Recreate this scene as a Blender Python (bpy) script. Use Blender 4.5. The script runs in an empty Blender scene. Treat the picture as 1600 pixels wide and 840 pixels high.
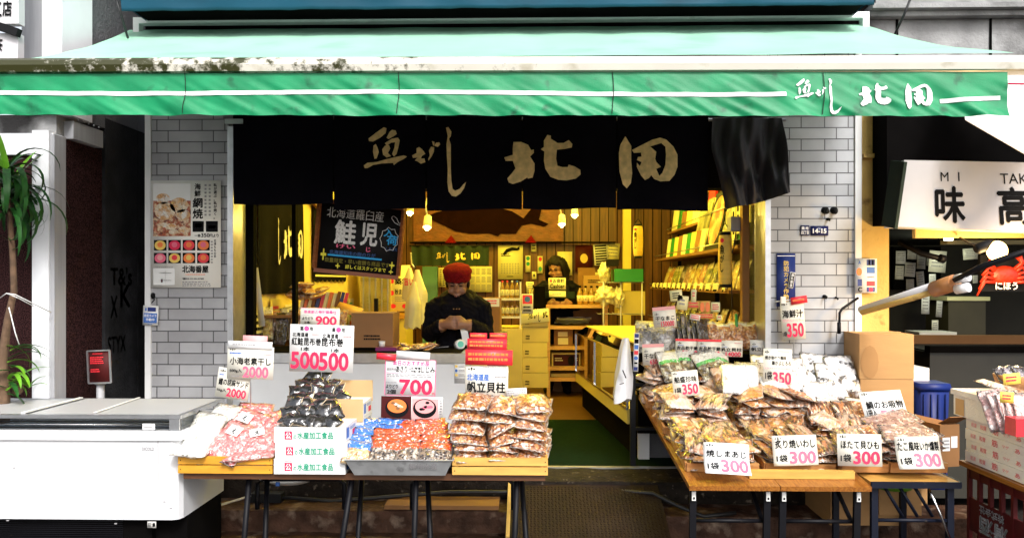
import bpy, bmesh, math, random
from mathutils import Vector, Matrix, geometry, noise
S = bpy.context.scene
COL = S.collection
R = math.radians
rnd = random.Random(7)
# ------------------------------------------------------------------ camera
F = 28 / 36 * 1600.0
HY, EYE, TH = 440.0, 1.64, R(1.38)
cd = bpy.data.cameras.new('camera'); cam = bpy.data.objects.new('camera', cd); COL.objects.link(cam)
cam.location = (0, 0, EYE); cam.rotation_euler = (R(90), 0, TH)
cd.lens = 28; cd.sensor_width = 36; cd.shift_y = 20 / 1600; cd.clip_start = .05; cd.clip_end = 500
S.camera = cam
# ------------------------------------------------------------------ world, sun, exposure
SUN_EL, SUN_AZ = 42, 158          # degrees; azimuth counted clockwise from +Y (the shop faces -Y)
w = bpy.data.worlds.new('World'); S.world = w; w.use_nodes = True
nt = w.node_tree; bg = nt.nodes['Background']
sky = nt.nodes.new('ShaderNodeTexSky'); sky.sky_type = 'NISHITA'; sky.sun_disc = False
sky.sun_elevation = R(SUN_EL); sky.sun_rotation = R(SUN_AZ); sky.air_density = 1.0; sky.dust_density = 4.0
hs = nt.nodes.new('ShaderNodeHueSaturation'); hs.inputs['Saturation'].default_value = .35
nt.links.new(sky.outputs[0], hs.inputs['Color']); nt.links.new(hs.outputs[0], bg.inputs[0])
bg.inputs[1].default_value = .15
sl = bpy.data.lights.new('sun', 'SUN'); sun = bpy.data.objects.new('sun', sl); COL.objects.link(sun)
sl.energy = 1.5; sl.angle = R(12); sl.color = (1, .985, .95)
sd = Vector((math.sin(R(SUN_AZ)) * math.cos(R(SUN_EL)), math.cos(R(SUN_AZ)) * math.cos(R(SUN_EL)), math.sin(R(SUN_EL))))
sun.rotation_euler = sd.to_track_quat('Z', 'Y').to_euler(); sun.location = (0, -5, 8)
vs = S.view_settings; vs.view_transform = 'Standard'; vs.look = 'None'; vs.exposure = 0.85; vs.gamma = 1
S.cycles.max_bounces = 7; S.cycles.transparent_max_bounces = 10; S.cycles.use_denoising = True
S.cycles.sample_clamp_indirect = 6

# ------------------------------------------------------------------ helpers
RT = Vector((math.cos(TH), math.sin(TH), 0)); FW = Vector((-math.sin(TH), math.cos(TH), 0))
def P(px, py, Y):
    """world point on the plane y=Y that the photograph shows at pixel px,py"""
    d = RT * ((px - 800) / F) + FW + Vector((0, 0, -(py - HY) / F))
    return Vector((0, 0, EYE)) + d * (Y / d.y)
def X(px, Y): return P(px, 440, Y).x
def Z(py, Y, px=800): return P(px, py, Y).z
W = {}                                            # world origin of each object
def tag(o, label=None, cat=None, group=None, kind=None):
    for k, v in (('label', label), ('category', cat), ('group', group), ('kind', kind)):
        if v: o[k] = v
    return o
def thing(name, label, cat, loc, group=None):
    o = bpy.data.objects.new(name, None); COL.objects.link(o); o.empty_display_size = .1
    o.location = loc; W[o] = Vector(loc)
    return tag(o, label, cat, group)
_g = {}
def glyph(body, line=1.0):
    k = (body, line)
    if k not in _g:
        cu = bpy.data.curves.new('t', 'FONT'); cu.body = body; cu.resolution_u = 3; cu.space_line = line
        cu.align_x = 'CENTER' if '\n' in body else 'LEFT'
        o = bpy.data.objects.new('t', cu); COL.objects.link(o)
        dg = bpy.context.evaluated_depsgraph_get()
        m = bpy.data.meshes.new_from_object(o.evaluated_get(dg))
        vs_ = [(v.co.x, v.co.y) for v in m.vertices]; fs = [tuple(p.vertices) for p in m.polygons]
        bpy.data.objects.remove(o); bpy.data.curves.remove(cu); bpy.data.meshes.remove(m)
        x0 = min(v[0] for v in vs_); x1 = max(v[0] for v in vs_); y0 = min(v[1] for v in vs_); y1 = max(v[1] for v in vs_)
        _g[k] = ([((a - x0) / (x1 - x0 or 1), (b - y0) / (y1 - y0 or 1)) for a, b in vs_], fs, x1 - x0 or 1, y1 - y0 or 1)
    return _g[k]
class MB:
    def __init__(s): s.bm = bmesh.new()
    def face(s, pts, m=0):
        try:
            f = s.bm.faces.new([s.bm.verts.new(p) for p in pts]); f.material_index = m; return f
        except ValueError: pass
    def box(s, x0, x1, y0, y1, z0, z1, m=0, M=None):
        v = [s.bm.verts.new((M @ Vector(c)) if M else c) for c in
             ((x0,y0,z0),(x1,y0,z0),(x1,y1,z0),(x0,y1,z0),(x0,y0,z1),(x1,y0,z1),(x1,y1,z1),(x0,y1,z1))]
        for q in ((3,2,1,0),(4,5,6,7),(0,1,5,4),(1,2,6,5),(2,3,7,6),(3,0,4,7)):
            f = s.bm.faces.new([v[i] for i in q]); f.material_index = m
        return s
    def cb(s, c, sz, M=None, m=0):
        T = Matrix.Translation(c) @ (M.to_4x4() if M else Matrix())
        a, b, d = sz[0]/2, sz[1]/2, sz[2]/2
        return s.box(-a, a, -b, b, -d, d, m, T)
    def bar(s, p, q, wd, th=None, m=0):
        p, q = Vector(p), Vector(q); d = q - p; th = th or wd
        M = Matrix.Translation((p + q) / 2) @ d.to_track_quat('Z', 'Y').to_matrix().to_4x4()
        return s.box(-wd/2, wd/2, -th/2, th/2, -d.length/2, d.length/2, m, M)
    def tube(s, pts, r, seg=8, m=0, cap=True):
        pts = [Vector(p) for p in pts]; n = len(pts); rr = r if isinstance(r, (list, tuple)) else [r] * n
        rings = []; up = None
        for i, p in enumerate(pts):
            d = (pts[min(i+1, n-1)] - pts[max(i-1, 0)]).normalized()
            a = up if up is not None and abs(up.dot(d)) < .95 else (Vector((0,0,1)) if abs(d.z) < .9 else Vector((1,0,0)))
            u = (a - d * a.dot(d)).normalized(); up = u; v = d.cross(u)
            rings.append([s.bm.verts.new(p + (u * math.cos(t) + v * math.sin(t)) * rr[i]) for t in (2*math.pi*k/seg for k in range(seg))])
        for i in range(n - 1):
            for k in range(seg):
                f = s.bm.faces.new((rings[i][k], rings[i][(k+1) % seg], rings[i+1][(k+1) % seg], rings[i+1][k])); f.material_index = m; f.smooth = True
        if cap:
            for q in (rings[0][::-1], rings[-1]): s.bm.faces.new(q).material_index = m
        return s
    def lathe(s, c, prof, seg=16, m=0, M=None):
        c = Vector(c); rings = []
        for r_, z in prof:
            ring = []
            for k in range(seg):
                v = Vector((math.cos(2*math.pi*k/seg) * max(r_, 1e-4), math.sin(2*math.pi*k/seg) * max(r_, 1e-4), z))
                ring.append(s.bm.verts.new(c + (M @ v if M else v)))
            rings.append(ring)
        for a, b in zip(rings, rings[1:]):
            for k in range(seg):
                f = s.bm.faces.new((a[k], a[(k+1) % seg], b[(k+1) % seg], b[k])); f.material_index = m; f.smooth = True
        s.bm.faces.new(rings[0][::-1]).material_index = m; s.bm.faces.new(rings[-1]).material_index = m
        return s
    def blob(s, c, rad, amp=.15, fr=3., seed=0, m=0, sub=2):
        g = bmesh.ops.create_icosphere(s.bm, subdivisions=sub, radius=1)
        for v in g['verts']:
            k = 1 + amp * noise.noise(v.co * fr + Vector((seed * 7.3, seed * 1.7, 0)))
            v.co = Vector((v.co.x * rad[0], v.co.y * rad[1], v.co.z * rad[2])) * k + Vector(c)
        for f in {f for v in g['verts'] for f in v.link_faces}: f.material_index = m; f.smooth = True
        return s
    def prism(s, pts, y0, y1, m=0, fn=None):
        """polygon in (x, z) extruded from y0 to y1"""
        fn = fn or (lambda x, y, z: (x, y, z)); n = len(pts)
        a = [s.bm.verts.new(fn(x, y0, z)) for x, z in pts]; b = [s.bm.verts.new(fn(x, y1, z)) for x, z in pts]
        for i in range(n):
            s.bm.faces.new((a[i], a[(i+1) % n], b[(i+1) % n], b[i])).material_index = m
        for t in geometry.tessellate_polygon([[Vector((x, z, 0)) for x, z in pts]]):
            s.bm.faces.new([a[i] for i in t]).material_index = m; s.bm.faces.new([b[i] for i in t[::-1]]).material_index = m
        return s
    def sheet(s, fn, nu, nv, m=0, smooth=True):
        g = [[s.bm.verts.new(fn(i / nu, j / nv)) for j in range(nv + 1)] for i in range(nu + 1)]
        for i in range(nu):
            for j in range(nv):
                f = s.bm.faces.new((g[i][j], g[i+1][j], g[i+1][j+1], g[i][j+1])); f.material_index = m; f.smooth = smooth
        return s
    def ink(s, body, fr, u0, v0, u1, v1, bold=0., m=0, line=1.):
        """flat lettering; fr maps (u,v) on the sheet to a world point"""
        vs_, fs, we, he = glyph(body, line)
        if bold >= 0: bold = max(bold, .026)
        we, he = max(we, .55), max(he, .4)
        sh = [(0, 0)] if bold <= 0 else [(-.5, 0), (.5, 0)] if bold < .012 else [(0, 0), (1, 0), (-1, 0), (0, 1), (0, -1)] if bold < .03 else [(0, 0), (1, 0), (-1, 0), (0, 1), (0, -1), (.7, .7), (-.7, .7), (.7, -.7), (-.7, -.7)]
        for k, (dx, dy) in enumerate(sh):
            du, dv = dx*bold/we*(u1-u0), dy*bold/he*(v1-v0); o = Vector((0, -.0002*k, 0))
            vv = [s.bm.verts.new(Vector(fr(u0 + du + a * (u1 - u0), v0 + dv + b * (v1 - v0))) + o) for a, b in vs_]
            for f in fs:
                try: s.bm.faces.new([vv[i] for i in f]).material_index = m
                except ValueError: pass
        return s
    def poly(s, loops, fr, m=0, grid=0):
        vl = [[Vector((a, b, 0)) for a, b in l] for l in loops]
        t = bmesh.new(); vv = [t.verts.new(p) for l in vl for p in l]
        for q in geometry.tessellate_polygon(vl):
            try: t.faces.new([vv[i] for i in q])
            except ValueError: pass
        if grid:
            for ax in (0, 1):
                lo = min(v.co[ax] for v in t.verts); hi = max(v.co[ax] for v in t.verts); k = lo + grid
                while k < hi:
                    no = Vector((1, 0, 0)) if ax == 0 else Vector((0, 1, 0))
                    bmesh.ops.bisect_plane(t, geom=t.verts[:] + t.edges[:] + t.faces[:], plane_co=no * k, plane_no=no, dist=1e-5); k += grid
        mp = {v: s.bm.verts.new(fr(v.co.x, v.co.y)) for v in t.verts}
        for f in t.faces:
            try: s.bm.faces.new([mp[v] for v in f.verts]).material_index = m
            except ValueError: pass
        t.free(); return s
    def rect(s, fr, u0, v0, u1, v1, m=0):
        s.face([fr(u0, v0), fr(u1, v0), fr(u1, v1), fr(u0, v1)], m); return s
    def bevel(s, off, seg=1):
        es = [e for e in s.bm.edges if len(e.link_faces) == 2 and e.calc_face_angle(0) > .6]
        bmesh.ops.bevel(s.bm, geom=es, offset=off, segments=seg, affect='EDGES', clamp_overlap=True); return s
    def mesh(s, name, mats, recalc=True):
        me = bpy.data.meshes.new(name)
        if recalc: bmesh.ops.recalc_face_normals(s.bm, faces=s.bm.faces[:])
        s.bm.to_mesh(me); s.bm.free()
        for m in (mats if isinstance(mats, (list, tuple)) else [mats]): me.materials.append(m)
        return me
    def build(s, name, mats, parent=None, bev=0, smooth=False, recalc=True, org=None):
        if bev: s.bevel(bev)
        if smooth:
            for f in s.bm.faces: f.smooth = True
        vs_ = [v.co for v in s.bm.verts]
        if org is None:
            org = Vector(((min(v.x for v in vs_) + max(v.x for v in vs_)) / 2, (min(v.y for v in vs_) + max(v.y for v in vs_)) / 2, min(v.z for v in vs_)))
        bmesh.ops.translate(s.bm, verts=s.bm.verts[:], vec=-org)
        o = bpy.data.objects.new(name, s.mesh(name, mats, recalc)); COL.objects.link(o)
        W[o] = org.copy()
        if parent: o.parent = parent; o.location = org - W[parent]
        else: o.location = org
        return o
def place(me, name, loc, rot=(0, 0, 0), sc=None, parent=None):
    o = bpy.data.objects.new(name, me); COL.objects.link(o); o.location = loc; o.rotation_euler = rot
    if sc: o.scale = sc
    if parent: o.parent = parent
    W[o] = Vector(loc); return o
def copy_tree(o, loc, rot=None, parent=None):
    c = o.copy(); COL.objects.link(c)
    if parent: c.parent = parent
    else: c.location = loc; W[c] = Vector(loc)
    if rot and not parent: c.rotation_euler = rot
    for ch in o.children: copy_tree(ch, None, None, c)
    return c
ORD = ['first', 'second', 'third', 'fourth', 'fifth', 'sixth', 'seventh', 'eighth', 'ninth', 'tenth', 'eleventh', 'twelfth']

# ------------------------------------------------------------------ materials
def mat(name, col, rough=.5, metal=0., spec=.5, var=.12, vs=6., bump=0., bs=40., coat=0., dirt=None, emit=None, col2=None, c2s=8., trans=0., sheen=0., detail=5, stretch=None, sss=0.):
    m = bpy.data.materials.new(name); m.use_nodes = True; t = m.node_tree; n = t.nodes; L = t.links
    b = n['Principled BSDF']; b.inputs['Roughness'].default_value = rough; b.inputs['Metallic'].default_value = metal
    b.inputs['Specular IOR Level'].default_value = spec; b.inputs['Coat Weight'].default_value = coat; b.inputs['Coat Roughness'].default_value = .08
    b.inputs['Transmission Weight'].default_value = trans; b.inputs['Sheen Weight'].default_value = sheen
    if sss: b.inputs['Subsurface Weight'].default_value = sss; b.inputs['Subsurface Radius'].default_value = (.02, .012, .008)
    tc = n.new('ShaderNodeTexCoord'); vec = tc.outputs['Object']
    if stretch:
        mp = n.new('ShaderNodeMapping'); mp.inputs['Scale'].default_value = stretch; L.new(vec, mp.inputs[0]); vec = mp.outputs[0]
    def nz(sc, d=detail):
        x = n.new('ShaderNodeTexNoise'); x.inputs['Scale'].default_value = sc; x.inputs['Detail'].default_value = d; L.new(vec, x.inputs['Vector']); return x.outputs['Fac']
    def mix(fac, a, bcol):
        x = n.new('ShaderNodeMix'); x.data_type = 'RGBA'
        L.new(fac, x.inputs[0])
        for i, c in ((6, a), (7, bcol)):
            if hasattr(c, 'links'): L.new(c, x.inputs[i])
            else: x.inputs[i].default_value = (*c[:3], 1)
        return x.outputs[2]
    def ramp(fac, a, c):
        x = n.new('ShaderNodeMapRange'); x.inputs[1].default_value = a; x.inputs[2].default_value = c; L.new(fac, x.inputs[0]); return x.outputs[0]
    lo = tuple(max(0, c * (1 - var)) for c in col); hi = tuple(min(1, c * (1 + var)) for c in col)
    c = mix(ramp(nz(vs), .3, .7), lo, hi)
    if col2: c = mix(ramp(nz(c2s), .46, .56), c, col2)
    if dirt:
        dc, ds, d0, d1 = dirt; c = mix(ramp(nz(ds, 8), d0, d1), c, dc)
    L.new(c, b.inputs['Base Color'])
    if bump:
        x = n.new('ShaderNodeBump'); x.inputs['Strength'].default_value = min(1, bump); x.inputs['Distance'].default_value = .01
        L.new(nz(bs, 6), x.inputs['Height']); L.new(x.outputs[0], b.inputs['Normal'])
        if coat: L.new(x.outputs[0], b.inputs['Coat Normal'])
    if emit: b.inputs['Emission Color'].default_value = (*emit[:3], 1); b.inputs['Emission Strength'].default_value = emit[3]
    return m
def tile_mat(name, col):
    m = mat(name, col, .35, var=.0); t = m.node_tree; n = t.nodes; L = t.links; b = n['Principled BSDF']
    tc = n.new('ShaderNodeTexCoord'); sx = n.new('ShaderNodeSeparateXYZ'); cx = n.new('ShaderNodeCombineXYZ'); L.new(tc.outputs['Object'], sx.inputs[0])
    ad = n.new('ShaderNodeMath'); ad.operation = 'ADD'; L.new(sx.outputs[0], ad.inputs[0]); L.new(sx.outputs[1], ad.inputs[1])
    L.new(ad.outputs[0], cx.inputs[0]); L.new(sx.outputs[2], cx.inputs[1])
    k = n.new('ShaderNodeTexBrick'); k.offset = .5; k.offset_frequency = 2; k.squash = .5; k.squash_frequency = 2
    k.inputs['Scale'].default_value = 1; k.inputs['Mortar Size'].default_value = .0034; k.inputs['Mortar Smooth'].default_value = .25
    k.inputs['Bias'].default_value = .0; k.inputs['Brick Width'].default_value = .29; k.inputs['Row Height'].default_value = .0705
    k.inputs['Color1'].default_value = (*[c * .82 for c in col], 1); k.inputs['Color2'].default_value = (*[min(1, c * 1.10) for c in col], 1)
    k.inputs['Mortar'].default_value = (*[c * .22 for c in col], 1); L.new(cx.outputs[0], k.inputs['Vector'])
    z = n.new('ShaderNodeTexNoise'); z.inputs['Scale'].default_value = 3.5; z.inputs['Detail'].default_value = 9; L.new(tc.outputs['Object'], z.inputs['Vector'])
    mr = n.new('ShaderNodeMapRange'); mr.inputs[1].default_value = .35; mr.inputs[2].default_value = .75; mr.inputs[3].default_value = 1.05; mr.inputs[4].default_value = .70; L.new(z.outputs['Fac'], mr.inputs[0])
    mx = n.new('ShaderNodeMix'); mx.data_type = 'RGBA'; mx.blend_type = 'MULTIPLY'; mx.inputs[0].default_value = 1
    L.new(k.outputs['Color'], mx.inputs[6]); L.new(mr.outputs[0], mx.inputs[7]); L.new(mx.outputs[2], b.inputs['Base Color'])
    bp = n.new('ShaderNodeBump'); bp.invert = True; bp.inputs['Strength'].default_value = .8; bp.inputs['Distance'].default_value = .006
    L.new(k.outputs['Fac'], bp.inputs['Height']); L.new(bp.outputs[0], b.inputs['Normal'])
    return m
def glass_mat(name, tint=(1, 1, 1), dens=.0, rough=.02, film=.06):
    """thin clear sheet: transparent, with a mirror that grows at grazing angles"""
    m = bpy.data.materials.new(name); m.use_nodes = True; n = m.node_tree.nodes; L = m.node_tree.links; n.remove(n['Principled BSDF'])
    a = n.new('ShaderNodeBsdfTransparent'); a.inputs[0].default_value = (*tint, 1)
    g = n.new('ShaderNodeBsdfGlossy'); g.inputs['Roughness'].default_value = rough
    d = n.new('ShaderNodeBsdfDiffuse'); d.inputs[0].default_value = (.8, .8, .8, 1)
    f = n.new('ShaderNodeFresnel'); f.inputs[0].default_value = 1.5
    ad = n.new('ShaderNodeMath'); ad.operation = 'ADD'; ad.use_clamp = True; ad.inputs[1].default_value = film; L.new(f.outputs[0], ad.inputs[0])
    x = n.new('ShaderNodeMixShader'); L.new(ad.outputs[0], x.inputs[0]); L.new(a.outputs[0], x.inputs[1]); L.new(g.outputs[0], x.inputs[2])
    y = n.new('ShaderNodeMixShader'); y.inputs[0].default_value = dens; L.new(x.outputs[0], y.inputs[1]); L.new(d.outputs[0], y.inputs[2])
    L.new(y.outputs[0], n['Material Output'].inputs[0]); return m
def flat(name, col, rough=.6, **k): return mat(name, col, rough, var=k.pop('var', .05), **k)
def wood_mat(name, a, b_, sc=(2, 30, 30), rough=.45, coat=0.):
    m = mat(name, a, rough, var=.15, vs=2., col2=b_, c2s=2.2, bump=.15, bs=3., stretch=sc, coat=coat); return m

M = {}
M['tile_l'] = tile_mat('shaded_tile', (.40, .40, .42)); M['tile_r'] = tile_mat('lit_tile', (.48, .49, .52))  # one tile in two tones: the pillars' shade and light painted in
M['white'] = mat('white_paint', (.82, .82, .83), .35, var=.03, dirt=((.45, .42, .38), 5, .72, .9))
M['white_trim'] = mat('white_trim', (.75, .75, .76), .4, var=.05, dirt=((.25, .22, .2), 7, .66, .85))
M['alu'] = mat('aluminium', (.55, .56, .58), .3, metal=.85, var=.1, vs=20)
M['chrome'] = mat('chrome', (.75, .75, .76), .12, metal=1., var=.05)
M['steel'] = mat('galvanised_tray', (.50, .51, .52), .38, metal=.55, var=.18, vs=14, dirt=((.25, .25, .26), 18, .6, .75))
M['black'] = mat('black_paint', (.006, .006, .007), .6, spec=.2, var=.2)
M['blackmetal'] = mat('black_metal', (.004, .004, .006), .5, spec=.18, var=.25, dirt=((.05, .04, .03), 25, .7, .82))
M['bluemetal'] = mat('dark_blue_metal', (.005, .007, .016), .45, spec=.22, var=.2, dirt=((.10, .08, .06), 25, .68, .8))
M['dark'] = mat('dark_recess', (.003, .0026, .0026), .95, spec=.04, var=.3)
M['cloth'] = mat('noren_cloth', (.0028, .0024, .005), .95, spec=.08, var=.3, vs=5, bump=.25, bs=260)
M['gold'] = mat('gold_print', (.74, .53, .24), .75, var=.22, vs=26, bump=.2, bs=260, detail=8)
M['ink'] = flat('black_ink', (.008, .008, .009), .8, spec=.08)
M['red'] = flat('red_ink', (.72, .012, .075), .55)
M['pink'] = flat('faded_red_ink', (.76, .13, .22), .55)
M['blue'] = flat('blue_ink', (.05, .16, .52), .55)
M['greyink'] = flat('grey_ink', (.30, .29, .30), .6)
M['greenink'] = flat('green_ink', (.01, .30, .17), .55)
M['cyan'] = flat('cyan_chalk', (.03, .36, .75), .8)
M['chalk'] = mat('white_chalk', (.70, .70, .70), .9, var=.25, vs=90)
M['chalkpink'] = flat('pink_chalk', (.85, .16, .30), .9); M['chalkyellow'] = flat('yellow_chalk', (.75, .68, .06), .9)
M['chalkdim'] = flat('dim_yellow_chalk', (.16, .14, .02), .9); M['chalkblue'] = flat('dim_blue_chalk', (.04, .09, .24), .9)
M['whiteink'] = flat('white_ink', (.84, .84, .84), .6)
M['paper'] = mat('cream_card', (.71, .68, .59), .45, var=.05, vs=9, coat=.15)
M['posterpaper'] = mat('poster_paper', (.86, .84, .79), .5, var=.03)
M['paperw'] = mat('white_card', (.75, .75, .745), .4, var=.03, vs=9, coat=.2)
M['paperpink'] = flat('pink_card', (.80, .36, .36), .45)
M['papergrey'] = flat('old_card', (.55, .53, .50), .5)
M['redfilm'] = mat('red_tape', (.78, .03, .045), .35, var=.12, vs=14)
M['magenta'] = flat('magenta_strip', (.75, .08, .28), .4)
M['yellowpaper'] = flat('yellow_paper', (.80, .66, .10), .6)
M['granite'] = mat('red_granite', (.008, .003, .003), .75, spec=.06, var=.5, vs=120, col2=(.05, .02, .02), c2s=160, detail=2)
M['greywall'] = mat('rough_grey_wall', (.13, .13, .14), .85, var=.12, vs=3, bump=.8, bs=70, spec=.2)
M['wallshade'] = mat('shade_toned_wall', (.028, .028, .031), .95, spec=.08, var=.3, vs=4, bump=.8, bs=70, dirt=((.012, .012, .013), 3, .5, .7))  # the same grey wall; alley shade is put into its colour
M['whitecol'] = mat('white_column', (.74, .75, .78), .45, var=.05, dirt=((.28, .24, .2), 6, .66, .85))
M['greycol'] = mat('grey_column', (.34, .34, .36), .5, var=.12, stretch=(6, 6, .4))
M['stone'] = mat('weathered_stone', (.30, .30, .30), .9, var=.3, vs=5, bump=.6, bs=60, dirt=((.035, .033, .033), 2.6, .50, .68), detail=9)
M['ochre'] = mat('ochre_plaster', (.56, .37, .11), .8, var=.14, vs=5, bump=.4, bs=60, dirt=((.20, .12, .035), 9, .6, .72))
M['teal'] = mat('teal_vinyl', (.005, .060, .105), .5, spec=.3, var=.15, vs=4, stretch=(.4, 1, 1), dirt=((.01, .03, .05), 3, .6, .8))
M['asphalt'] = mat('wet_asphalt', (.022, .018, .016), .6, spec=.2, var=.3, vs=30, bump=.4, bs=200)
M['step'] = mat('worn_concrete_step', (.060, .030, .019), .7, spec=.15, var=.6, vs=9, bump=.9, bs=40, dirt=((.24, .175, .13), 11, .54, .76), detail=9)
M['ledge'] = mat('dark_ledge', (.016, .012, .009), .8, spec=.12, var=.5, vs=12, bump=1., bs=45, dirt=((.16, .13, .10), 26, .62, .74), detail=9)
M['ramp'] = mat('rusty_checker_plate', (.014, .006, .003), .75, metal=.1, spec=.25, var=.4, vs=6, dirt=((.02, .012, .008), 5, .5, .7))
M['card'] = mat('cardboard', (.42, .235, .09), .75, var=.08, vs=5, bump=.1, bs=30, stretch=(1, 1, 4))
M['cardlight'] = mat('bare_cardboard', (.56, .36, .17), .75, var=.08, vs=5)
M['cardstain'] = mat('damp_cardboard', (.35, .185, .065), .75, var=.08, vs=5)
M['carddark'] = mat('brown_cardboard', (.24, .11, .035), .75, var=.1, vs=5)
M['foam'] = mat('white_styrofoam', (.78, .78, .78), .6, var=.04, bump=.35, bs=150, dirt=((.5, .46, .42), 6, .66, .85))
M['crate'] = mat('varnished_crate', (.62, .29, .025), .4, var=.16, vs=4, stretch=(2, 12, 12), coat=.2)
M['cratepale'] = mat('pale_crate', (.64, .35, .08), .45, var=.14, vs=4, stretch=(2, 12, 12), coat=.1)
M['trayw'] = wood_mat('tray_wood', (.52, .26, .09), (.40, .17, .05), (3, 18, 18))
M['tabletop'] = wood_mat('table_wood', (.33, .125, .02), (.22, .07, .010), (60, 1.2, 60), .3, coat=.3)
M['wallwood'] = wood_mat('panel_wood', (.15, .055, .010), (.10, .034, .006), (12, 12, .8))
M['carved'] = mat('carved_wood', (.17, .05, .014), .5, var=.3, vs=10, bump=.9, bs=26, stretch=(1, 1, 2))
M['darkcarved'] = mat('dark_fish_carving', (.010, .002, .001), .8, spec=.05, var=.3, vs=10, bump=.4, bs=20)
M['yellowwall'] = mat('painted_wall', (.74, .60, .22), .6, var=.06, vs=4, dirt=((.40, .31, .14), 4, .62, .8))
M['ceiling'] = flat('ceiling_paint', (.60, .54, .36), .8)
M['woodfloor'] = wood_mat('shop_floor_wood', (.17, .09, .02), (.11, .055, .01), (1.5, 14, 10), .3)
M['greenmat'] = mat('green_floor_mat', (.0012, .011, .004), .95, spec=.06, var=.35, vs=30, bump=.5, bs=220)
M['skin'] = mat('skin', (.27, .13, .075), .5, var=.06, vs=14, sss=.1)
M['hair'] = mat('black_hair', (.006, .004, .003), .55, spec=.15, var=.3, vs=40, stretch=(8, 8, 1), bump=.4, bs=60)
M['coat'] = mat('dark_coat', (.0045, .004, .006), .9, spec=.12, var=.3, vs=20, bump=.5, bs=40)
M['cap'] = mat('red_knit_cap', (.17, .005, .006), .9, spec=.1, var=.35, vs=50, bump=.7, bs=120)
M['plastic'] = mat('white_plastic', (.78, .77, .74), .35, var=.04)
M['bagw'] = mat('white_film', (.78, .78, .80), .3, var=.06, bump=.6, bs=22, coat=.4)
M['yellowbox'] = mat('cream_carton', (.74, .60, .15), .6, var=.05)
M['glass'] = glass_mat('clear_glass'); M['freezerglass'] = glass_mat('frosty_skywhite_glass', (.93, .95, .97), .42, .34, .08)  # freezer lids: white mixed in paints the sky's reflection over the frost
M['film'] = glass_mat('clear_film', (.97, .97, .97), .05, .12, .12)
M['green'] = mat('dark_green_cloth', (.0022, .014, .006), .85, var=.2, bump=.2, bs=200)
M['greenbox'] = mat('green_plastic', (.02, .22, .045), .4, var=.05)
M['bluebin'] = mat('blue_plastic', (.005, .017, .13), .5, spec=.3, var=.1)
M['redcrate'] = mat('red_crate', (.085, .005, .006), .5, spec=.3, var=.15, dirt=((.05, .01, .01), 8, .55, .75))
M['leaf'] = mat('leaf', (.014, .075, .012), .45, spec=.3, var=.5, vs=8, stretch=(6, 6, 1), dirt=((.13, .10, .02), 16, .64, .74)); M['leaf2'] = mat('young_leaf', (.12, .32, .02), .35, var=.3, vs=8)
M['bark'] = mat('bark', (.12, .07, .04), .9, var=.4, vs=20, bump=.6, bs=40)
M['bulb'] = mat('lit_bulb', (1, .8, .4), .5, var=0, emit=(1, .62, .18, 30)); M['bulbw'] = mat('lit_warm_bulb', (.2, .1, .03), .6, spec=.1, var=0, emit=(1, .58, .20, 7))
M['tubeglow'] = mat('lit_tube', (1, .9, .6), .5, var=0, emit=(1, .75, .25, 8))
M['lamp'] = mat('lantern_paper', (.80, .56, .11), .7, var=.12, vs=5, stretch=(1, 1, 8), bump=.5, bs=9)
M['navy'] = flat('navy_plastic', (.012, .03, .18), .4); M['navyplate'] = flat('navy_plate', (.012, .016, .085), .35)
M['yellowink'] = flat('yellow_ink', (.80, .55, .12), .5); M['orangeink'] = flat('orange_ink', (.85, .20, .04), .5)
M['rubber'] = mat('cable_rubber', (.012, .012, .013), .5, var=.2); M['greycable'] = flat('grey_cable', (.42, .40, .37), .5)
M['darkred'] = mat('dark_red_sign', (.06, .006, .006), .6, spec=.2, var=.08)
M['signwhite'] = mat('sign_white', (.58, .565, .585), .4, var=.04, dirt=((.55, .51, .5), 4, .66, .9))
M['whitecanvas'] = mat('white_awning', (.80, .76, .73), .6, var=.05)
# ================================================================== ground and steps
FL = .47                                                       # shop floor height
b = MB(); b.sheet(lambda u, v: (-40 + 80*u, -30 + 70*v, -.02 + .004 * noise.noise(Vector((u*300, v*300, 0)))), 60, 60)
tag(b.build('street', M['asphalt']), kind='structure')
def step_block(x0, x1, y0, y1, z0, z1, seed, rough=.012):
    q = MB(); n = 60
    def top(u, v):
        p = Vector((x0 + (x1-x0)*u, y0 + (y1-y0)*v, z1)); e = max(0, 1 - v*5)
        k = noise.noise(Vector((p.x*7, p.y*7, seed))) + .6*noise.noise(Vector((p.x*22, p.y*22, seed)))
        p.z += rough*.5*k - rough*1.2*e*max(0, k+.35); p.y += e*rough*1.5*max(0, k); return p
    q.sheet(top, n, 8)
    q.sheet(lambda u, v: top(u, 0) + Vector((0, .004*noise.noise(Vector((u*40, v*5, seed))), -(1-v)*(z1-z0))) if v < 1 else top(u, 0), n, 4)
    return q
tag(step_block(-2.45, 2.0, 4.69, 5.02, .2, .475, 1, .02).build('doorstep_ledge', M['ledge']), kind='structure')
tag(step_block(-2.3, -.12, 4.45, 4.70, .0, .36, 2).build('upper_step', M['step']), kind='structure')
tag(step_block(-2.3, -.12, 4.16, 4.46, .0, .235, 3).build('lower_step', M['step']), kind='structure')
tag(step_block(.75, 2.6, 4.45, 4.70, .0, .34, 5).build('side_step', M['step']), kind='structure')
tag(step_block(.75, 2.6, 4.10, 4.46, .0, .20, 6).build('side_lower_step', M['step']), kind='structure')
b = MB(); b.box(-1.95, 1.8, 5.0, 6.75, .2, FL + .006); tag(b.build('entrance_mat_floor', M['greenmat']), kind='structure')
b = MB(); b.box(-1.95, 1.8, 6.75, 10.1, .2, FL); tag(b.build('shop_floor', M['woodfloor']), kind='structure')

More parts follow.
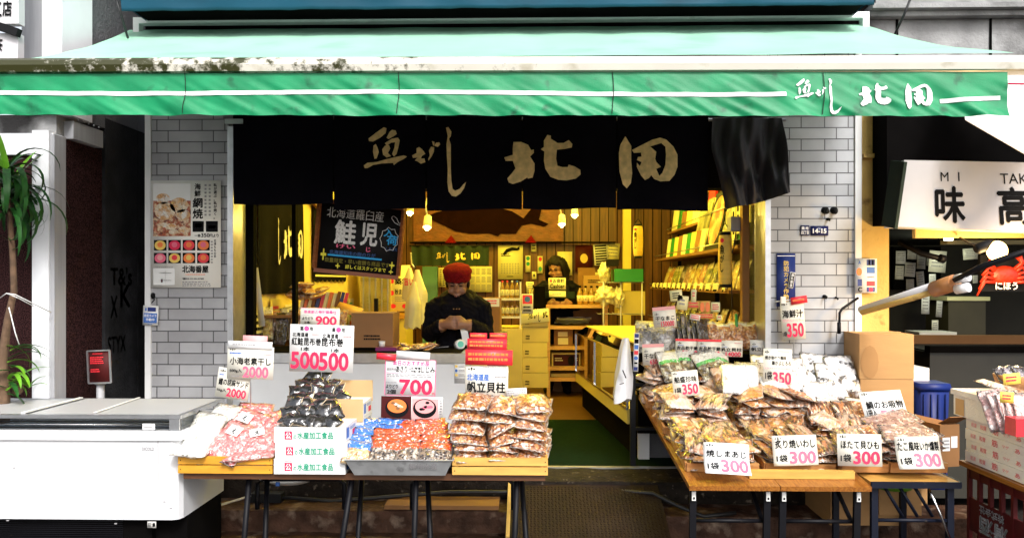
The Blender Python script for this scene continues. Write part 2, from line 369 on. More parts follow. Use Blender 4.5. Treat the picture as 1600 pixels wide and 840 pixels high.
rp = thing('ramp', 'rusty brown checker plate ramp leading up to the doorway', 'ramp', (.3, 4.4, .2))
b = MB(); b.box(-.12, .74, -.5, .0, -.012, 0, 0, Matrix.Translation((0, 4.69, .45)) @ Matrix.Rotation(R(20), 4, 'X'))
T = Matrix.Translation((0, 4.69, .45)) @ Matrix.Rotation(R(20), 4, 'X')
b.build('plate', M['ramp'], rp)
b = MB()
for i in range(42):
    for j in range(24):
        s_ = 1 if (i + j) % 2 else -1; cx, cy = -.10 + i*.02, -.49 + j*.02
        Q = T @ Matrix.Translation((cx, cy, .001)) @ Matrix.Rotation(s_*R(45), 4, 'Z'); b.box(-.007, .007, -.0018, .0018, 0, .0022, 0, Q)
tp = b.build('tread_pattern', M['ramp'], rp); tp['kind'] = 'stuff'
b = MB(); b.bar(T @ Vector((-.125, -.5, 0)), T @ Vector((-.125, 0, 0)), .02, .03); b.build('edge_angle', M['ochre'], rp)

# ================================================================== the shop building
sb = thing('shop_building', 'tiled fish shop building with a wide open front', 'building', (0, 5, FL))
xl0, xl1 = X(237, 5), X(357, 5); xr0, xr1 = X(1203, 5), X(1335, 5)
b = MB(); b.box(xl0, xl1, 5, 5.3, .2, 3.22); b.build('tiled_pillar', M['tile_l'], sb)
b = MB(); b.box(xr0, xr1, 5, 5.3, .2, 3.22); b.build('tiled_pillar', M['tile_r'], sb)
for a, c in ((228, 237), (1335, 1345)):
    b = MB(); b.box(X(a, 5), X(c, 5), 4.985, 5.32, .2, 3.22); b.build('corner_trim', M['white_trim'], sb, bev=.004)
for a, c in ((357, 366), (1194.5, 1203)):
    b = MB(); b.box(X(a, 5), X(c, 5), 4.98, 5.2, FL, 2.62); b.build('jamb_trim', M['alu'], sb, bev=.003)
b = MB(); b.box(-1.9, 1.49, 5.04, 5.2, 2.23, 3.2); b.build('lintel', M['dark'], sb)
b = MB(); b.box(-1.9, 1.49, 4.99, 5.03, FL - .01, FL + .012); b.bar((-1.9, 4.985, FL - .02), (1.49, 4.985, FL - .02), .02, .03); b.build('door_sill', M['alu'], sb)
b = MB(); b.box(-2.06, -1.95, 5.31, 10.1, FL, 3.1); b.build('side_wall', M['yellowwall'], sb)
b = MB(); b.box(1.76, 1.86, 5.31, 10.1, FL, 3.1); b.build('side_wall', wood_mat('dark_side_wood', (.06, .026, .006), (.04, .016, .004), (12, 12, .8)), sb)
b = MB(); b.box(-2.0, 1.8, 9.98, 10.1, FL, 3.1); b.build('back_wall', M['wallwood'], sb)
b = MB()
for i in range(34): b.box(-1.9 + i*.11, -1.892 + i*.11, 9.972, 9.985, FL, 3.0)
b.build('panel_groove', M['dark'], sb)['kind'] = 'stuff'
b = MB(); b.box(-2.0, 1.8, 5.2, 10.1, 3.02, 3.1); b.build('ceiling', M['ceiling'], sb)
b = MB(); b.box(-2.46, 2.1, 5.02, 5.3, 3.22, 6.0); b.build('upper_wall', M['dark'], sb)
# white sign frame over the awning
b = MB(); T_ = 5.0
b.box(X(220, T_), X(1348, T_), 4.90, 4.96, Z(40, T_), Z(31, T_)); b.box(X(220, T_), X(229, T_), 4.90, 4.96, Z(75, T_), Z(40, T_)); b.box(X(1338, T_), X(1348, T_), 4.90, 4.96, Z(75, T_), Z(40, T_))
b.build('sign_frame', M['white_trim'], sb)
# sliding door frames inside the jambs
for (a, c, y, m) in ((383, 396, 5.25, 'dark'), (456, 462, 5.45, 'dark'), (1160, 1171, 5.3, 'carddark'), (1183, 1188, 5.28, 'alu')):
    b = MB(); b.box(X(a, y), X(c, y), y, y + .06, FL, 2.4); b.build('door_stile', M[m], sb, bev=.003)
b = MB(); b.box(X(1172, 5.3), X(1183, 5.3), 5.31, 5.32, FL, 2.4); b.build('door_glass', M['glass'], sb)
b = MB(); b.box(X(985, 5.06), X(993, 5.06), 5.05, 5.10, FL, 1.2); b.build('door_stile', M['black'], sb, bev=.003)
for zz in (.98, .70): 
    b = MB(); b.box(X(993, 5.06), X(1194, 5.06), 5.055, 5.085, zz, zz + .02); b.build('door_rail', M['black'], sb)
b = MB(); b.box(X(1014, 5.3), X(1196, 5.3), 5.30, 5.33, FL, .95); b.build('low_panel', M['greywall'], sb)
b = MB(); b.box(X(996, 5.3), X(1013, 5.3), 5.25, 5.3, FL, .95); b.build('low_post', M['white_trim'], sb)

# teal box awning above
ta = thing('blue_awning', 'dark teal blue vinyl awning along the top of the shopfront', 'awning', (0, 4.7, 3.2))
x0, x1 = X(190, 4.6), X(1366, 4.6)
prof = [(5.0, 3.26), (4.66, 3.26), (4.60, 3.22), (4.585, 3.3), (4.60, 3.5), (4.72, 3.85), (5.0, 4.0)]
b = MB(); n_ = 70
def tealf(u, v):
    i = min(int(v*5), 4); t = v*5 - i; p, q = prof[1+i], prof[2+i] if 2+i < len(prof) else prof[-1]
    y = p[0] + (q[0]-p[0])*t; z = p[1] + (q[1]-p[1])*t; x = x0 + (x1-x0)*u
    return (x, y + .012*noise.noise(Vector((x*5, z*9, 3))), z + .006*noise.noise(Vector((x*9, y*5, 1))))
b.sheet(tealf, n_, 20); b.build('vinyl', M['teal'], ta)
b = MB(); b.box(x0+.01, x1-.01, 4.62, 5.0, 3.262, 3.275); b.build('underside', M['dark'], ta)
for xx in (x0, x1):
    b = MB(); b.face([(xx, y, z) for y, z in prof]); b.build('end_cap', M['teal'], ta)

# ================================================================== green awning
AY = 3.6
ga = thing('green_awning', 'green retractable awning with white lettering spanning the whole shopfront', 'awning', (0, AY, 2.4))
M['canopy'] = mat('glare_mint_canopy', (.33, .62, .46), .5, var=.07, vs=2.5, dirt=((.20, .40, .32), 3, .55, .85), bump=.1, bs=300)  # green vinyl paled to mint: sky glare is put into the colour
M['valance'] = mat('green_vinyl', (.006, .225, .088), .42, spec=.35, var=.2, vs=6, bump=.15, bs=300, dirt=((.003, .05, .022), 11, .60, .78))
M['bar'] = mat('cream_bar', (.72, .69, .60), .4, var=.05, dirt=((.40, .36, .24), 9, .6, .8))
# moss grows along the left half of the bar
_t = M['bar'].node_tree; _n = _t.nodes; _b = _n['Principled BSDF']; _src = _b.inputs['Base Color'].links[0].from_socket
_tc = _n.new('ShaderNodeTexCoord'); _sx = _n.new('ShaderNodeSeparateXYZ'); _t.links.new(_tc.outputs['Object'], _sx.inputs[0])
_r = _n.new('ShaderNodeMapRange'); _r.inputs[1].default_value = -2.3; _r.inputs[2].default_value = .5; _r.inputs[3].default_value = .26; _r.inputs[4].default_value = -.12; _t.links.new(_sx.outputs[0], _r.inputs[0])
_z = _n.new('ShaderNodeTexNoise'); _z.inputs['Scale'].default_value = 15; _z.inputs['Detail'].default_value = 9; _z.inputs['Roughness'].default_value = .7; _t.links.new(_tc.outputs['Object'], _z.inputs['Vector'])
_a = _n.new('ShaderNodeMath'); _t.links.new(_r.outputs[0], _a.inputs[0]); _t.links.new(_z.outputs['Fac'], _a.inputs[1])
_q = _n.new('ShaderNodeMapRange'); _q.inputs[1].default_value = .54; _q.inputs[2].default_value = .66; _t.links.new(_a.outputs[0], _q.inputs[0])
_x = _n.new('ShaderNodeMix'); _x.data_type = 'RGBA'; _t.links.new(_q.outputs[0], _x.inputs[0]); _t.links.new(_src, _x.inputs[6]); _x.inputs[7].default_value = (.035, .036, .008, 1); _t.links.new(_x.outputs[2], _b.inputs['Base Color'])
a0, a1 = X(32, 3.62), X(1585, 3.62); c0, c1 = X(205, 5), X(1345, 5); zf, zb = Z(88, 3.62), Z(44, 5)
def canf(u, v):
    xa = a0 + (a1-a0)*u; xb = c0 + (c1-c0)*u
    return (xa + (xb-xa)*v, 3.62 + 1.36*v, zf + (zb-zf)*v - .03*math.sin(math.pi*v) - .008*math.sin(u*31.4)**8*math.sin(math.pi*v) + .006*noise.noise(Vector((u*14, v*4, 0))))
b = MB(); b.sheet(canf, 80, 16); b.build('canopy', M['canopy'], ga)
bx0, bx1 = X(-60, AY), X(1625, AY); zt, zbm = Z(90, AY), Z(114, AY)
b = MB(); sec = [(3.66, zt+.002), (3.60, zt+.004), (3.575, zt-.012), (3.568, (zt+zbm)/2), (3.578, zbm+.006), (3.60, zbm), (3.66, zbm)]
n = len(sec); vsA = [[b.bm.verts.new((xx, y, z - .018*(xx-bx0)/(bx1-bx0) + .009)) for y, z in sec] for xx in [bx0 + (bx1-bx0)*k/40 for k in range(41)]]
for i in range(40):
    for k in range(n):
        b.bm.faces.new((vsA[i][k], vsA[i][(k+1) % n], vsA[i+1][(k+1) % n], vsA[i+1][k]))
b.bm.faces.new(vsA[0]); b.bm.faces.new(vsA[-1][::-1])
b.build('front_bar', M['bar'], ga)
def vdisp(x, z):
    k = (2.62 - z) / .23
    s1 = math.sin(x*21 + z*26 + 3*noise.noise(Vector((x*1.6, z*3, 0)))); s2 = noise.noise(Vector((x*7 + z*9, z*4, 5)))
    s3 = noise.noise(Vector((x*17 + z*30, z*8, 9)))
    return k * (.004*s1 + .016*s2 + .010*s3) - .015*k
def vfr(px, py, off=0.):
    p = P(px, py + (px-800)*.0013, AY - .002); p.y += vdisp(p.x, p.z) - off; return p
b = MB(); b.sheet(lambda u, v: vfr(-45 + 1618*u, 112 + (69.5 + 1.5*math.sin(u*140)*.4)*v), 420, 22); val = b.build('valance', M['valance'], ga)
b = MB()
b.sheet(lambda u, v: vfr(-40 + 1267*u, 142.8 + 3*math.sin(u*9)*.6 + 6.5*v + u*.6, .004), 300, 2)
b.sheet(lambda u, v: vfr(1467 + 94*u, 155 - 5.5*u + 6.5*v, .004), 30, 2)
b.build('stripe', M['whiteink'], val)
for sx_ in (289, 622, 956, 1284):
    b = MB(); b.sheet(lambda u, v: vfr(sx_ + 1.3*u + 1.5*math.sin(v*4), 113 + 66*v, .0055), 1, 30); b.build('seam', M['green'], val)
SAKANA = [[[(805,165),(850,130),(890,102),(905,108),(900,135),(870,160),(830,182),(808,180)]],
 [[(905,160),(920,130),(935,117),(955,120),(962,140),(940,155),(915,168)]],
 [[(832,205),(845,195),(855,215),(862,240),(850,275),(838,278),(830,240)]],
 [[(895,190),(935,165),(968,160),(978,175),(970,215),(960,250),(945,265),(935,250),(948,215),(952,185),(930,188),(905,205)]],
 [[(880,225),(895,205),(918,200),(925,220),(912,245),(930,262),(905,270),(885,255)]],
 [[(780,315),(800,300),(850,295),(900,280),(950,268),(1000,258),(1018,265),(1000,278),(965,295),(945,312),(940,300),(880,303),(830,312),(800,330),(785,330)]]]
GA = [[[(1045,258),(1070,245),(1070,220),(1085,213),(1098,222),(1110,235),(1120,250),(1100,262),(1095,275),(1115,275),(1120,295),(1095,303),(1075,290),(1060,285),(1075,270),(1050,272)]],
 [[(1140,232),(1152,212),(1170,215),(1168,240),(1155,265),(1138,287),(1135,280),(1145,258)]], [[(1157,182),(1170,185),(1172,200),(1165,208)]], [[(1180,190),(1198,188),(1203,200),(1190,213),(1170,208)]]]
SHI = [[[(1235,108),(1248,105),(1265,130),(1262,155),(1252,170),(1262,200),(1262,260),(1262,330),(1265,400),(1272,445),(1285,455),(1310,445),(1330,420),(1345,407),(1335,440),(1315,470),(1290,487),(1268,484),(1250,460),(1243,410),(1245,340),(1240,260),(1238,200),(1245,155)]]]
KITA = [[[(168,168),(207,168),(240,182),(255,208),(268,205),(268,222),(250,240),(272,275),(272,310),(262,345),(240,350),(235,345),(205,365),(190,370),(165,378),(145,370),(138,350),(160,325),(178,300),(165,262),(130,263),(123,245),(165,232),(165,200)]],
 [[(318,160),(335,132),(352,135),(352,150),(385,172),(415,172),(440,158),(458,178),(455,195),(420,202),(382,205),(378,250),(385,285),(410,292),(435,292),(440,280),(470,290),(497,308),(498,330),(475,350),(430,358),(390,355),(350,340),(325,300),(318,260),(320,215),(303,203),(318,192)]]]
TA = [[[(727,137),(757,185),(757,260),(762,320),(755,370),(735,395),(715,375),(698,310),(695,220),(702,180)]],
 [[(760,205),(810,180),(860,155),(900,145),(930,155),(965,190),(985,230),(985,290),(970,330),(945,360),(900,362),(870,350),(855,330),(845,345),(825,355),(805,330),(785,290),(785,268),(800,285),(808,265),(785,255),(790,240),(808,238),(805,218),(770,220)],
  [(850,188),(905,172),(925,190),(928,230),(925,280),(910,320),(895,335),(880,300),(903,290),(880,265),(875,250),(880,215)]]]
def brush(mb, glyphs, box, fr, grid=0, m=0):
    """lay hand-traced brush characters into a pixel box"""
    pts = [p for g in glyphs for l in g for p in l]
    ax, bx = min(p[0] for p in pts), max(p[0] for p in pts); ay, by = min(p[1] for p in pts), max(p[1] for p in pts)
    for g in glyphs:
        mb.poly([[(box[0] + (x-ax)/(bx-ax)*(box[2]-box[0]), box[1] + (y-ay)/(by-ay)*(box[3]-box[1])) for x, y in l] for l in g], fr, m, grid)
b = MB(); vf = lambda x, y: vfr(x, y - (x-800)*.0013, .006)
brush(b, SAKANA, (1240, 124, 1270, 156), vf, 3); brush(b, GA, (1272, 137, 1289, 152), vf, 3); brush(b, SHI, (1293, 124, 1312, 180), vf, 3)
brush(b, KITA, (1340, 131, 1390, 167), vf, 3); brush(b, TA, (1412, 131, 1455, 172), vf, 3)
b.build('lettering', M['whiteink'], val)
for xx in (a0 + .35, a1 - .35):
    b = MB(); b.bar((xx, 4.98, 2.95), (xx*.75, 4.3, 2.80), .05, .03); b.bar((xx*.75, 4.3, 2.80), (xx, 3.64, 2.62), .045, .028); b.build('folding_arm', M['alu'], ga)

# ================================================================== black entrance curtain
NY = 4.87
nr = thing('entrance_curtain', 'long black cloth curtain with gold brush lettering hanging in the entrance', 'curtain', (0, NY, 2.1))
b = MB(); b.tube([P(350, 183, NY+.02), P(1228, 187, NY+.02)], .013); b.build('rod', M['alu'], nr)
def nd(x, z): 
    k = max(0, min(1, (2.66 - z)/.55))
    return k*(.012*math.sin(x*13 + 1.3*noise.noise(Vector((x*2, z, 2)))) + .02*noise.noise(Vector((x*4, z*1.2, 4))))
def nfr(px, py, off=0.):
    p = P(px, py, NY); p.y += nd(p.x, p.z) - off; return p
panels = []
for (q0, q1, t0, bt) in ((364, 520.5, 180, 319), (522, 665, 181, 327), (667, 815.5, 182, 328), (817, 963, 182, 326), (965, 1107, 183, 328)):
    b = MB(); b.sheet(lambda u, v: nfr(q0 + (q1-q0)*u, t0 + (bt-t0 + 1.5*math.sin(u*5+q0))*v), 40, 36); panels.append(b.build('cloth_panel', M['cloth'], nr))
b = MB(); brush(b, SAKANA, (569, 199, 636, 263), lambda x, y: nfr(x, y, .005), 5); brush(b, GA, (644, 221, 688, 256), lambda x, y: nfr(x, y, .005), 5)
b.build('lettering', M['gold'], panels[1])
b = MB(); brush(b, SHI, (697, 199, 728, 307), lambda x, y: nfr(x, y, .005), 5); b.build('lettering', M['gold'], panels[2])
b = MB(); brush(b, KITA, (788, 211, 907, 288), lambda x, y: nfr(x, y, .005), 5); b.build('lettering', M['gold'], panels[3])
b = MB(); brush(b, TA, (967, 213, 1058, 294), lambda x, y: nfr(x, y, .005), 5); b.build('lettering', M['gold'], panels[4])
M['velvet'] = mat('faded_cloth', (.010, .008, .016), .6, var=.4, vs=6, bump=.3, bs=200, sheen=.12)
def blown(u, v):
    lx = 1113 + 24*max(0, v-.35)/.65 - 1*math.sin(v*6); rx = 1222 + 13*v; ty = 184; by_ = 326 - 26*u + 3*math.sin(u*3)
    p = P(lx + (rx-lx)*u, ty + (by_-ty)*v, NY - .05); p.y += (.35+v)*(.035*math.sin(u*9 + v*3.2) + 0.026*math.sin(u*19 - v*5) + .012*math.sin(u*41 + v*7) + .03*noise.noise(Vector((u*4, v*2, 8)))); return p
b = MB(); b.sheet(blown, 44, 30); b.build('cloth_panel', M['velvet'], nr)['label'] = 'loose end panel blown aside and creased'
b = MB(); b.bar(P(352, 190, NY), P(380, 190, NY), .02, .03); b.bar(P(355, 190, NY), P(355, 186, 5.0), .02); b.build('rod_bracket', M['alu'], nr)

# ================================================================== building on the left
lb = thing('left_building', 'grey neighbouring building with a white column and red granite entrance on the left', 'building', (-3, 4.5, 0))
Y4 = 4.3
b = MB(); b.box(X(50, Y4), X(76, Y4), Y4, 4.5, 0, Z(200, Y4)); b.build('white_column', M['whitecol'], lb, bev=.006)
b = MB(); b.box(X(76.5, Y4), X(83, Y4), Y4+.012, 4.42, 0, Z(206, Y4)); b.build('column_edge', M['greycol'], lb)
b = MB(); b.box(-4.2, X(49.5, Y4), Y4+.05, 4.6, 0, Z(238, Y4)); b.build('granite_wall', M['granite'], lb)
b = MB(); b.box(-4.2, X(78, Y4), Y4+.03, 4.6, Z(238, Y4)+.003, Z(203, Y4)); b.build('white_band', M['whitecol'], lb)
b = MB(); b.box(-4.2, X(78, Y4), Y4+.06, 4.6, Z(203, Y4)+.003, Z(172, Y4)); b.build('brown_band', M['stone'], lb)
b = MB(); b.box(X(30, Y4), X(65, Y4), Y4+.02, 4.6, Z(172, Y4)+.003, 5); b.build('grey_column', M['greycol'], lb)
b = MB(); b.box(X(65.5, Y4), X(97, Y4), Y4, 4.6, Z(172, Y4)+.003, 5); b.build('upper_column', M['whitecol'], lb)
xs = -2.6
b = MB(); b.box(xs-.25, xs-.02, 4.42, 4.80, 0, Z(208, Y4)); b.build('granite_wall', M['granite'], lb)
b = MB(); b.box(xs-.2, xs+.02, 4.43, 4.74, Z(208, Y4)+.004, Z(178, Y4)); b.build('door_lintel', M['greycol'], lb)
b = MB()
for k in range(5): b.blob((xs+.022, 4.47+k*.055, 2.56), (.006, .006, .006), 0, sub=1)
b.build('rivet', M['alu'], lb)['kind'] = 'stuff'
b = MB(); b.box(xs-.3, xs, 4.803, 5.2, 2.64, 6); b.box(xs-.3, xs, 5.206, 8.5, 2.64, 6); b.box(xs-.3, xs, 4.61, 4.80, Z(172, Y4)+.01, 6); b.build('rough_wall', M['greywall'], lb)
b = MB(); b.box(xs-.3, xs, 4.803, 5.2, 0, 2.637); b.box(xs-.3, xs, 5.206, 8.5, 0, 2.637); b.build('shade_toned_lower_wall', M['wallshade'], lb)  # lower part of the rough wall, its shade painted in
gf = lambda y, z: Vector((xs+.003, y, z))
b = MB(); b.ink("T&'s", gf, 4.86, 1.62, 5.12, 1.73, .02); b.ink("K", gf, 4.98, 1.48, 5.1, 1.62, .0); b.ink("X", gf, 4.86, 1.42, 4.94, 1.55, .0); b.ink("STYX", gf, 4.83, 1.20, 5.04, 1.30, .0)
b.build('graffiti', M['ink'], lb)
b = MB(); b.box(xs+.002, xs+.2, 6.2, 6.24, 0, 3); b.build('alley_gate', M['dark'], lb)

sg = thing('vertical_signboard', 'white vertical signboard with black characters at the top left edge', 'sign', (-2.75, 4.0, 2.9))
b = MB(); b.box(X(-60, 4), X(29, 4), 4.0, 4.05, Z(31, 4), 3.6); b.build('upper_panel', M['signwhite'], sg, bev=.006)
b = MB(); b.box(X(-60, 4), X(28, 4), 4.0, 4.05, Z(86, 4), Z(46, 4)); b.build('lower_panel', M['signwhite'], sg, bev=.006)
b = MB(); b.bar(P(-60, 22, 3.985), P(30, 52, 3.985), .035, .04); b.build('strap', M['black'], sg)
b = MB(); sf = lambda x, y: P(x, y, 3.995); b.ink('店', sf, 4, 25, 18, 2, .02); b.ink('工', sf, -14, 25, 2, 4, .02); b.ink('茶', sf, -14, 80, 4, 60, .02); b.build('lettering', M['ink'], sg)

for nm, pts, lab in (('cable', [(110, -5, 4.7), (118, 30, 4.7), (128, 50, 4.7), (133, 70, 4.7)], 'thin black cable hanging from the grey wall at upper left'),
                     ('cable', [(122, -5, 4.65), (128, 20, 4.65), (132, 45, 4.65), (134, 75, 4.65)], 'thick black cable beside the thin one at upper left'),
                     ('cable', [(180, -5, 4.5), (188, 20, 4.5), (200, 60, 4.6)], 'black cable running down beside the teal awning end'),
                     ('cable', [(1424, -5, 4.6), (1412, 25, 4.6), (1400, 50, 4.7), (1394, 66, 4.8)], 'green cable crossing the weathered stone cornice')):
    b = MB(); b.tube([P(*p) for p in pts], .007 if 'thin' not in lab else .004, 6); tag(b.build(nm, M['rubber']), lab, 'cable')

# ================================================================== building on the right
rb = thing('right_building', 'weathered stone building with an ochre plaster column and an open shop on the right', 'building', (3, 5, 0))
b = MB(); b.box(X(1347, 5), X(1389, 5), 5.0, 5.3, 0, Z(250, 5)); b.box(X(1347, 5), X(1392, 5), 4.97, 5.3, Z(250, 5)+.002, Z(243, 5)); b.box(X(1347, 5), X(1388, 5), 5.0, 5.3, Z(243, 5)+.002, Z(150, 5)); b.build('ochre_column', M['ochre'], rb, bev=.006)
b = MB(); y_ = 5.0
b.box(X(1347, 5), 6, 5.0, 5.4, Z(150, 5)+.003, Z(36, 5)); b.box(X(1351, 5), 6, 4.93, 5.4, Z(36, 5)+.003, Z(28, 5)); b.box(X(1351, 5), 6, 4.88, 5.4, Z(28, 5)+.003, Z(20, 5)); b.box(X(1364, 5), 6, 4.96, 5.4, Z(20, 5)+.003, 4.5); b.build('stone_cornice', M['stone'], rb, bev=.01)
b = MB()
for q in (1401, 1547): b.box(X(q, 5)-.006, X(q, 5)+.006, 4.99, 5.01, Z(150, 5), Z(36, 5))
b.build('stone_joint', M['dark'], rb)
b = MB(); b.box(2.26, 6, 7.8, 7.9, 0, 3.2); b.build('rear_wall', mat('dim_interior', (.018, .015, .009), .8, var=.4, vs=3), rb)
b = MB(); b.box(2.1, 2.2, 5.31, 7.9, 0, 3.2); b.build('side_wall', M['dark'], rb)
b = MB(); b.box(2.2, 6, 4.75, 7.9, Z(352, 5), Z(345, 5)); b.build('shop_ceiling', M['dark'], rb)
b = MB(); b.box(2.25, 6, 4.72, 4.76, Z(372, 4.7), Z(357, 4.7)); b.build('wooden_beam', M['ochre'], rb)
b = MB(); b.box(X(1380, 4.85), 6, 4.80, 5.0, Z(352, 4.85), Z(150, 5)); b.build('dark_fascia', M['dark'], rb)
ws = thing('white_awning', 'white canvas awning edge of the right hand shop above its sign', 'awning', P(1580, 190, 4.2))
A, B_, C_, D_ = P(1508, 187, 4.35), P(1660, 274, 3.95), P(1700, 110, 4.3), P(1500, 120, 4.65)
b = MB(); b.face([A, B_, C_, D_]); b.face([p + Vector((.02, .03, 0)) for p in (D_, C_, B_, A)]); b.face([A, B_, B_ + Vector((.02, .03, 0)), A + Vector((.02, .03, 0))]); b.build('canvas', M['whitecanvas'], ws)
b = MB(); b.bar(P(1575, 131, 4.2), P(1700, 133, 3.95), .008); b.build('piping', M['red'], ws)
sn = thing('shop_sign', 'white shop sign with two large black characters and Latin letters above', 'sign', P(1520, 355, 4.6))
Q = [P(1398, 354, 4.62), P(1720, 366, 4.5), P(1720, 256, 4.42), P(1413, 250, 4.54)]
b = MB(); off = Vector((0, .14, .0)); b.face(Q); b.face([p + off for p in Q[::-1]])
for i in range(4): b.face([Q[i], Q[(i+1) % 4], Q[(i+1) % 4] + off, Q[i] + off])
b.build('panel', M['signwhite'], sn)
b = MB(); b.bar(Q[0] + Vector((-.012, .04, 0)), Q[3] + Vector((-.012, .04, 0)), .02, .12); b.build('side_edge', M['green'], sn)
def sfr(x, y):
    u = (x - 1398 - 15*(354-y)/104) / 322; v = (354 + 12*u - y) / (104 + 6*u); a = Q[0].lerp(Q[1], u); c = Q[3].lerp(Q[2], u); return a.lerp(c, v) + Vector((0, -.003, 0))
b = MB(); b.ink('味', sfr, 1464, 347, 1510, 292, .0); b.ink('高', sfr, 1564, 350, 1612, 293, .0); b.ink('M', sfr, 1473, 283, 1486, 269, -1); b.ink('I', sfr, 1502, 283, 1504, 269, -1); b.ink('TAKA', sfr, 1570, 287, 1630, 271, -1)
b.build('lettering', M['ink'], sn)
# ================================================================== cards
INKNAME = {'ink': 'lettering', 'red': 'price_figures', 'pink': 'price_figures', 'blue': 'blue_lettering', 'greyink': 'fine_print', 'magenta': 'header_strip', 'paperpink': 'header_strip',
           'redfilm': 'red_strip', 'greenink': 'green_lettering', 'whiteink': 'white_lettering', 'yellowink': 'yellow_lettering'}
class Frame:
    def __init__(s, px0, py0, px1, py1, Y, rot=0, tilt=0, yaw=0, bend=0, curl=0):
        s.c = P((px0+px1)/2, (py0+py1)/2, Y); k = Y / F; s.w = abs(px1-px0)*k; s.h = abs(py1-py0)*k; s.bend, s.curl = bend, curl
        s.M = Matrix.Rotation(R(yaw), 3, 'Z') @ Matrix.Rotation(R(-tilt), 3, 'X') @ Matrix.Rotation(R(rot), 3, 'Y')
    def __call__(s, fx, fy, off=0.):
        u = fx*2 - 1
        return s.c + s.M @ Vector(((fx-.5)*s.w, -off + s.bend*u*u + s.curl*max(0, fy-.35)**2, (.5-fy)*s.h))
def print_items(o, fr, items, off=.0015):
    """lettering: (text, x0, y0, x1, y1, colour, weight) in fractions of the sheet, y downwards; '#' a bar, '~n' n rows of fine print, '@' a crest, 'o' a disc"""
    by = {}
    for it in items:
        t, x0, y0, x1, y1, c = it[:6]; wt = it[6] if len(it) > 6 else .0; mb = by.setdefault(c, MB()); fn = lambda x, y: fr(x, y, off)
        if t == '#': mb.sheet(lambda u, v: fr(x0 + (x1-x0)*u, y0 + (y1-y0)*v, off*.6), 6, 2)
        elif t == 'o': mb.face([fn((x0+x1)/2 + (x1-x0)/2*math.cos(k*.5236), (y0+y1)/2 + (y1-y0)/2*math.sin(k*.5236)) for k in range(12)])
        elif t == '@':
            cx, cy, rx, ry = (x0+x1)/2, (y0+y1)/2, (x1-x0)/2, (y1-y0)/2
            for q in ((-.75, .1), (.75, .1), (0, -.5), (0, .4)): mb.face([fn(cx + rx*(q[0] + .28*math.cos(k*.785)), cy + ry*(q[1] + .42*math.sin(k*.785))) for k in range(8)])
        elif t[0] == '~':
            n = int(t[1:]); g = random.Random(len(t) + int(x0*97 + y0*31))
            for i in range(n):
                x = x0; ya = y0 + (y1-y0)*(i+.2)/n; yb = y0 + (y1-y0)*(i+.72)/n
                while x < x1 - (x1-x0)*g.random()*.15:
                    d = (x1-x0)*g.uniform(.03, .12); mb.rect(fn, x, ya, min(x1, x + d), yb); x += d + (x1-x0)*.02
        else: mb.ink(t, fn, x0, y1, x1, y0, wt, 0, 1.05)
    for c, mb in by.items(): mb.build(INKNAME.get(c, 'lettering'), M[c], o, recalc=False)
def card(name, label, box, Y, items, rot=0, tilt=0, yaw=0, m='paper', group=None, cat='price card', bend=0, curl=0, stick=0, stick_m='alu', th=.0015, parent=None):
    fr = Frame(*box, Y, rot, tilt, yaw, bend, curl)
    b = MB(); b.sheet(lambda u, v: fr(u, v), 10 if bend or curl else 2, 8 if curl or bend else 2); bmesh.ops.recalc_face_normals(b.bm, faces=b.bm.faces[:])
    f0 = b.bm.faces[:]; f0[0].normal_update()
    s_ = 1 if f0[0].normal.dot(fr.M @ Vector((0, -1, 0))) > 0 else -1
    bmesh.ops.solidify(b.bm, geom=f0, thickness=th*s_)
    o = b.build(name, M[m], parent)
    if not parent: tag(o, label, cat, group)
    print_items(o, fr, items)
    if stick:
        b = MB(); b.tube([fr(.5, .8, -.006), fr(.5, 1, -.006), fr(.5, 1, -.004) + Vector((0, .01, -stick))], .0028, 6); b.build('stick', M[stick_m], o)
    return o

# ================================================================== lights of the shop, with ceiling tubes added
def added_ceiling_light(x, y, L_, watts, label):
    t = thing('added_ceiling_light', label, 'added ceiling light', (x, y, 2.95))
    b = MB(); b.box(x-L_/2, x+L_/2, y-.06, y+.06, 2.96, 3.015); b.build('housing', M['white'], t)
    b = MB(); b.tube([(x-L_/2+.03, y, 2.935), (x+L_/2-.03, y, 2.935)], .016); b.build('added_tube', M['tubeglow'], t)
    for k in (-1, 0, 1):                                         # three added lamps along the unseen tube give the yellow fill
        l = bpy.data.lights.new('added_fill_light', 'POINT'); l.energy = watts/3; l.color = (1, .78, .055); l.shadow_soft_size = .04
        o = bpy.data.objects.new('added_fill_light', l); COL.objects.link(o); o.parent = t; o.location = (k*L_/3, 0, -.06)
added_ceiling_light(-.6, 6.0, 1.2, 37, 'added ceiling lamp nearest the entrance above the counter')
added_ceiling_light(.9, 6.1, 1.0, 30, 'added short ceiling lamp nearest the entrance at right')
added_ceiling_light(.8, 7.6, 1.2, 42, 'added ceiling lamp over the display case aisle')
added_ceiling_light(-.6, 8.3, 1.2, 48, 'added ceiling lamp over the rear of the shop')
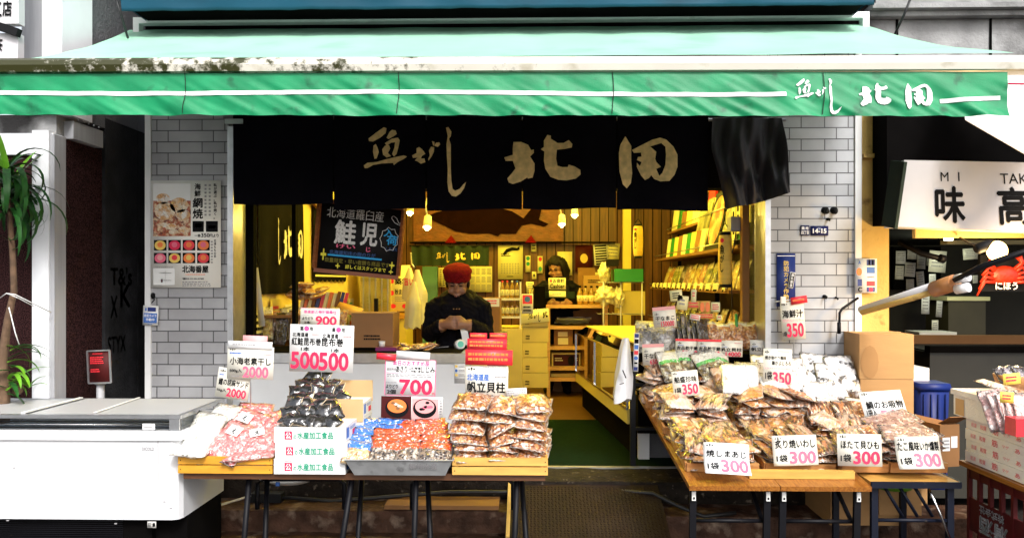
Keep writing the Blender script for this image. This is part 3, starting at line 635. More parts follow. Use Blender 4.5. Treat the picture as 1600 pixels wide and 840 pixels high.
def spot(px, py, Y, label, w_=10, col=(1, .74, .16), dx=-.02, red=False):
    c = P(px, py, Y); t = thing('track_spotlight', label, 'lamp', c + Vector((0, 0, .12)), 'small spotlights under the ceiling')
    d = Vector((dx, -.35, -.8)).normalized(); Q_ = d.to_track_quat('-Z', 'Y').to_matrix()
    b = MB(); b.lathe(c + Vector((0, 0, .03)), [(.018, .06), (.03, .05), (.034, -.02), (.036, -.045)], 14, 0, Q_); b.build('shade', M['plastic'], t)
    b = MB(); b.blob(c + d*.055 + Vector((0, 0, .03)), (.019, .019, .019), 0, sub=2); b.build('bulb', M['bulb'], t)
    b = MB(); b.tube([c + Vector((0, .01, .06)), c + Vector((-.02, .02, .16)), c + Vector((.01, .02, .28))], .007, 6); b.build('arm', M['plastic'], t)
    l = bpy.data.lights.new('spot_bulb', 'POINT'); l.energy = w_; l.color = col; l.shadow_soft_size = .03
    o = bpy.data.objects.new('spot_bulb', l); COL.objects.link(o); o.parent = t; o.location = d*.13 + Vector((0, 0, -.09))
spot(878, 349, 7.6, 'white spotlight on a bent arm right of the carved fish board', 4)
spot(898, 335, 7.9, 'spotlight peeking under the curtain, farther right than the bent arm one', 4)
spot(641, 331, 7.4, 'bright bare bulb lamp just right of the chalkboard', 4)
spot(668, 353, 6.4, 'small lamp glowing reddish at the left end of the fish board', 2, (1, .35, .1))

# ================================================================== people
def figure(base, face, sh, head, hz, arms, hip=.62, tilt=25, yaw=0, sw=.158, k=1., knee=.32):
    """one continuous clothed body: sh shoulder height, head = head centre, arms = [(elbow, wrist, palm dir)]"""
    b = MB()
    lz = [(hip-.12, .155, .12), (hip, .175, .13), (hip+.14, .165, .125), (sh-.13, .175, .13), (sh-.05, .16, .115), (sh, .12, .085), (sh+.04, .062, .062), (sh+.10, .055, .058)]
    rings = []
    for z, rx, ry in lz:
        y0 = -.05*max(0, (z-hip)/(sh-hip))**2*k
        rings.append([b.bm.verts.new((rx*math.cos(t), y0 + ry*math.sin(t), z)) for t in (2*math.pi*i/20 for i in range(20))])
    for r0, r1 in zip(rings, rings[1:]):
        for i in range(20): b.bm.faces.new((r0[i], r0[(i+1) % 20], r1[(i+1) % 20], r1[i]))
    b.bm.faces.new(rings[0][::-1]); b.bm.faces.new(rings[-1])
    for s in (-1, 1):
        b.tube([(s*.09, 0, hip-.05), (s*.095, -.01, knee), (s*.095, .02, .06)], [.095, .068, .05], 12)
        b.tube([(s*.095, .06, .035), (s*.10, -.08, .035), (s*.105, -.16, .03)], [.04, .045, .028], 10)
    for s, (el, wr, pd) in zip((-1, 1), arms):
        el, wr, pd = Vector(el), Vector(wr), Vector(pd).normalized()
        b.tube([(s*(sw-.05), -.03, sh-.035), (s*sw, -.03, sh-.075), el, wr], [.062, .078, .064, .043], 12)
        b.blob(el, (.062, .062, .062), 0, sub=2); b.blob((s*(sw-.03), -.03, sh-.055), (.068, .075, .066), 0, sub=3)
        pc = wr + pd*.055; side = pd.cross(Vector((0, 0, 1))).normalized(); upv = side.cross(pd)
        b.tube([wr - pd*.02, wr + pd*.03, pc, wr + pd*.085], [.030, .034, .037, .034], 10)
        for i, ln in enumerate((.060, .070, .066, .052)):               # four fingers bent over the paper, unequal lengths
            o_ = wr + pd*.075 + upv*(.030 - .020*i); b.tube([o_, o_ + pd*ln*.5, o_ + pd*ln*.85 - side*s*-.018, o_ + pd*ln*.9 - side*s*-.036], [.0105, .010, .009, .008], 8)
        o_ = wr + pd*.03 + upv*.03; b.tube([o_, o_ + pd*.03 + upv*.02, o_ + pd*.065 + upv*.018], [.013, .012, .009], 8)
    H = Matrix.Translation(head) @ Matrix.Rotation(R(yaw), 4, 'Z') @ Matrix.Rotation(R(tilt), 4, 'X')
    def hb(c, r, amp=0, sub=3):
        n0 = len(b.bm.verts); b.blob((0, 0, 0), r, amp, sub=sub); b.bm.verts.ensure_lookup_table()
        for v in b.bm.verts[n0:]: v.co = H @ (Vector(c) + v.co)
    hb((0, .012, .02), (.078, .094, .098)); hb((0, -.018, -.045), (.062, .072, .075)); hb((0, -.045, -.095), (.034, .036, .026))     # skull, jaw, chin
    hb((0, -.092, -.022), (.015, .022, .014), sub=2); hb((0, -.088, .004), (.009, .012, .028), sub=2)                                # nose
    for s in (-1, 1): hb((s*.079, .012, -.012), (.012, .022, .032), sub=2); hb((s*.042, -.068, -.035), (.024, .02, .022), sub=2); hb((s*.030, -.078, .024), (.026, .014, .008), sub=2)
    hb((0, -.085, -.058), (.026, .014, .007), sub=2); hb((0, -.082, -.071), (.022, .014, .007), sub=2)
    b.tube([(0, -.01, sh-.02), H @ Vector((0, .02, -.05))], [.058, .052], 12)
    for f in b.bm.faces: f.smooth = True
    me = b.mesh('body', [M['coat'], M['skin']])
    o = bpy.data.objects.new('body', me); COL.objects.link(o)
    r_ = o.modifiers.new('r', 'REMESH'); r_.mode = 'VOXEL'; r_.voxel_size = .0065; r_.use_smooth_shade = True
    s_ = o.modifiers.new('s', 'SMOOTH'); s_.factor = .4; s_.iterations = 2
    me2 = bpy.data.meshes.new_from_object(o.evaluated_get(bpy.context.evaluated_depsgraph_get()))
    o.modifiers.clear(); o.data = me2; bpy.data.meshes.remove(me); me2.materials.clear(); me2.materials.append(M['coat']); me2.materials.append(M['skin'])
    wr = [(Vector(a[1]), Vector(a[2]).normalized()) for a in arms]; Hi = H.inverted()
    for p in me2.polygons:
        p.use_smooth = True; c = p.center; h = Hi @ c
        if (h.z > -.121 and h.length < .17 and abs(h.x) < .1 and ((h.y < .03 and (c.y < -.165 or c.z > sh + .055)) or h.z > -.06)) or any((c - q).dot(d) > -.002 and (c - q).length < .2 and c.y < q.y + .04 for q, d in wr): p.material_index = 1
    sk = {v for p in me2.polygons if p.material_index == 1 for v in p.vertices}; nn = [v.normal.copy() for v in me2.vertices]
    for v in me2.vertices:                                       # creases of the clothes
        if v.index not in sk:
            q = v.co; w1 = noise.noise(Vector((q.x*9, q.y*9, q.z*22))); w2 = abs(noise.noise(Vector((q.x*16 + q.z*14, q.y*16, q.z*18))))
            v.co = q + nn[v.index]*(.010*w1 - .014*w2 + .006)
    o.location = base; W[o] = Vector(base)
    return o, H
def headpart(name, H, base, m, o, fn):
    b = MB(); fn(b); 
    for v in b.bm.verts: v.co = H @ v.co + Vector(base)
    return b.build(name, M[m], o)
def eyes(o, H, base):
    for s in (-1, 1):
        headpart('eyebrow', H, base, 'hair', o, lambda b: b.tube([(s*.014, -.092, .030), (s*.032, -.088, .036), (s*.052, -.076, .032)], [.003, .0045, .002], 6))
        headpart('eye', H, base, 'ink', o, lambda b: b.blob((s*.030, -.083, .010), (.014, .006, .0035), 0, sub=2))
    headpart('lips', H, base, 'lips', o, lambda b: b.tube([(-.018, -.092, -.066), (0, -.0975, -.064), (.018, -.092, -.066)], [.002, .004, .002], 6))
M['lips'] = flat('lips', (.38, .13, .10), .45)
b1 = P(717, 440, 5.75); b1.z = FL
o1, H1 = figure(b1, 0, 1.06, (0, -.10, 1.165), 0, [((-.200, -.06, .80), (-.085, -.255, .875), (.75, -.35, .05)), ((.200, -.06, .80), (.085, -.255, .875), (-.75, -.35, .05))], hip=.60, tilt=24)
o1.name = 'person'; tag(o1, 'person in a red knit cap and black coat looking down at a receipt', 'person')
def capfn(b):
    b.lathe((0, .012, .028), [(.090, -.008), (.096, .0), (.097, .024), (.093, .030), (.102, .044), (.101, .062), (.088, .082), (.055, .098), (.01, .104)], 32)
    for v in b.bm.verts: v.co += Vector((v.co.x, v.co.y, 0)).normalized() * .003 * math.sin(math.atan2(v.co.y, v.co.x)*11) * (1 if v.co.z > .06 else .3)
headpart('cap', H1, b1, 'cap', o1, capfn)
headpart('hair', H1, b1, 'hair', o1, lambda b: [b.blob((s*.074, .02, -.005), (.014, .05, .045), .1, sub=2) for s in (-1, 1)] and b.blob((0, .075, -.02), (.07, .035, .06), .1, sub=2))
eyes(o1, H1, b1)
b = MB(); b.tube([b1 + Vector((.115*math.cos(t), -.035 + .10*math.sin(t), 1.055 + .035*math.sin(t))) for t in (-.9 + 5.0*k/20 for k in range(21))], [.012 + .022*math.sin(math.pi*k/20) for k in range(21)], 10); b.build('hood', M['coat'], o1)
b = MB(); b.tube([b1 + Vector((.004, -.135 - .055*min(1, k/3), 1.02 - .05*k)) for k in range(8)], .004, 6); b.build('zip', M['dark'], o1)
b = MB()
for q in ((-.02, 0), (.0, .002), (.02, 0)): b.blob(b1 + Vector((q[0], -.183, .98)), (.006, .003, .004), 0, sub=1)
b.build('coat_lettering', M['card'], o1)
rc = MB(); rb_ = P(722, 505, 5.45)
def recf(u, v):
    p = P(716 + 11*u + 8*v, 504 + 34*v, 5.47); p.y += .03*math.sin(v*4); return p
rc.sheet(recf, 4, 14); tag(rc.build('receipt', M['paperw']), 'long white paper receipt held in both hands', 'receipt')
rl = thing('receipt_roll', 'green cored paper roll curling on the counter below the receipt', 'paper roll', P(715, 549, 5.42))
b = MB(); Rm = Matrix.Rotation(R(80), 3, 'X') @ Matrix.Rotation(R(20), 3, 'Y'); b.lathe(P(718, 538, 5.42), [(.022, -.03), (.034, -.03), (.034, .03), (.022, .03)], 18, 0, Rm); b.build('paper', M['paperw'], rl)
b = MB(); b.lathe(P(718, 538, 5.42), [(.0215, -.032), (.0215, .032)], 14, 0, Rm); b.build('core', mat('mint_core', (.12, .55, .42), .5), rl)

b2 = P(871, 440, 8.5); b2.z = FL
o2, H2 = figure(b2, 0, 1.17, (-.02, -.06, 1.315), 0, [((-.195, -.08, .93), (-.10, -.27, .95), (.5, -.6, -.1)), ((.195, -.08, .93), (.12, -.28, .95), (-.4, -.6, -.1))], hip=.72, tilt=24, yaw=-20, knee=.38)
o2.name = 'person'; tag(o2, 'person with long dark hair and black coat behind the cash desk', 'person')
def hairfn(b):
    g_ = bmesh.ops.create_icosphere(b.bm, subdivisions=4, radius=1)
    for v in g_['verts']:
        c = v.co.copy(); front = c.y < -.25
        k = 1.0 + .02*math.sin(c.x*40)
        v.co = Vector((c.x*.094*k, .022 + c.y*.104*k, .022 + c.z*.108))
        if front and v.co.z < .062 - .35*abs(v.co.x): v.co.y = max(v.co.y, -.02 - .1*0); v.co.x *= .9
    for f in b.bm.faces: f.smooth = True
    for s in (-1, 1):
        for i in range(6):
            y0 = -.035 + i*.022; b.tube([(s*(.066 - .002*i), y0, .085), (s*.090, y0, .03), (s*(.098 + .003*i), y0 - .004, -.06), (s*(.108 - .006*i), y0 + .01, -.16), (s*(.10 - .01*i), y0 + .02, -.24)], [.014, .019, .021, .02, .008], 8)
    for i in range(7): b.tube([((i-3)*.022, .095, .06), ((i-3)*.026, .105, -.06), ((i-3)*.028, .10, -.25)], [.02, .026, .012], 8)
headpart('hair', H2, b2, 'hair', o2, hairfn)
eyes(o2, H2, b2)

# ================================================================== interior: back wall
Y9 = 9.9
fb = thing('carved_board', 'large carved wooden board with a dark fish, hanging on the back wall', 'wood carving', P(760, 377, 9.86))
b = MB(); b.box(X(646, 9.86), X(880, 9.86), 9.86, 9.93, Z(377, 9.86), Z(318, 9.86)); b.build('board', M['carved'], fb, bev=.006)
b = MB(); fp = [(668,338),(680,332),(720,322),(770,322),(800,330),(818,341),(830,326),(838,316),(846,328),(842,343),(857,350),(850,354),(830,349),(815,352),(806,365),(782,365),(778,369),(764,364),(735,365),(712,361),(694,352),(678,345)]
b.prism([(X(x, 9.84), Z(y, 9.84)) for x, y in fp], 9.835, 9.865); b.build('fish_carving', M['darkcarved'], fb, bev=.008)
b = MB(); b.box(X(640, 9.8), X(962, 9.8), 9.80, 9.90, Z(379.5, 9.8), Z(377.5, 9.8)); tag(b.build('shelf_rail', M['dark']), 'thin dark rail running under the carved fish board', 'rail')
for x_, l_ in ((704, 'left'), (829, 'right')):
    b = MB(); b.prism([(X(x_-9, 9.76), Z(379, 9.76)), (X(x_+9, 9.76), Z(379, 9.76)), (X(x_+1, 9.76), Z(367, 9.76))], 9.76, 9.80); tag(b.build('red_bracket', M['cap']), f'small red triangular bracket under the {l_} end of the fish board', 'bracket')
gn = thing('green_curtain', 'dark green half curtain with gold characters on the back wall', 'curtain', P(704, 414, 8.95))
gfr = lambda x, y, o=0: P(x, y, 8.95) + Vector((0, .012*math.sin(x*.35) - o, 0))
b = MB(); b.sheet(lambda u, v: gfr(643 + 121*u, 384 + 31*v), 50, 6); clo = b.build('cloth', M['green'], gn)
b = MB(); g_ = lambda x, y: gfr(x, y, .006)
brush(b, SAKANA, (682, 394, 690, 404), g_, 3); brush(b, GA, (691, 396, 696, 403), g_, 3); brush(b, SHI, (698, 394, 702, 410), g_, 3); brush(b, KITA, (711, 394, 728, 407), g_, 3); brush(b, TA, (736, 394, 750, 406), g_, 3); b.build('lettering', M['yellowink'], clo)
b = MB(); b.tube([P(640, 384, 8.95), P(768, 384, 8.95)], .008); b.build('rod', M['black'], gn)
M['yp'] = mat('calendar_paper', (.80, .74, .40), .6, var=.04)
card('wall_calendar', 'tall wall calendar with a black fish drawing above a date grid', (778, 383, 817, 436), 9.9, [('~2', .12, .24, .5, .34, 'ink')] + [('~6', .12 + .11*i, .52, .19 + .11*i, .85, 'greyink') for i in range(7)] + [('~1', .35, .9, .65, .94, 'ink')], m='yp', cat='calendar')
b = MB(); b.prism([(X(x, 9.88), Z(y, 9.88)) for x, y in ((786,396),(791,389),(800,386),(808,387),(812,384),(812,390),(808,391),(800,391),(793,394),(788,399))], 9.885, 9.89)
fo = b.build('fish_print', M['ink'], [o for o in COL.objects if o.name.startswith('wall_calendar')][0])
card('year_calendar', 'wide yellow year calendar behind the person in the red cap', (733, 416, 769, 456), 9.9, [('~5', .06 + .24*i, .08 + .31*j, .24 + .24*i, .32 + .31*j, 'greyink') for i in range(4) for j in range(3)], m='yp', cat='calendar')
card('wall_notice', 'small vertical notice with black lettering left of the red cap', (685, 418, 697, 448), 9.9, [('~9', .15, .06, .45, .95, 'ink'), ('~9', .55, .06, .85, .95, 'ink')], m='yp', cat='notice')
for bx, l_, it in (((821, 399, 829, 425), 'switch plate with two green dots beside the calendar', [('o', .15, .05, .85, .3, 'greenink'), ('o', .15, .38, .85, .62, 'greenink')]),
                   ((840, 400, 848, 427), 'switch plate with a red and a green dot near the cash desk', [('o', .15, .05, .85, .3, 'red'), ('o', .15, .6, .85, .88, 'greenink')]),
                   ((830, 379, 838, 393), 'small beige plate just under the dark rail', [('~2', .2, .2, .8, .8, 'ink')]), ((831, 424, 838, 436), 'beige socket plate below the green dotted switch plate', [('o', .3, .3, .7, .7, 'ink')])):
    card('switch_plate', l_, bx, 9.93, it, m='yp', cat='switch plate', th=.01)
card('framed_plaque', 'dark red framed plaque with a round gold emblem', (899, 383, 926, 424), 9.9, [('o', .28, .32, .72, .68, 'yellowink'), ('#', .38, .45, .62, .55, 'darkred')], m='darkred', cat='plaque', th=.02)
card('louvre_panel', 'white panel with dark slats right of the dark red plaque', (928, 381, 950, 414), 9.88, [('#', .1, .06 + .12*i, .9, .13 + .12*i, 'ink') for i in range(8)], rot=-4, m='paperw', cat='wall panel', th=.02)
card('paper_board', 'blank pale yellow board on the wall behind the cashier', (871, 393, 894, 430), 9.9, [], m='yp', cat='notice board', th=.015)
b = MB(); b.box(X(660, 9.3), X(683, 9.3), 9.3, 9.4, FL, Z(416, 9.3)); tag(b.build('teal_door', mat('teal_paint', (.10, .26, .22), .5), bev=.01), 'narrow teal door behind the hanging bags', 'door')

# ------------------------------------------------------------------ cash desk
cs = thing('cash_desk_shelf', 'open wooden shelf unit under the cash register', 'shelf unit', P(903, 606, 8.1))
x0, x1 = X(855, 8.1), X(950, 8.1); yb0, yb1 = 8.1, 8.55
for a in (x0, x1 - .03):
    b = MB(); b.box(a, a+.03, yb0, yb1, FL, Z(478, 8.1)); b.build('side_panel', M['cratepale'], cs, bev=.002)
for k, py in enumerate((476, 509, 541, 573, 590)):
    b = MB(); b.box(x0+(.031 if k else -.01), x1-(.031 if k else -.01), yb0+.005, yb1, Z(py+5, 8.1), Z(py, 8.1)); b.build('shelf_board', M['cratepale'], cs, bev=.002)
b = MB(); b.box(x0+.03, x1-.03, yb1-.02, yb1-.005, FL, Z(482, 8.1)); b.build('back_panel', M['carddark'], cs)
def carton(name, label, box, Y, depth, m='card', items=(), group=None, cat='box', rot=0, flap=True):
    x0, x1, z0, z1 = X(box[0], Y), X(box[2], Y), Z(box[3], Y), Z(box[1], Y)
    T = Matrix.Translation(((x0+x1)/2, Y, (z0+z1)/2)) @ Matrix.Rotation(R(rot), 4, 'Z')
    b = MB(); b.box(-(x1-x0)/2, (x1-x0)/2, 0, depth, -(z1-z0)/2, (z1-z0)/2, 0, T); o = tag(b.build(name, M[m], bev=min(.006, (z1-z0)*.06)), label, cat, group)
    if flap:
        b = MB(); b.box(-(x1-x0)/2*.999, (x1-x0)/2*.999, depth*.46, depth*.54, (z1-z0)/2+.001, (z1-z0)/2+.003, 0, T); b.build('tape', M['cardlight'], o)
    fr = lambda fx, fy, off=0: T @ Vector(((fx-.5)*(x1-x0), -off, (.5-fy)*(z1-z0)))
    print_items(o, fr, items, .003); return o
carton('brown_box', 'brown box with two pale labels on the upper desk shelf', (866, 514, 895, 541), 8.2, .3, 'carddark', [('#', .2, .15, .72, .42, 'yp'), ('#', .2, .5, .75, .88, 'yp')])
carton('red_box', 'cream box with a dark red label on the middle desk shelf', (862, 551, 912, 573), 8.2, .3, 'yellowbox', [('#', .05, .1, .95, .9, 'darkred'), ('o', .5, .18, .72, .9, 'ink'), ('~2', .1, .3, .35, .6, 'yp')])
carton('flat_carton', 'flat cream carton on the lowest desk shelf', (861, 583, 915, 592), 8.2, .3, 'yellowbox')
for i in range(3):
    b = MB(); x_ = 866 + i*2; b.sheet(lambda u, v: P(x_ + 54*u, 505 - i*3 - 4*v, 8.15 + .25*v) + Vector((0, 0, .012*noise.noise(Vector((u*4, v*4, i))))), 8, 4)
    bmesh.ops.solidify(b.bm, geom=b.bm.faces[:], thickness=.012)
    tag(b.build('paper_sheaf', M['paperw']), f'sheaf of wrapping paper on the top desk shelf, {ORD[i]} from the bottom', 'paper')
rg = thing('cash_register', 'dark green cash register in front of the long haired cashier', 'cash register', P(868, 476, 8.25))
x0, x1 = X(850, 8.2), X(900, 8.2)
b = MB(); b.box(x0, x1, 8.2, 8.5, Z(476, 8.2), Z(466, 8.2)); b.build('drawer', M['dark'], rg, bev=.008)
b = MB(); b.box(x0+.01, x1-.01, 8.24, 8.5, Z(466, 8.2)+.002, Z(456, 8.2)); b.build('keyboard_body', M['green'], rg, bev=.01)
b = MB(); b.box(x0+.02, x0+.26, 8.28, 8.34, Z(456, 8.2)+.002, Z(448, 8.2)); b.build('display', M['black'], rg, bev=.004)
card('cashier_sign', 'white cashier sign with red and black lettering standing on the register', (857, 433, 884, 453), 8.16, [('#', 0, 0, 1, .05, 'ink'), ('#', 0, .95, 1, 1, 'ink'), ('¥', .07, .1, .22, .4, 'red', .03), ('お会計', .27, .1, .9, .42, 'ink', .01), ('Cashier', .1, .52, .92, .86, 'ink', .01)], m='yp', cat='sign')
card('folded_card', 'pale green card tent below the cashier sign', (858, 454, 884, 464), 8.14, [('~1', .2, .3, .8, .7, 'greyink')], tilt=25, m='yp', cat='card')
M['sauce'] = mat('amber_bottle', (.30, .17, .03), .12, var=.3, vs=20, coat=.6)
def bottle_me(h, r, capc):
    b = MB(); b.lathe((0, 0, 0), [(r*.9, 0), (r, .01), (r, h*.55), (r*.8, h*.68), (r*.38, h*.80), (r*.36, h*.9)], 14); return b.mesh('bottle', M['sauce']), capc
def bottle(px, py, Y, h, r, label, group, capc):
    c = P(px, py, Y); me, _ = bottle_me(h, r, capc); o = tag(place(me, 'bottle', c), label, 'bottle', group)
    b = MB(); b.lathe(c + Vector((0, 0, h*.895)), [(r*.45, 0), (r*.45, h*.1)], 10); b.build('cap', M[capc], o)
    b = MB(); b.lathe(c + Vector((0, 0, h*.16)), [(r*1.02, 0), (r*1.02, h*.32)], 14); lb_ = b.build('bottle_label', M['yp'], o)
    b = MB(); b.bar(c + Vector((-.004, -r*1.04, h*.2)), c + Vector((.006, -r*1.04, h*.44)), .008, .002); b.build('brush_mark', M['ink'], lb_)
for i in range(4): bottle(906 + 9*i, 475, 8.2, .19, .029, f'bottle with a dark cap beside the register, {ORD[i]} from the left', 'bottles beside the register', 'dark')
rk = thing('bottle_rack', 'two tier white rack holding rows of sauce bottles', 'rack', P(797, 512, 7.4))
x0, x1 = X(779, 7.4), X(814, 7.4)
for a in (x0, x1-.012):
    b = MB(); b.box(a, a+.012, 7.4, 7.65, Z(516, 7.4), Z(440, 7.4)); b.build('side_panel', M['plastic'], rk)
for py in (466, 494):
    b = MB(); b.box(x0+.013, x1-.013, 7.4, 7.65, Z(py+3, 7.4), Z(py, 7.4)); b.build('shelf_board', M['plastic'], rk)
for j, py in enumerate((465.5, 493.5)):
    for i in range(4): bottle(785 + 7.6*i, py, 7.47, .165, .0215, f'sauce bottle on the {"upper" if j == 0 else "lower"} tier of the white rack, {ORD[i]} from the left', 'sauce bottles in the white rack', ['redfilm', 'redfilm', 'plastic', 'blue'][i] if j == 0 else 'yellowink')
b = MB(); b.box(X(776, 7.4), X(816, 7.4), 7.38, 8.0, FL, Z(513, 7.4)); tag(b.build('low_counter', M['yellowbox'], bev=.006), 'low yellow counter under the bottle rack', 'counter')
card('small_poster', 'small red and white poster beside the bottle rack', (815, 459, 833, 490), 7.35, [('#', .08, .05, .92, .5, 'redfilm'), ('o', .25, .12, .75, .42, 'blue'), ('~2', .15, .58, .85, .92, 'ink')], m='paperw', cat='poster')
b = MB(); b.box(X(834, 7.9), X(852, 7.9), 7.9, 8.1, Z(482, 7.9), Z(447, 7.9)); tag(b.build('card_terminal', M['dark'], bev=.01), 'dark machine left of the cash register', 'machine')
for i in range(7):
    b = MB(); x_, y_ = P(822 + 3.6*i, 470, 8.1).x, 8.1 + .02*(i % 2); b.tube([(x_, y_, 1.36), (x_ + .02*math.sin(i), y_, 1.58 + .03*math.cos(i*2))], .006, 6); tag(b.build('pen', M[['ink', 'yellowink', 'plastic'][i % 3]]), f'pen in the cluster left of the register, {ORD[i]} from the left', 'pen', 'pens beside the register')
# stacked cream cartons
for i in range(5):
    y1 = 605 - 23.6*i; carton('cream_carton', f'cream carton in the stack left of the cash desk, {ORD[i]} from the bottom', (815.5 + (i % 2), y1-22.8, 857 - (i*7 % 3), y1), 7.6, .3, 'yellowbox', [('~2', .12, .5, .28, .85, 'ink')], 'stacked cream cartons', 'carton')
ft = card('carton_lid', 'cream lid with brush characters tilted on top of the carton stack', (813, 483, 858, 504), 7.55, [], rot=-5, tilt=10, m='yp', cat='lid', th=.02)
b = MB(); lf = lambda x, y: P(x, y - (x-835)*.09, 7.53)
brush(b, SAKANA, (825, 488, 833, 498), lf); brush(b, GA, (834, 491, 839, 498), lf); brush(b, SHI, (841, 488, 845, 503), lf); brush(b, KITA, (848, 487, 856, 498), lf); b.build('lettering', M['ink'], ft)
carton('brown_cabinet', 'dark brown carton with a white label behind the person in the red cap', (742, 466, 781, 530), 6.6, .4, 'carddark', [('#', .3, .0, .98, .2, 'paperw'), ('~2', .35, .03, .9, .15, 'red')])
b = MB(); b.box(X(700, 6.3), X(790, 6.3), 6.3, 6.7, FL, Z(522, 6.3)); tag(b.build('inner_counter', M['greywall'], bev=.01), 'dim grey inner counter behind the person in the red cap', 'counter')
carton('gold_carton', 'tall mustard carton with dark lettering at the right end of the counter', (727, 541, 759, 630), 5.6, .18, 'yellowbox', [('~7', .62, .1, .85, .9, 'ink'), ('#', .0, .05, .3, .5, 'carddark')], flap=False)

# ------------------------------------------------------------------ counter at the front of the shop (white chest)
ct = thing('serving_counter', 'long white chest counter closing the left half of the entrance', 'counter', P(550, 735, 5.1))
x0, x1 = -1.89, X(727, 5.1)
b = MB(); b.box(x0, x1, 5.1, 5.62, FL+.02, Z(568, 5.1)); b.build('front_body', mat('counter_white', (.56, .57, .59), .35, var=.05, dirt=((.36, .33, .29), 7, .68, .85)), ct, bev=.01)
b = MB(); b.box(x0-.01+.012, x1+.01, 5.09, 5.63, Z(568, 5.1)+.003, Z(552, 5.1)); b.build('top_rim', M['alu'], ct, bev=.004)
b = MB(); b.box(x0+.03, x1-.03, 5.12, 5.6, Z(552, 5.1)+.001, Z(552, 5.1)+.006); b.build('dark_top', M['dark'], ct)
card('hazard_label', 'warning label with yellow triangles and a blue disc on the white counter', (710, 562, 727, 598), 5.097, [('#', .05, .03, .3, .13, 'yellowink'), ('#', .05, .22, .3, .32, 'yellowink'), ('o', .05, .4, .3, .52, 'blue'), ('#', .05, .6, .3, .7, 'yellowink')] + [('~2', .38, .03 + .19*i, .95, .15 + .19*i, 'greyink') for i in range(4)] + [('~3', .05, .8, .95, .98, 'greyink')], m='paperw', cat='label', parent=ct)
b = MB(); b.box(X(589, 5.25), X(622, 5.25), 5.2, 5.32, Z(551, 5.25), Z(542, 5.25)); tag(b.build('purple_tray', mat('purple_plastic', (.16, .01, .09), .4), bev=.008), 'small purple tray on the white counter', 'tray')
b = MB(); b.lathe(P(597, 541, 5.3), [(.018, 0), (.022, .035), (.02, .036), (.016, .002)], 14); tag(b.build('white_cup', M['plastic']), 'small white cup beside the purple tray', 'cup')
# ================================================================== packaged goods
def bag_mesh(name, m, w, d, t, seed, seal=.10, lump=.3, fr=5, nx=12, ny=10, crinkle=.004, sag=0.):
    """pillow shaped plastic pouch lying in XY with a flat crimped seal all round"""
    b = MB(); bm = b.bm
    def pr(u):
        a = abs(u*2 - 1); k = max(0, 1 - (a/(1 - seal))**2.6); return k**.6
    def pt(i, j, sgn):
        u, v = i/nx, j/ny; k = pr(u)*pr(v); q = Vector((u*fr*w*9, v*fr*d*9, seed*3.1 + (sgn > 0)*5))
        z = sgn*t*.5*k*(1 + lump*noise.noise(q) + lump*.5*noise.noise(q*2.3))
        e = crinkle*(1-k)*noise.noise(Vector((u*14, v*14, seed))) - sag*((u-.5)**2 + (v-.5)**2)
        return Vector(((u-.5)*w*(1 - .05*k) + .006*noise.noise(Vector((v*4, seed, 0))), (v-.5)*d*(1 - .05*k) + .006*noise.noise(Vector((u*4, 0, seed))), z + e))
    top = {}; bot = {}
    for i in range(nx+1):
        for j in range(ny+1):
            top[i, j] = bm.verts.new(pt(i, j, 1)); edge = i in (0, nx) or j in (0, ny)
            bot[i, j] = top[i, j] if edge else bm.verts.new(pt(i, j, -1))
    uv = bm.loops.layers.uv.new('UVMap')
    for i in range(nx):
        for j in range(ny):
            for g, rv in ((top, 0), (bot, 1)):
                ks = [(i, j), (i+1, j), (i+1, j+1), (i, j+1)]; ks = ks[::-1] if rv else ks
                f = bm.faces.new([g[k] for k in ks]); f.smooth = True
                for l, k in zip(f.loops, ks): l[uv].uv = (k[0]/nx, k[1]/ny)
    return b.mesh(name, m, recalc=False)
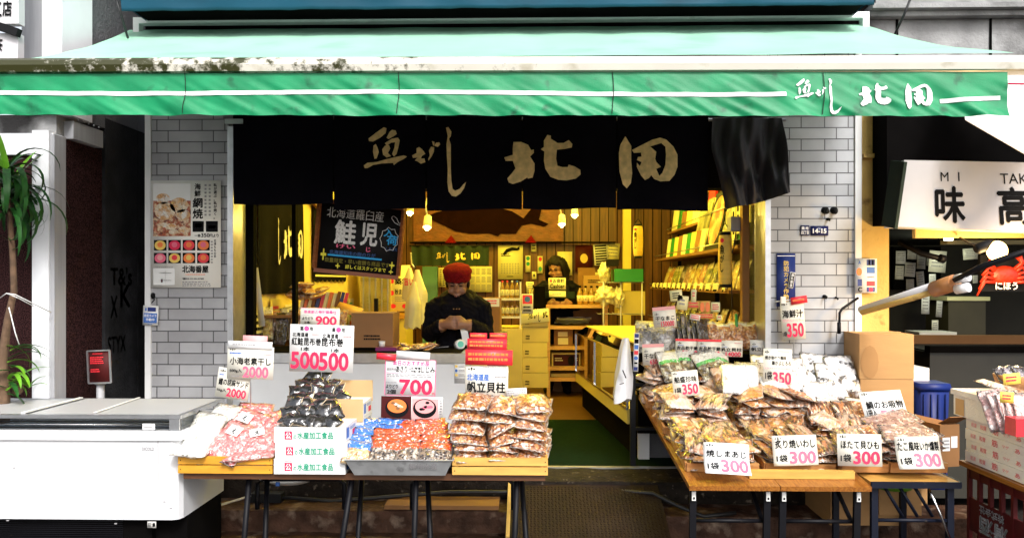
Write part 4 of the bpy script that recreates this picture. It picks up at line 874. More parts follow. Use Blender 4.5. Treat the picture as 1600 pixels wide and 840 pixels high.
def bagmat(name, c1, c2, c3, sc=60, bands=(), rough=.28, wrinkle=.9, ws=30, coat=1., t1=.42, t2=.60, film=.0, vor=True, edge=(.58, .53, .48), ew=.025, st=None):
    """contents seen through clear film; bands = (v0, v1, colour) printed along the bag's length"""
    m = mat(name, c1, rough, coat=coat); m.node_tree.nodes['Principled BSDF'].inputs['Coat IOR'].default_value = 1.75; t = m.node_tree; n = t.nodes; L = t.links; b = n['Principled BSDF']; n_ = n.new
    tc = n_('ShaderNodeTexCoord'); inf = n_('ShaderNodeObjectInfo'); mp = n_('ShaderNodeVectorMath'); mp.operation = 'ADD'
    sc_ = n_('ShaderNodeVectorMath'); sc_.operation = 'SCALE'; sc_.inputs[0].default_value = (3, 7, 1); L.new(inf.outputs['Random'], sc_.inputs['Scale']); L.new(tc.outputs['Object'], mp.inputs[0]); L.new(sc_.outputs[0], mp.inputs[1])
    if st:
        m2 = n_('ShaderNodeMapping'); m2.inputs['Scale'].default_value = st; L.new(mp.outputs[0], m2.inputs[0]); mp = m2
    v = n_('ShaderNodeTexVoronoi' if vor else 'ShaderNodeTexNoise'); v.inputs['Scale'].default_value = sc; L.new(mp.outputs[0], v.inputs['Vector'])
    z = n_('ShaderNodeTexNoise'); z.inputs['Scale'].default_value = sc*.6; z.inputs['Detail'].default_value = 5; L.new(mp.outputs[0], z.inputs['Vector'])
    def mr(s, a, c):
        x = n_('ShaderNodeMapRange'); x.inputs[1].default_value = a; x.inputs[2].default_value = c; L.new(s, x.inputs[0]); return x.outputs[0]
    def mx(f, a, c):
        x = n_('ShaderNodeMix'); x.data_type = 'RGBA'; L.new(f, x.inputs[0])
        for i, q in ((6, a), (7, c)):
            if hasattr(q, 'links'): L.new(q, x.inputs[i])
            else: x.inputs[i].default_value = (*q, 1)
        return x.outputs[2]
    if vor:
        col = mx(mr(v.outputs['Distance'], .35, .7), c1, c2)
        h = n_('ShaderNodeMath'); h.operation = 'MULTIPLY'; h.inputs[1].default_value = 1; L.new(v.outputs['Distance'], h.inputs[0])
    else: col = mx(mr(v.outputs['Fac'], t1, t2), c1, c2)
    col = mx(mr(z.outputs['Fac'], .54, .62), col, c3)  # third contents tone, spread wider to paint in pale film glare
    if bands:
        sp = n_('ShaderNodeSeparateXYZ'); L.new(tc.outputs['UV'], sp.inputs[0])
        for v0, v1, bc in bands:
            a = n_('ShaderNodeMath'); a.operation = 'GREATER_THAN'; a.inputs[1].default_value = v0; L.new(sp.outputs[1], a.inputs[0])
            c = n_('ShaderNodeMath'); c.operation = 'LESS_THAN'; c.inputs[1].default_value = v1; L.new(sp.outputs[1], c.inputs[0])
            d = n_('ShaderNodeMath'); d.operation = 'MULTIPLY'; L.new(a.outputs[0], d.inputs[0]); L.new(c.outputs[0], d.inputs[1])
            # printed strokes inside the band
            w_ = n_('ShaderNodeTexNoise'); w_.inputs['Scale'].default_value = 70; w_.inputs['Detail'].default_value = 1; L.new(mp.outputs[0], w_.inputs['Vector'])
            col = mx(d.outputs[0], col, mx(mr(w_.outputs['Fac'], .62, .64), bc, (.8, .78, .72)))
    if ew:
        s2 = n_('ShaderNodeSeparateXYZ'); L.new(tc.outputs['UV'], s2.inputs[0]); pr_ = []
        for k in (0, 1):
            q = n_('ShaderNodeMath'); q.operation = 'PINGPONG'; q.inputs[1].default_value = .5; L.new(s2.outputs[k], q.inputs[0]); pr_.append(q.outputs[0])
        q = n_('ShaderNodeMath'); q.operation = 'MINIMUM'; L.new(pr_[0], q.inputs[0]); L.new(pr_[1], q.inputs[1])
        ez = n_('ShaderNodeMath'); ez.operation = 'MULTIPLY_ADD'; ez.inputs[1].default_value = .08; L.new(z.outputs['Fac'], ez.inputs[0]); L.new(q.outputs[0], ez.inputs[2])
        e2 = n_('ShaderNodeMapRange'); e2.inputs[1].default_value = ew + .045; e2.inputs[2].default_value = ew + .02; L.new(ez.outputs[0], e2.inputs[0]); col = mx(e2.outputs[0], col, edge)
    L.new(col, b.inputs['Base Color'])
    wz = n_('ShaderNodeTexNoise'); wz.inputs['Scale'].default_value = ws; wz.inputs['Detail'].default_value = 2; wz.inputs['Distortion'].default_value = 1.6; L.new(mp.outputs[0], wz.inputs['Vector'])
    bp = n_('ShaderNodeBump'); bp.inputs['Strength'].default_value = wrinkle; bp.inputs['Distance'].default_value = .02; L.new(wz.outputs['Fac'], bp.inputs['Height'])
    L.new(bp.outputs[0], b.inputs['Coat Normal'])
    b2 = n_('ShaderNodeBump'); b2.inputs['Strength'].default_value = .6; b2.inputs['Distance'].default_value = .006; L.new((v.outputs['Distance'] if vor else v.outputs['Fac']), b2.inputs['Height']); L.new(bp.outputs[0], b2.inputs['Normal']); L.new(b2.outputs[0], b.inputs['Normal'])
    return m
W_ = (.80, .79, .77)
BM = {
 'scallop': bagmat('scallop_bag', (.60, .25, .08), (.22, .06, .02), (.76, .66, .55), 62),
 'shrimp': bagmat('shrimp_bag', (.80, .28, .26), (.72, .14, .15), (.85, .62, .58), 90, vor=False),
 'white': bagmat('white_bag', (.76, .75, .68), (.66, .64, .54), (.82, .82, .80), 30, vor=False),
 'kelp': bagmat('kelp_pack', (.012, .011, .012), (.03, .026, .022), (.008, .008, .008), 30, vor=False, rough=.25, wrinkle=.35, ws=16, edge=(.72, .58, .40), ew=.028),
 'clam_o': bagmat('clam_pack', (.03, .02, .018), (.30, .22, .15), (.62, .55, .45), 75, bands=((.64, .98, (.80, .085, .012)),)),
 'clam_b': bagmat('blue_clam_pack', (.36, .18, .06), (.60, .42, .20), (.70, .62, .5), 45, bands=((.62, .98, (.02, .17, .62)),)),
 'fish': bagmat('dried_fish_bag', (.075, .028, .016), (.44, .165, .06), (.70, .50, .38), 46, vor=False, st=(1.4, .4, 1), t1=.50, t2=.60, wrinkle=.9, coat=1., ws=30),
 'fish2': bagmat('silver_fish_bag', (.54, .38, .28), (.36, .15, .07), (.045, .022, .016), 46, vor=False, st=(1.4, .4, 1), t1=.48, t2=.58, wrinkle=.9, coat=1., ws=30),
 'squid': bagmat('pale_squid_bag', (.66, .40, .26), (.76, .58, .46), (.45, .20, .10), 20, vor=False, wrinkle=.9),
 'gold': bagmat('golden_bag', (.42, .15, .045), (.60, .30, .10), (.62, .50, .40), 34, vor=False),
 'nuts': bagmat('dried_shellfish_bag', (.55, .22, .05), (.26, .08, .02), (.70, .48, .30), 60, bands=((.84, 1, (.74, .70, .66)),)),
 'seaweed': bagmat('seaweed_bag', (.07, .05, .02), (.22, .15, .05), (.60, .56, .40), 40, bands=((.66, 1, (.76, .74, .66)), (.55, .66, (.10, .48, .10))), vor=False),
 'nori': bagmat('black_print_bag', (.74, .74, .76), (.78, .78, .80), (.03, .03, .035), 34, bands=((.86, 1, (.78, .78, .8)),), vor=False),
 'whitepink': bagmat('white_pink_bag', (.80, .79, .80), (.82, .81, .82), (.62, .24, .26), 18, bands=((.55, 1, (.82, .81, .82)),), vor=False),
 'thin': bagmat('thin_squid_pack', (.26, .12, .09), (.42, .24, .20), (.68, .58, .54), 26, vor=False, wrinkle=.9, ws=30),
 'cucumber': bagmat('sea_cucumber_bag', (.14, .14, .16), (.26, .26, .29), (.50, .51, .55), 26, vor=False, coat=1., bands=((.8, 1, (.55, .55, .58)),)),
 'blackpack': bagmat('black_foil_pack', (.02, .018, .02), (.05, .035, .04), (.35, .30, .32), 18, vor=False, coat=1.),
 'pinkpack': bagmat('pink_pack', (.76, .42, .38), (.80, .55, .50), (.84, .78, .74), 30, vor=False),
 'yellowpack': bagmat('yellow_pack', (.66, .50, .12), (.40, .22, .05), (.74, .66, .36), 22, vor=False, bands=((.8, 1, (.72, .66, .4)),)),
 'greenpack': bagmat('green_pack', (.22, .26, .05), (.50, .46, .12), (.08, .09, .02), 24, vor=False, bands=((.75, 1, (.68, .62, .3)),)),
}
_bm = {}
def bag_var(kind, w, d, t, k, **kw):
    key = (kind, round(w, 3), round(d, 3), round(t, 3), k)
    if key not in _bm: _bm[key] = bag_mesh(kind + '_bag', BM[kind], w, d, t, k*1.37 + len(kind), **kw)
    return _bm[key]
def put(kind, name, label, loc, size, rot=(0, 0, 0), group=None, cat='bag', k=0, **kw):
    return tag(place(bag_var(kind, *size, k, **kw), name, loc, rot), label, cat, group)
STAND = R(90)

# ================================================================== left part of the shop interior
XL = -1.945
def wallfr(y0, y1, z0, z1, off=.0):                              # sheet on the left side wall, facing +x
    return lambda u, v, o=0: Vector((XL + off + o, y0 + (y1-y0)*u, z0 + (z1-z0)*v))
nb = thing('black_curtain', 'small black shop curtain with white brush characters on the left side wall', 'curtain', (XL, 6.1, 1.45))
fr_ = wallfr(5.55, 6.65, 1.55, 2.28, .03)
b = MB(); b.sheet(lambda u, v: fr_(u, v, .012*math.sin(u*20)*(1-v)), 50, 6); q_ = b.build('cloth', M['cloth'], nb)
b = MB(); f2 = lambda x, y: fr_(x, y, .02)
brush(b, SHI, (.34, .78, .40, .30), f2, 0); brush(b, KITA, (.46, .72, .66, .36), f2, 0); brush(b, TA, (.74, .72, .93, .34), f2, 0); b.build('lettering', M['chalk'], q_)
b = MB(); b.tube([fr_(-.02, 1.03), fr_(1.02, 1.03)], .01); b.build('rod', M['carddark'], nb)
for i in range(8):
    b = MB(); b.box(XL+.022, XL+.038, 5.6+i*.14, 5.64+i*.14, 2.28, 2.31); b.build('loop', M['cloth'], nb)
sc_ = thing('striped_banner', 'yellow and orange striped cloth high on the left side wall', 'banner', (XL, 6.2, 2.4))
for i in range(12):
    b = MB(); b.box(XL+.008, XL+.014, 5.55 + i*.13, 5.68 + i*.13, 2.36, 2.98); b.build('stripe', M['yp' if i % 2 else 'orangeink'], sc_)
b = MB(); b.bar((XL+.04, 5.4, 2.62), (XL+.04, 7.1, 2.30), .03); tag(b.build('wooden_rail', M['carddark']), 'dark wooden rail slanting across the left side wall', 'rail')
ab = thing('black_banner', 'black cloth banner with scalloped edges behind the chalkboard', 'banner', (XL, 7.6, 1.6))
fr2 = wallfr(7.0, 8.25, 1.66, 2.38, .02); b = MB()
b.sheet(lambda u, v: fr2(u, v + (.03*abs(math.sin(u*25)) if v in (0, 1) else 0)*(1 if v else -1)), 60, 4); q_ = b.build('cloth', M['cloth'], ab)
b = MB()
for r_ in range(2):
    for i in range(18): b.rect(lambda x, y: fr2(x, y, .006), .2 + i*.034, .16 - r_*.06, .225 + i*.034, .19 - r_*.06)
for v_ in (.05, .95): b.rect(lambda x, y: fr2(x, y, .006), .03, v_ - .012, .97, v_ + .012)
b.build('lettering', M['yp'], q_)
# chalkboard
cbx = (497, 322, 625, 425)
k_ = .012
o = card('chalkboard', 'wooden framed black chalkboard with coloured chalk writing, hung tilted in the entrance', cbx, 5.2,
 [('北海道羅臼産', .08, .05, .78, .21, 'chalk', -.005), ('鮭', .20, .24, .45, .59, 'chalk', .03), ('児', .52, .25, .72, .58, 'chalk', .03), ('けい', .23, .60, .46, .66, 'chalkpink'), ('じ', .60, .61, .65, .68, 'chalkpink'),
  ('北海道知床の脂のりが', .15, .70, .72, .76, 'chalkblue'), ('#', .13, .765, .80, .792, 'cyan'), ('数量限定・早い者勝ち商品です', .10, .82, .90, .89, 'chalkdim'), ('詳しくはスタッフまで', .36, .905, .86, .965, 'chalkyellow'),
  ('入', .80, .30, .92, .42, 'cyan', .02), ('荷', .84, .40, .97, .54, 'cyan', .02), ('しました', .84, .58, .98, .63, 'chalkblue'), ('+', .045, .70, .11, .86, 'chalkyellow'), ('+', .24, .90, .29, .97, 'chalkyellow'), ('+', .90, .80, .96, .90, 'chalkyellow'), ('+', .90, .92, .95, .98, 'chalkyellow')],
 rot=5.5, tilt=-3, m='black', cat='chalkboard', th=.012)
fr = Frame(*cbx, 5.2, 5.5, -3)
b = MB()
for p, q in (((-.02, -.03), (1.02, -.03)), ((1.02, 1.03), (-.02, 1.03))): b.bar(fr(*p, .004), fr(*q, .004), .024, .026)
for p, q in (((-.02, 0), (-.02, 1)), ((1.02, 0), (1.02, 1))): b.bar(fr(*p, .004), fr(*q, .004), .022, .022)
M['frame'] = wood_mat('frame_wood', (.26, .075, .02), (.20, .05, .012)); b.build('wooden_frame', M['frame'], o, bev=.002)
b = MB(); pts = [(.87 + (.115 if i % 2 else .10)*1.0*math.cos(i*.349), .46 + (.185 if i % 2 else .155)*math.sin(i*.349)) for i in range(19)]
b.tube([fr(x, y, .003) for x, y in pts], .0022, 5); fish = [(.88, .12), (.90, .10), (.94, .13), (.97, .20), (.985, .19), (.985, .24), (.965, .225), (.92, .20), (.88, .14), (.88, .12)]
b.tube([fr(x, y, .003) for x, y in fish], .0022, 5); b.build('chalk_drawing', M['chalk'], o)
b = MB()
for fx in (.1, .9): b.tube([fr(fx, -.04, 0), fr(fx, -.04) + Vector((0, .02, .5))], .002, 5)
b.build('hanging_cord', M['black'], o)

# glazed yellow cabinet and posters at the rear left
gc = thing('glazed_cabinet', 'pale cabinet with barred glass doors beneath the chalkboard', 'cabinet', P(590, 490, 8.4))
b = MB(); b.box(X(562, 8.4), X(610, 8.4), 8.42, 8.8, Z(492, 8.4), Z(405, 8.4)); b.build('carcass', M['yellowbox'], gc)
b = MB(); b.box(X(555, 8.4), X(634, 8.4), 8.25, 8.8, Z(497, 8.4), Z(491, 8.4)); b.build('top', M['crate'], gc, bev=.004)
for i in range(5):
    b = MB(); x_ = 566 + i*9.6; b.box(X(x_, 8.38), X(x_+2, 8.38), 8.39, 8.41, Z(486, 8.4), Z(408, 8.4)); b.build('door_bar', M['alu'], gc)
b = MB(); b.box(X(563, 8.38), X(610, 8.38), 8.40, 8.41, Z(488, 8.4), Z(406, 8.4)); b.build('glass', M['glass'], gc)
b = MB(); b.box(X(560, 8.3), X(634, 8.3), 8.3, 8.8, FL, Z(498, 8.4)); b.build('base', M['yellowbox'], gc)
card('festival_poster', 'cream poster with red circles and black characters beside the glazed cabinet', (609, 414, 641, 486), 8.45, [('o', .03, .05, .2, .16, 'red'), ('o', .03, .3, .2, .4, 'red'), ('o', .03, .55, .2, .66, 'red'), ('o', .03, .84, .3, .94, 'red'), ('o', .6, .84, .85, .94, 'red'), ('旨', .25, .08, .5, .24, 'red', .02), ('築地', .25, .28, .92, .42, 'ink'), ('秋まつり', .25, .52, .92, .64, 'ink'), ('~3', .25, .68, .92, .80, 'greyink')], m='yp', cat='poster')
# plastic carrier bags on a hook
M['carrier'] = mat('carrier_bag_film', (.78, .72, .42), .35, var=.06, bump=.7, bs=10, coat=.3)
for i, (px, py0, py1, w_, dx) in enumerate(((640, 418, 468, 20, 0), (652, 421, 505, 26, 4), (647, 440, 512, 22, -3))):
    b = MB(); Yb = 6.5 - i*.06
    def cf(u, v):
        a = u*2*math.pi; nk = .25 + .75*min(1, v*2.2); r_ = w_*.5*nk*(1 + .22*math.sin(a*4 + i) * v + .15*noise.noise(Vector((math.cos(a)*2, v*4, i))))
        return P(px + dx*v + r_*math.cos(a), py0 + (py1-py0)*v + 2*math.sin(a*5+i)*v, Yb) + Vector((0, .045*nk*math.sin(a), 0))
    b.sheet(cf, 40, 14); o = tag(b.build('carrier_bag', M['carrier']), ['small printed yellowish carrier bag, highest of the hanging bags', 'long plain yellowish carrier bag, right one of the hanging bunch', 'low crumpled carrier bag, left one of the hanging bunch'][i], 'plastic bag', 'carrier bags hanging from a hook')
    if i == 0:
        b = MB(); b.ink('旨い', lambda x, y: P(x, y, 6.37), 632, 446, 646, 434, .02); b.build('lettering', M['red'], o)
b = MB(); b.tube([P(642, 395, 6.5), P(643, 412, 6.45), P(648, 418, 6.4)], .006, 6); tag(b.build('bag_hook', M['alu']), 'metal hook carrying the bunch of carrier bags', 'hook')

# goods shelf inside on the left
ls = thing('goods_shelf', 'dark shelf of packaged dried goods inside the left of the entrance', 'shelf', (-1.6, 5.75, FL))
for zz in (1.16, 1.38):
    b = MB(); b.box(-1.93, -1.28 if zz < 1.3 else -1.45, 5.68, 6.7, zz, zz+.02); b.build('shelf_board', M['carddark'], ls)
for a in (-1.92, -1.32):
    b = MB(); b.box(a, a+.03, 6.66, 6.70, FL, 1.5); b.build('upright', M['black'], ls)
    b = MB(); b.box(a, a+.03, 5.68, 5.72, FL, 1.16); b.build('upright', M['black'], ls)
g = random.Random(3)
for i in range(11):
    px = 416 + i*11.5; k_ = ['yellowpack', 'gold', 'blackpack', 'yellowpack', 'gold', 'thin'][i % 6]; c = P(px, 505 + (i % 3)*4, 5.72 + (i % 2)*.05)
    put(k_, 'snack_pouch', f'upright pouch in the front row inside on the left, {ORD[i]} from the left', c, (.10, .24, .03), (R(78), R(g.uniform(-9, 9)), R(g.uniform(-14, 14))), 'pouches on the left shelf', 'pouch', i % 4)
for i in range(12):
    px = 470 + i*6; c = P(px, 483 + (i % 3), 6.1); b = MB(); b.box(-.012, .012, -.06, .06, -.07, .07)
    o = b.build('packet', M[['yp', 'redfilm', 'navy', 'carddark', 'yp', 'orangeink'][i*5 % 6]]); o.location = c; o.rotation_euler = (0, R(14), R(12)); tag(o, f'thin upright packet in the filed row under the banner, {ORD[i]} from the left', 'packet', 'filed packets on the left shelf')
for i in range(7):
    c = P(458 + (i*17 % 44), 462 - (i//3)*8, 6.0 + .05*(i % 2)); put('gold', 'foil_bag', f'shiny brown gold bag heaped on the left shelf, {["front left of bottom layer","front middle of bottom layer","front right of bottom layer","left of middle layer","middle of middle layer","right of middle layer","topmost"][i]}', c, (.17, .12, .05), (R(g.uniform(-18, 18)), R(g.uniform(-15, 15)), g.uniform(0, 6)), 'bags heaped on the left shelf', 'bag', i % 4)
card('leaning_sheet', 'plain pale sheet leaning at the left edge of the goods shelf', (399, 418, 409, 510), 5.5, [], rot=-7, m='papergrey', cat='sheet')
for i, (c_, bx) in enumerate((('greenbox', (424, 434, 437, 462)), ('orangeink', (440, 437, 455, 462)))):
    carton('tall_box', f'{"green" if i == 0 else "orange"} upright box standing under the small black curtain', bx, 6.3, .1, c_, flap=False)
carton('shop_carton', 'plain brown cardboard box on the white counter beside the hanging bags', (549, 489, 614, 543), 5.32, .26, 'carddark', [('~2', .3, .62, .7, .8, 'ink')])
card('loose_flap', 'pale orange cardboard flap sticking out behind the brown box', (524, 474, 566, 492), 5.9, [], rot=20, tilt=40, m='cratepale', cat='cardboard flap', th=.004)
for i in range(8):
    c = P(630 + (i*13 % 46), 545 - (i//4)*5, 5.3 + .05*(i % 3)); put('gold', 'gold_sachet', f'crumpled gold sachet on the counter before the red capped person, {ORD[i]} of the heap', c, (.12, .08, .028), (R(g.uniform(-20, 20)), R(g.uniform(-20, 20)), g.uniform(0, 6)), 'gold sachets on the counter', 'sachet', i % 4)
b = MB(); b.bar(P(676, 543, 5.35), P(700, 541, 5.4), .02, .006); tag(b.build('metal_tongs', M['chrome']), 'metal tongs lying on the counter beside the sachets', 'tongs')
b = MB(); b.box(X(362, 5.24), X(368, 5.24), 5.22, 5.23, Z(516, 5.24), Z(450, 5.24)); b.build('door_label', M['paperw'])
_l = [o for o in COL.objects if o.name == 'door_label'][0]; tag(_l, 'narrow white sticker with tiny black print on the left door frame', 'sticker')
print_items(_l, Frame(362, 450, 368, 516, 5.218), [('~10', .2, .05, .8, .95, 'ink')])

# ================================================================== right part of the shop interior
rs = thing('wall_shelving', 'tall dark shelving of packaged goods along the right side wall', 'shelving', (1.55, 7.4, FL))
for zz, dd in ((2.21, .16), (1.90, .30), (1.58, .36), (1.22, .38)):
    b = MB(); b.box(1.745-dd, 1.745, 5.62, 9.3, zz-.022, zz); b.build('shelf_board', M['carddark'], rs)
    b = MB(); b.tube([(1.74-dd, 5.62, zz+.035), (1.74-dd, 9.3, zz+.035)], .005, 6); b.build('edge_rail', M['alu'], rs)
for yy in (5.62, 7.4, 9.27):
    b = MB(); b.box(1.70, 1.74, yy, yy+.03, FL, 2.6); b.build('upright', M['black'], rs)
SX = -R(90)
kinds = ['yellowpack', 'greenpack', 'blackpack', 'yellowpack', 'gold', 'greenpack', 'thin']
for lv, (zz, x_, n, w_, h_, nm) in enumerate(((1.58, 1.52, 15, .20, .24, 'middle'), (1.22, 1.50, 12, .22, .22, 'lower'))):
    for i in range(n):
        y_ = 5.75 + i*(3.4/n); kx = kinds[(i*3 + lv) % 7]
        put(kx, 'food_pouch', f'pouch standing on the {nm} shelf of the right wall shelving, {ORD[i] if i < 12 else ["thirteenth", "fourteenth", "fifteenth"][i-12]} from the entrance', (x_, y_, zz + h_*.46), (w_, h_, .035), (R(72), R(g.uniform(-5, 5)), SX), 'pouches on the right wall shelving', 'pouch', i % 4)
for i in range(9):
    y_ = 7.1 + i*.22; b = MB(); b.box(-.09, .09, -.015, .015, 0, .21); o = b.build('boxed_pack', M[['yp', 'greenbox', 'yellowbox', 'carddark'][i*3 % 4]], bev=.003); o.location = (1.55, y_, 1.902); o.rotation_euler = (R(-8), 0, SX + R(20)); tag(o, f'slim box standing on the upper goods shelf at right, {ORD[i]} from the picture boards', 'box', 'slim boxes on the upper goods shelf')
def disp(name, y0, y1, z0, z1, fm, label, items=()):
    b = MB(); T = Matrix.Translation((1.52, y0, z0)) @ Matrix.Rotation(R(12), 4, 'Y'); b.box(0, .012, 0, y1-y0, 0, z1-z0, 0, T); o = tag(b.build(name, fm), label, 'picture board')
    f_ = lambda fx, fy, off=0: T @ Vector((-off, (y1-y0)*(1-fx), (z1-z0)*(1-fy)))
    print_items(o, f_, items, .003); return o, f_
M['seafood'] = bagmat('seafood_photo', (.75, .30, .10), (.80, .62, .36), (.62, .06, .03), 9, vor=False, coat=.5, ew=0)
M['greyphoto'] = bagmat('grey_photo', (.30, .30, .14), (.52, .50, .26), (.14, .14, .08), 8, vor=False, coat=.5, ew=0)
o, f_ = disp('picture_board', 6.55, 7.05, 1.905, 2.42, M['black'], 'tall board with a red and white seafood photograph on the right shelves')
b = MB(); b.face([f_(.5 + .44*math.cos(k*.2618), .5 + .42*math.sin(k*.2618), .004) for k in range(24)]); b.build('photograph', M['seafood'], o)
o, f_ = disp('picture_board', 7.1, 7.6, 1.905, 2.40, M['greyphoto'], 'grey green picture board farthest in on the right shelves'); 
o, f_ = disp('picture_board', 6.05, 6.5, 1.905, 2.42, M['greyphoto'], 'grey green picture board nearest the entrance on the right shelves')
o, f_ = disp("green_board", 5.80, 5.98, 1.95, 2.6, M['greenbox'], 'narrow bright green panel near the entrance on the right', [])
for i in range(4):
    y_ = 5.5 + .13*i; b = MB(); b.box(1.50, 1.51, y_, y_+.10, 2.05 - .03*i, 2.30 - .03*i); o = tag(b.build('hanging_slip', M['yp']), f'yellow paper slip with brush lettering above the near lantern, {ORD[i]} from the entrance', 'paper slip', 'yellow slips hanging on the right')
    b = MB()
    for q in range(3): b.box(1.497, 1.4985, y_+.03, y_+.07, 2.08 + q*.065 - .03*i, 2.12 + q*.065 - .03*i)
    b.build('lettering', M['ink'], o)
# shelf edge tags
for i in range(14):
    y_ = 5.7 + i*.25; b = MB(); b.box(-.002, .002, -.035, .035, -.028, .028); o = b.build('shelf_tag', M['yp']); o.location = (1.365, y_, 1.575); o.rotation_euler = (0, R(14), R(g.uniform(-8, 25))); tag(o, f'small yellowish price tag on the edge of the middle goods shelf, {(ORD + ["thirteenth", "fourteenth"])[i]} from the entrance', 'price tag', 'tags on the middle goods shelf')
    b = MB(); b.box(-.0045, -.003, -.022, .022, -.008, .008); c_ = b.build('figures', M['ink'], o, org=Vector((0, 0, 0))); c_.location = (0, 0, 0)
# lanterns
for (px, py0, py1, r_, Y_, lab) in ((1133, 362, 449, 10.8, 5.45, 'large yellowed paper lantern hanging nearest the entrance on the right'), (997, 350, 403, 8, 7.6, 'smaller yellow paper lantern hanging deeper in the shop')):
    c = P(px, py1, Y_); H_ = P(px, py0, Y_).z - c.z; r = r_*Y_/F; t = thing('paper_lantern', lab, 'lantern', c)
    b = MB(); n = 26; b.lathe(c, [(r*(.80 + .2*max(0, math.sin(math.pi*i/n))**.5) * (1 - .02*(i % 2)), H_*(.06 + .88*i/n)) for i in range(n+1)], 22); s_ = b.build('shade', M['lamp'], t)
    b = MB(); b.lathe(c, [(r*.82, 0), (r*.84, H_*.06)], 18); b.build('bottom_ring', M['black'], t)
    b = MB(); b.lathe(c, [(r*.84, H_*.94), (r*.80, H_*1.0)], 18); b.build('top_ring', M['black'], t)
    b = MB(); b.tube([c + Vector((-r*.7, 0, H_)), c + Vector((0, 0, H_*1.16)), c + Vector((r*.7, 0, H_))], .005, 6); b.tube([c + Vector((0, 0, H_*1.16)), c + Vector((0, 0, H_*1.16 + .35))], .003, 6); b.build('hanger', M['black'], t)
    lf2 = lambda x, y: c + Vector((r*1.0*math.sin(x), -r*1.01*math.cos(x), H_*y))
    b = MB(); b.ink('魚', lf2, -1.05, .60, -.35, .76, .02); b.ink('が', lf2, -1.0, .45, -.4, .58, .02); b.ink('し', lf2, -.95, .28, -.5, .43, .02); b.build('lettering', M['ink'], s_)
    b = MB(); b.face([lf2(-.7 + .3*math.cos(k*.628), .84 + .04*math.sin(k*.628)) for k in range(10)]); b.build('red_seal', M['red'], s_)
b = MB(); b.box(X(1142, 5.35), X(1161, 5.35), 5.35, 5.45, Z(361, 5.35), Z(339, 5.35)); o = tag(b.build('speaker_box', M['greycol'], bev=.01), 'grey box mounted above the near lantern by the right jamb', 'speaker')
b = MB(); b.box(X(1158, 5.35), X(1163, 5.35), 5.36, 5.4, Z(367, 5.35), Z(360, 5.35)+.0); b.build('bracket', M['greycable'], o)
b = MB(); b.tube([P(1150, 362, 5.4), P(1147, 385, 5.4), P(1140, 405, 5.45), P(1143, 430, 5.45), P(1144, 500, 5.4)], .004, 6); tag(b.build('cable', M['rubber']), 'black cable hanging beside the large paper lantern', 'cable')
# aisle clutter in front of the shelving
wr_ = thing('wire_rack', 'white wire rack with plastic goods right of the cash desk', 'rack', P(965, 500, 7.9))
for zz in (Z(441, 7.9), Z(490, 7.9)):
    b = MB()
    for i in range(9): b.tube([(X(936, 7.9) + i*.055, 7.9, zz), (X(936, 7.9) + i*.055, 8.25, zz)], .004, 5)
    b.tube([(X(934, 7.9), 7.9, zz), (X(1006, 7.9), 7.9, zz)], .005, 5); b.build('wire_shelf', M['alu'], wr_)
for px in (943, 970, 1003):
    b = MB(); b.tube([P(px, 430, 7.9), P(px, 560, 7.9)], .008, 6); b.build('upright', M['plastic'], wr_)
b = MB(); b.box(X(960, 7.85), X(1005, 7.85), 7.85, 8.15, Z(440, 7.85), Z(420, 7.85)); o = tag(b.build('green_case', M['greenbox'], bev=.025), 'bright green plastic case on top of the wire rack', 'case')
b = MB(); b.box(X(948, 7.8), X(968, 7.8), 7.86, 8.1, Z(415, 7.85), Z(405, 7.85)); tag(b.build('black_tray', M['black'], bev=.006), 'black tray on the shelf left of the green case', 'tray')
for i, (bx, l_) in enumerate(((( 936, 412, 952, 441), 'clear yellowish bag stuffed beside the green case'), ((932, 447, 962, 476), 'large crumpled translucent bag under the wire rack'), ((958, 450, 975, 480), 'small crumpled translucent bag beside the larger one'))):
    c = P((bx[0]+bx[2])/2, (bx[1]+bx[3])/2, 7.95); w_ = (bx[2]-bx[0])*7.95/F; h_ = (bx[3]-bx[1])*7.95/F
    b = MB(); b.blob(c, (w_*.5, .1, h_*.5), .5, 3.2, i, sub=4); tag(b.build('crumpled_bag', M['carrier']), l_, 'plastic bag')
carton('drab_box', 'drab khaki box under the wire rack near the display case', (966, 455, 1008, 492), 7.95, .35, 'yellowbox', flap=False)
for nm, bx, Y_, m_, l_, it in (('leaning_board', (903, 418, 930, 452), 9.3, 'carddark', 'brown cardboard panel behind the bottles', []), ('small_carton', (912, 430, 944, 455), 9.0, 'card', 'small cardboard box with dark print behind the bottles', [('~2', .2, .25, .85, .5, 'ink')])):
    carton(nm, l_, bx, Y_, .05, m_, it, flap=False)

# display case
dc = thing('display_case', 'glass display case with a yellow lit top beside the aisle', 'display case', (.6, 6.3, FL))
Ya, Yb_ = 5.28, 7.55; La, Lb = Vector((.635, Ya, 0)), Vector((.42, Yb_, 0)); D_ = (Lb - La).normalized(); Nx = Vector((D_.y, -D_.x, 0)); ln = (Lb - La).length
T = Matrix(((D_.x, Nx.x, 0, La.x), (D_.y, Nx.y, 0, La.y), (0, 0, 1, 0), (0, 0, 0, 1)))          # local: x along the case, y across to the right
zt, zg = 1.205, .80
b = MB(); b.box(.03, ln-.03, .06, .6, FL, zg-.1, 0, T); b.build('plinth', M['dark'], dc)
b = MB(); b.box(0, ln, 0, .62, zg-.1+.001, zg, 0, T); b.build('base', M['yellowbox'], dc, bev=.004)
b = MB(); b.box(.0, ln, .10, .62, zt, zt+.02, 0, T); b.build('top', M['yellowbox'], dc, bev=.003)
M['caseback'] = flat('case_back', (.62, .54, .20), .5)
b = MB(); b.box(.02, ln-.02, .585, .6, zg+.002, zt-.002, 0, T); b.build('back_panel', M['caseback'], dc)
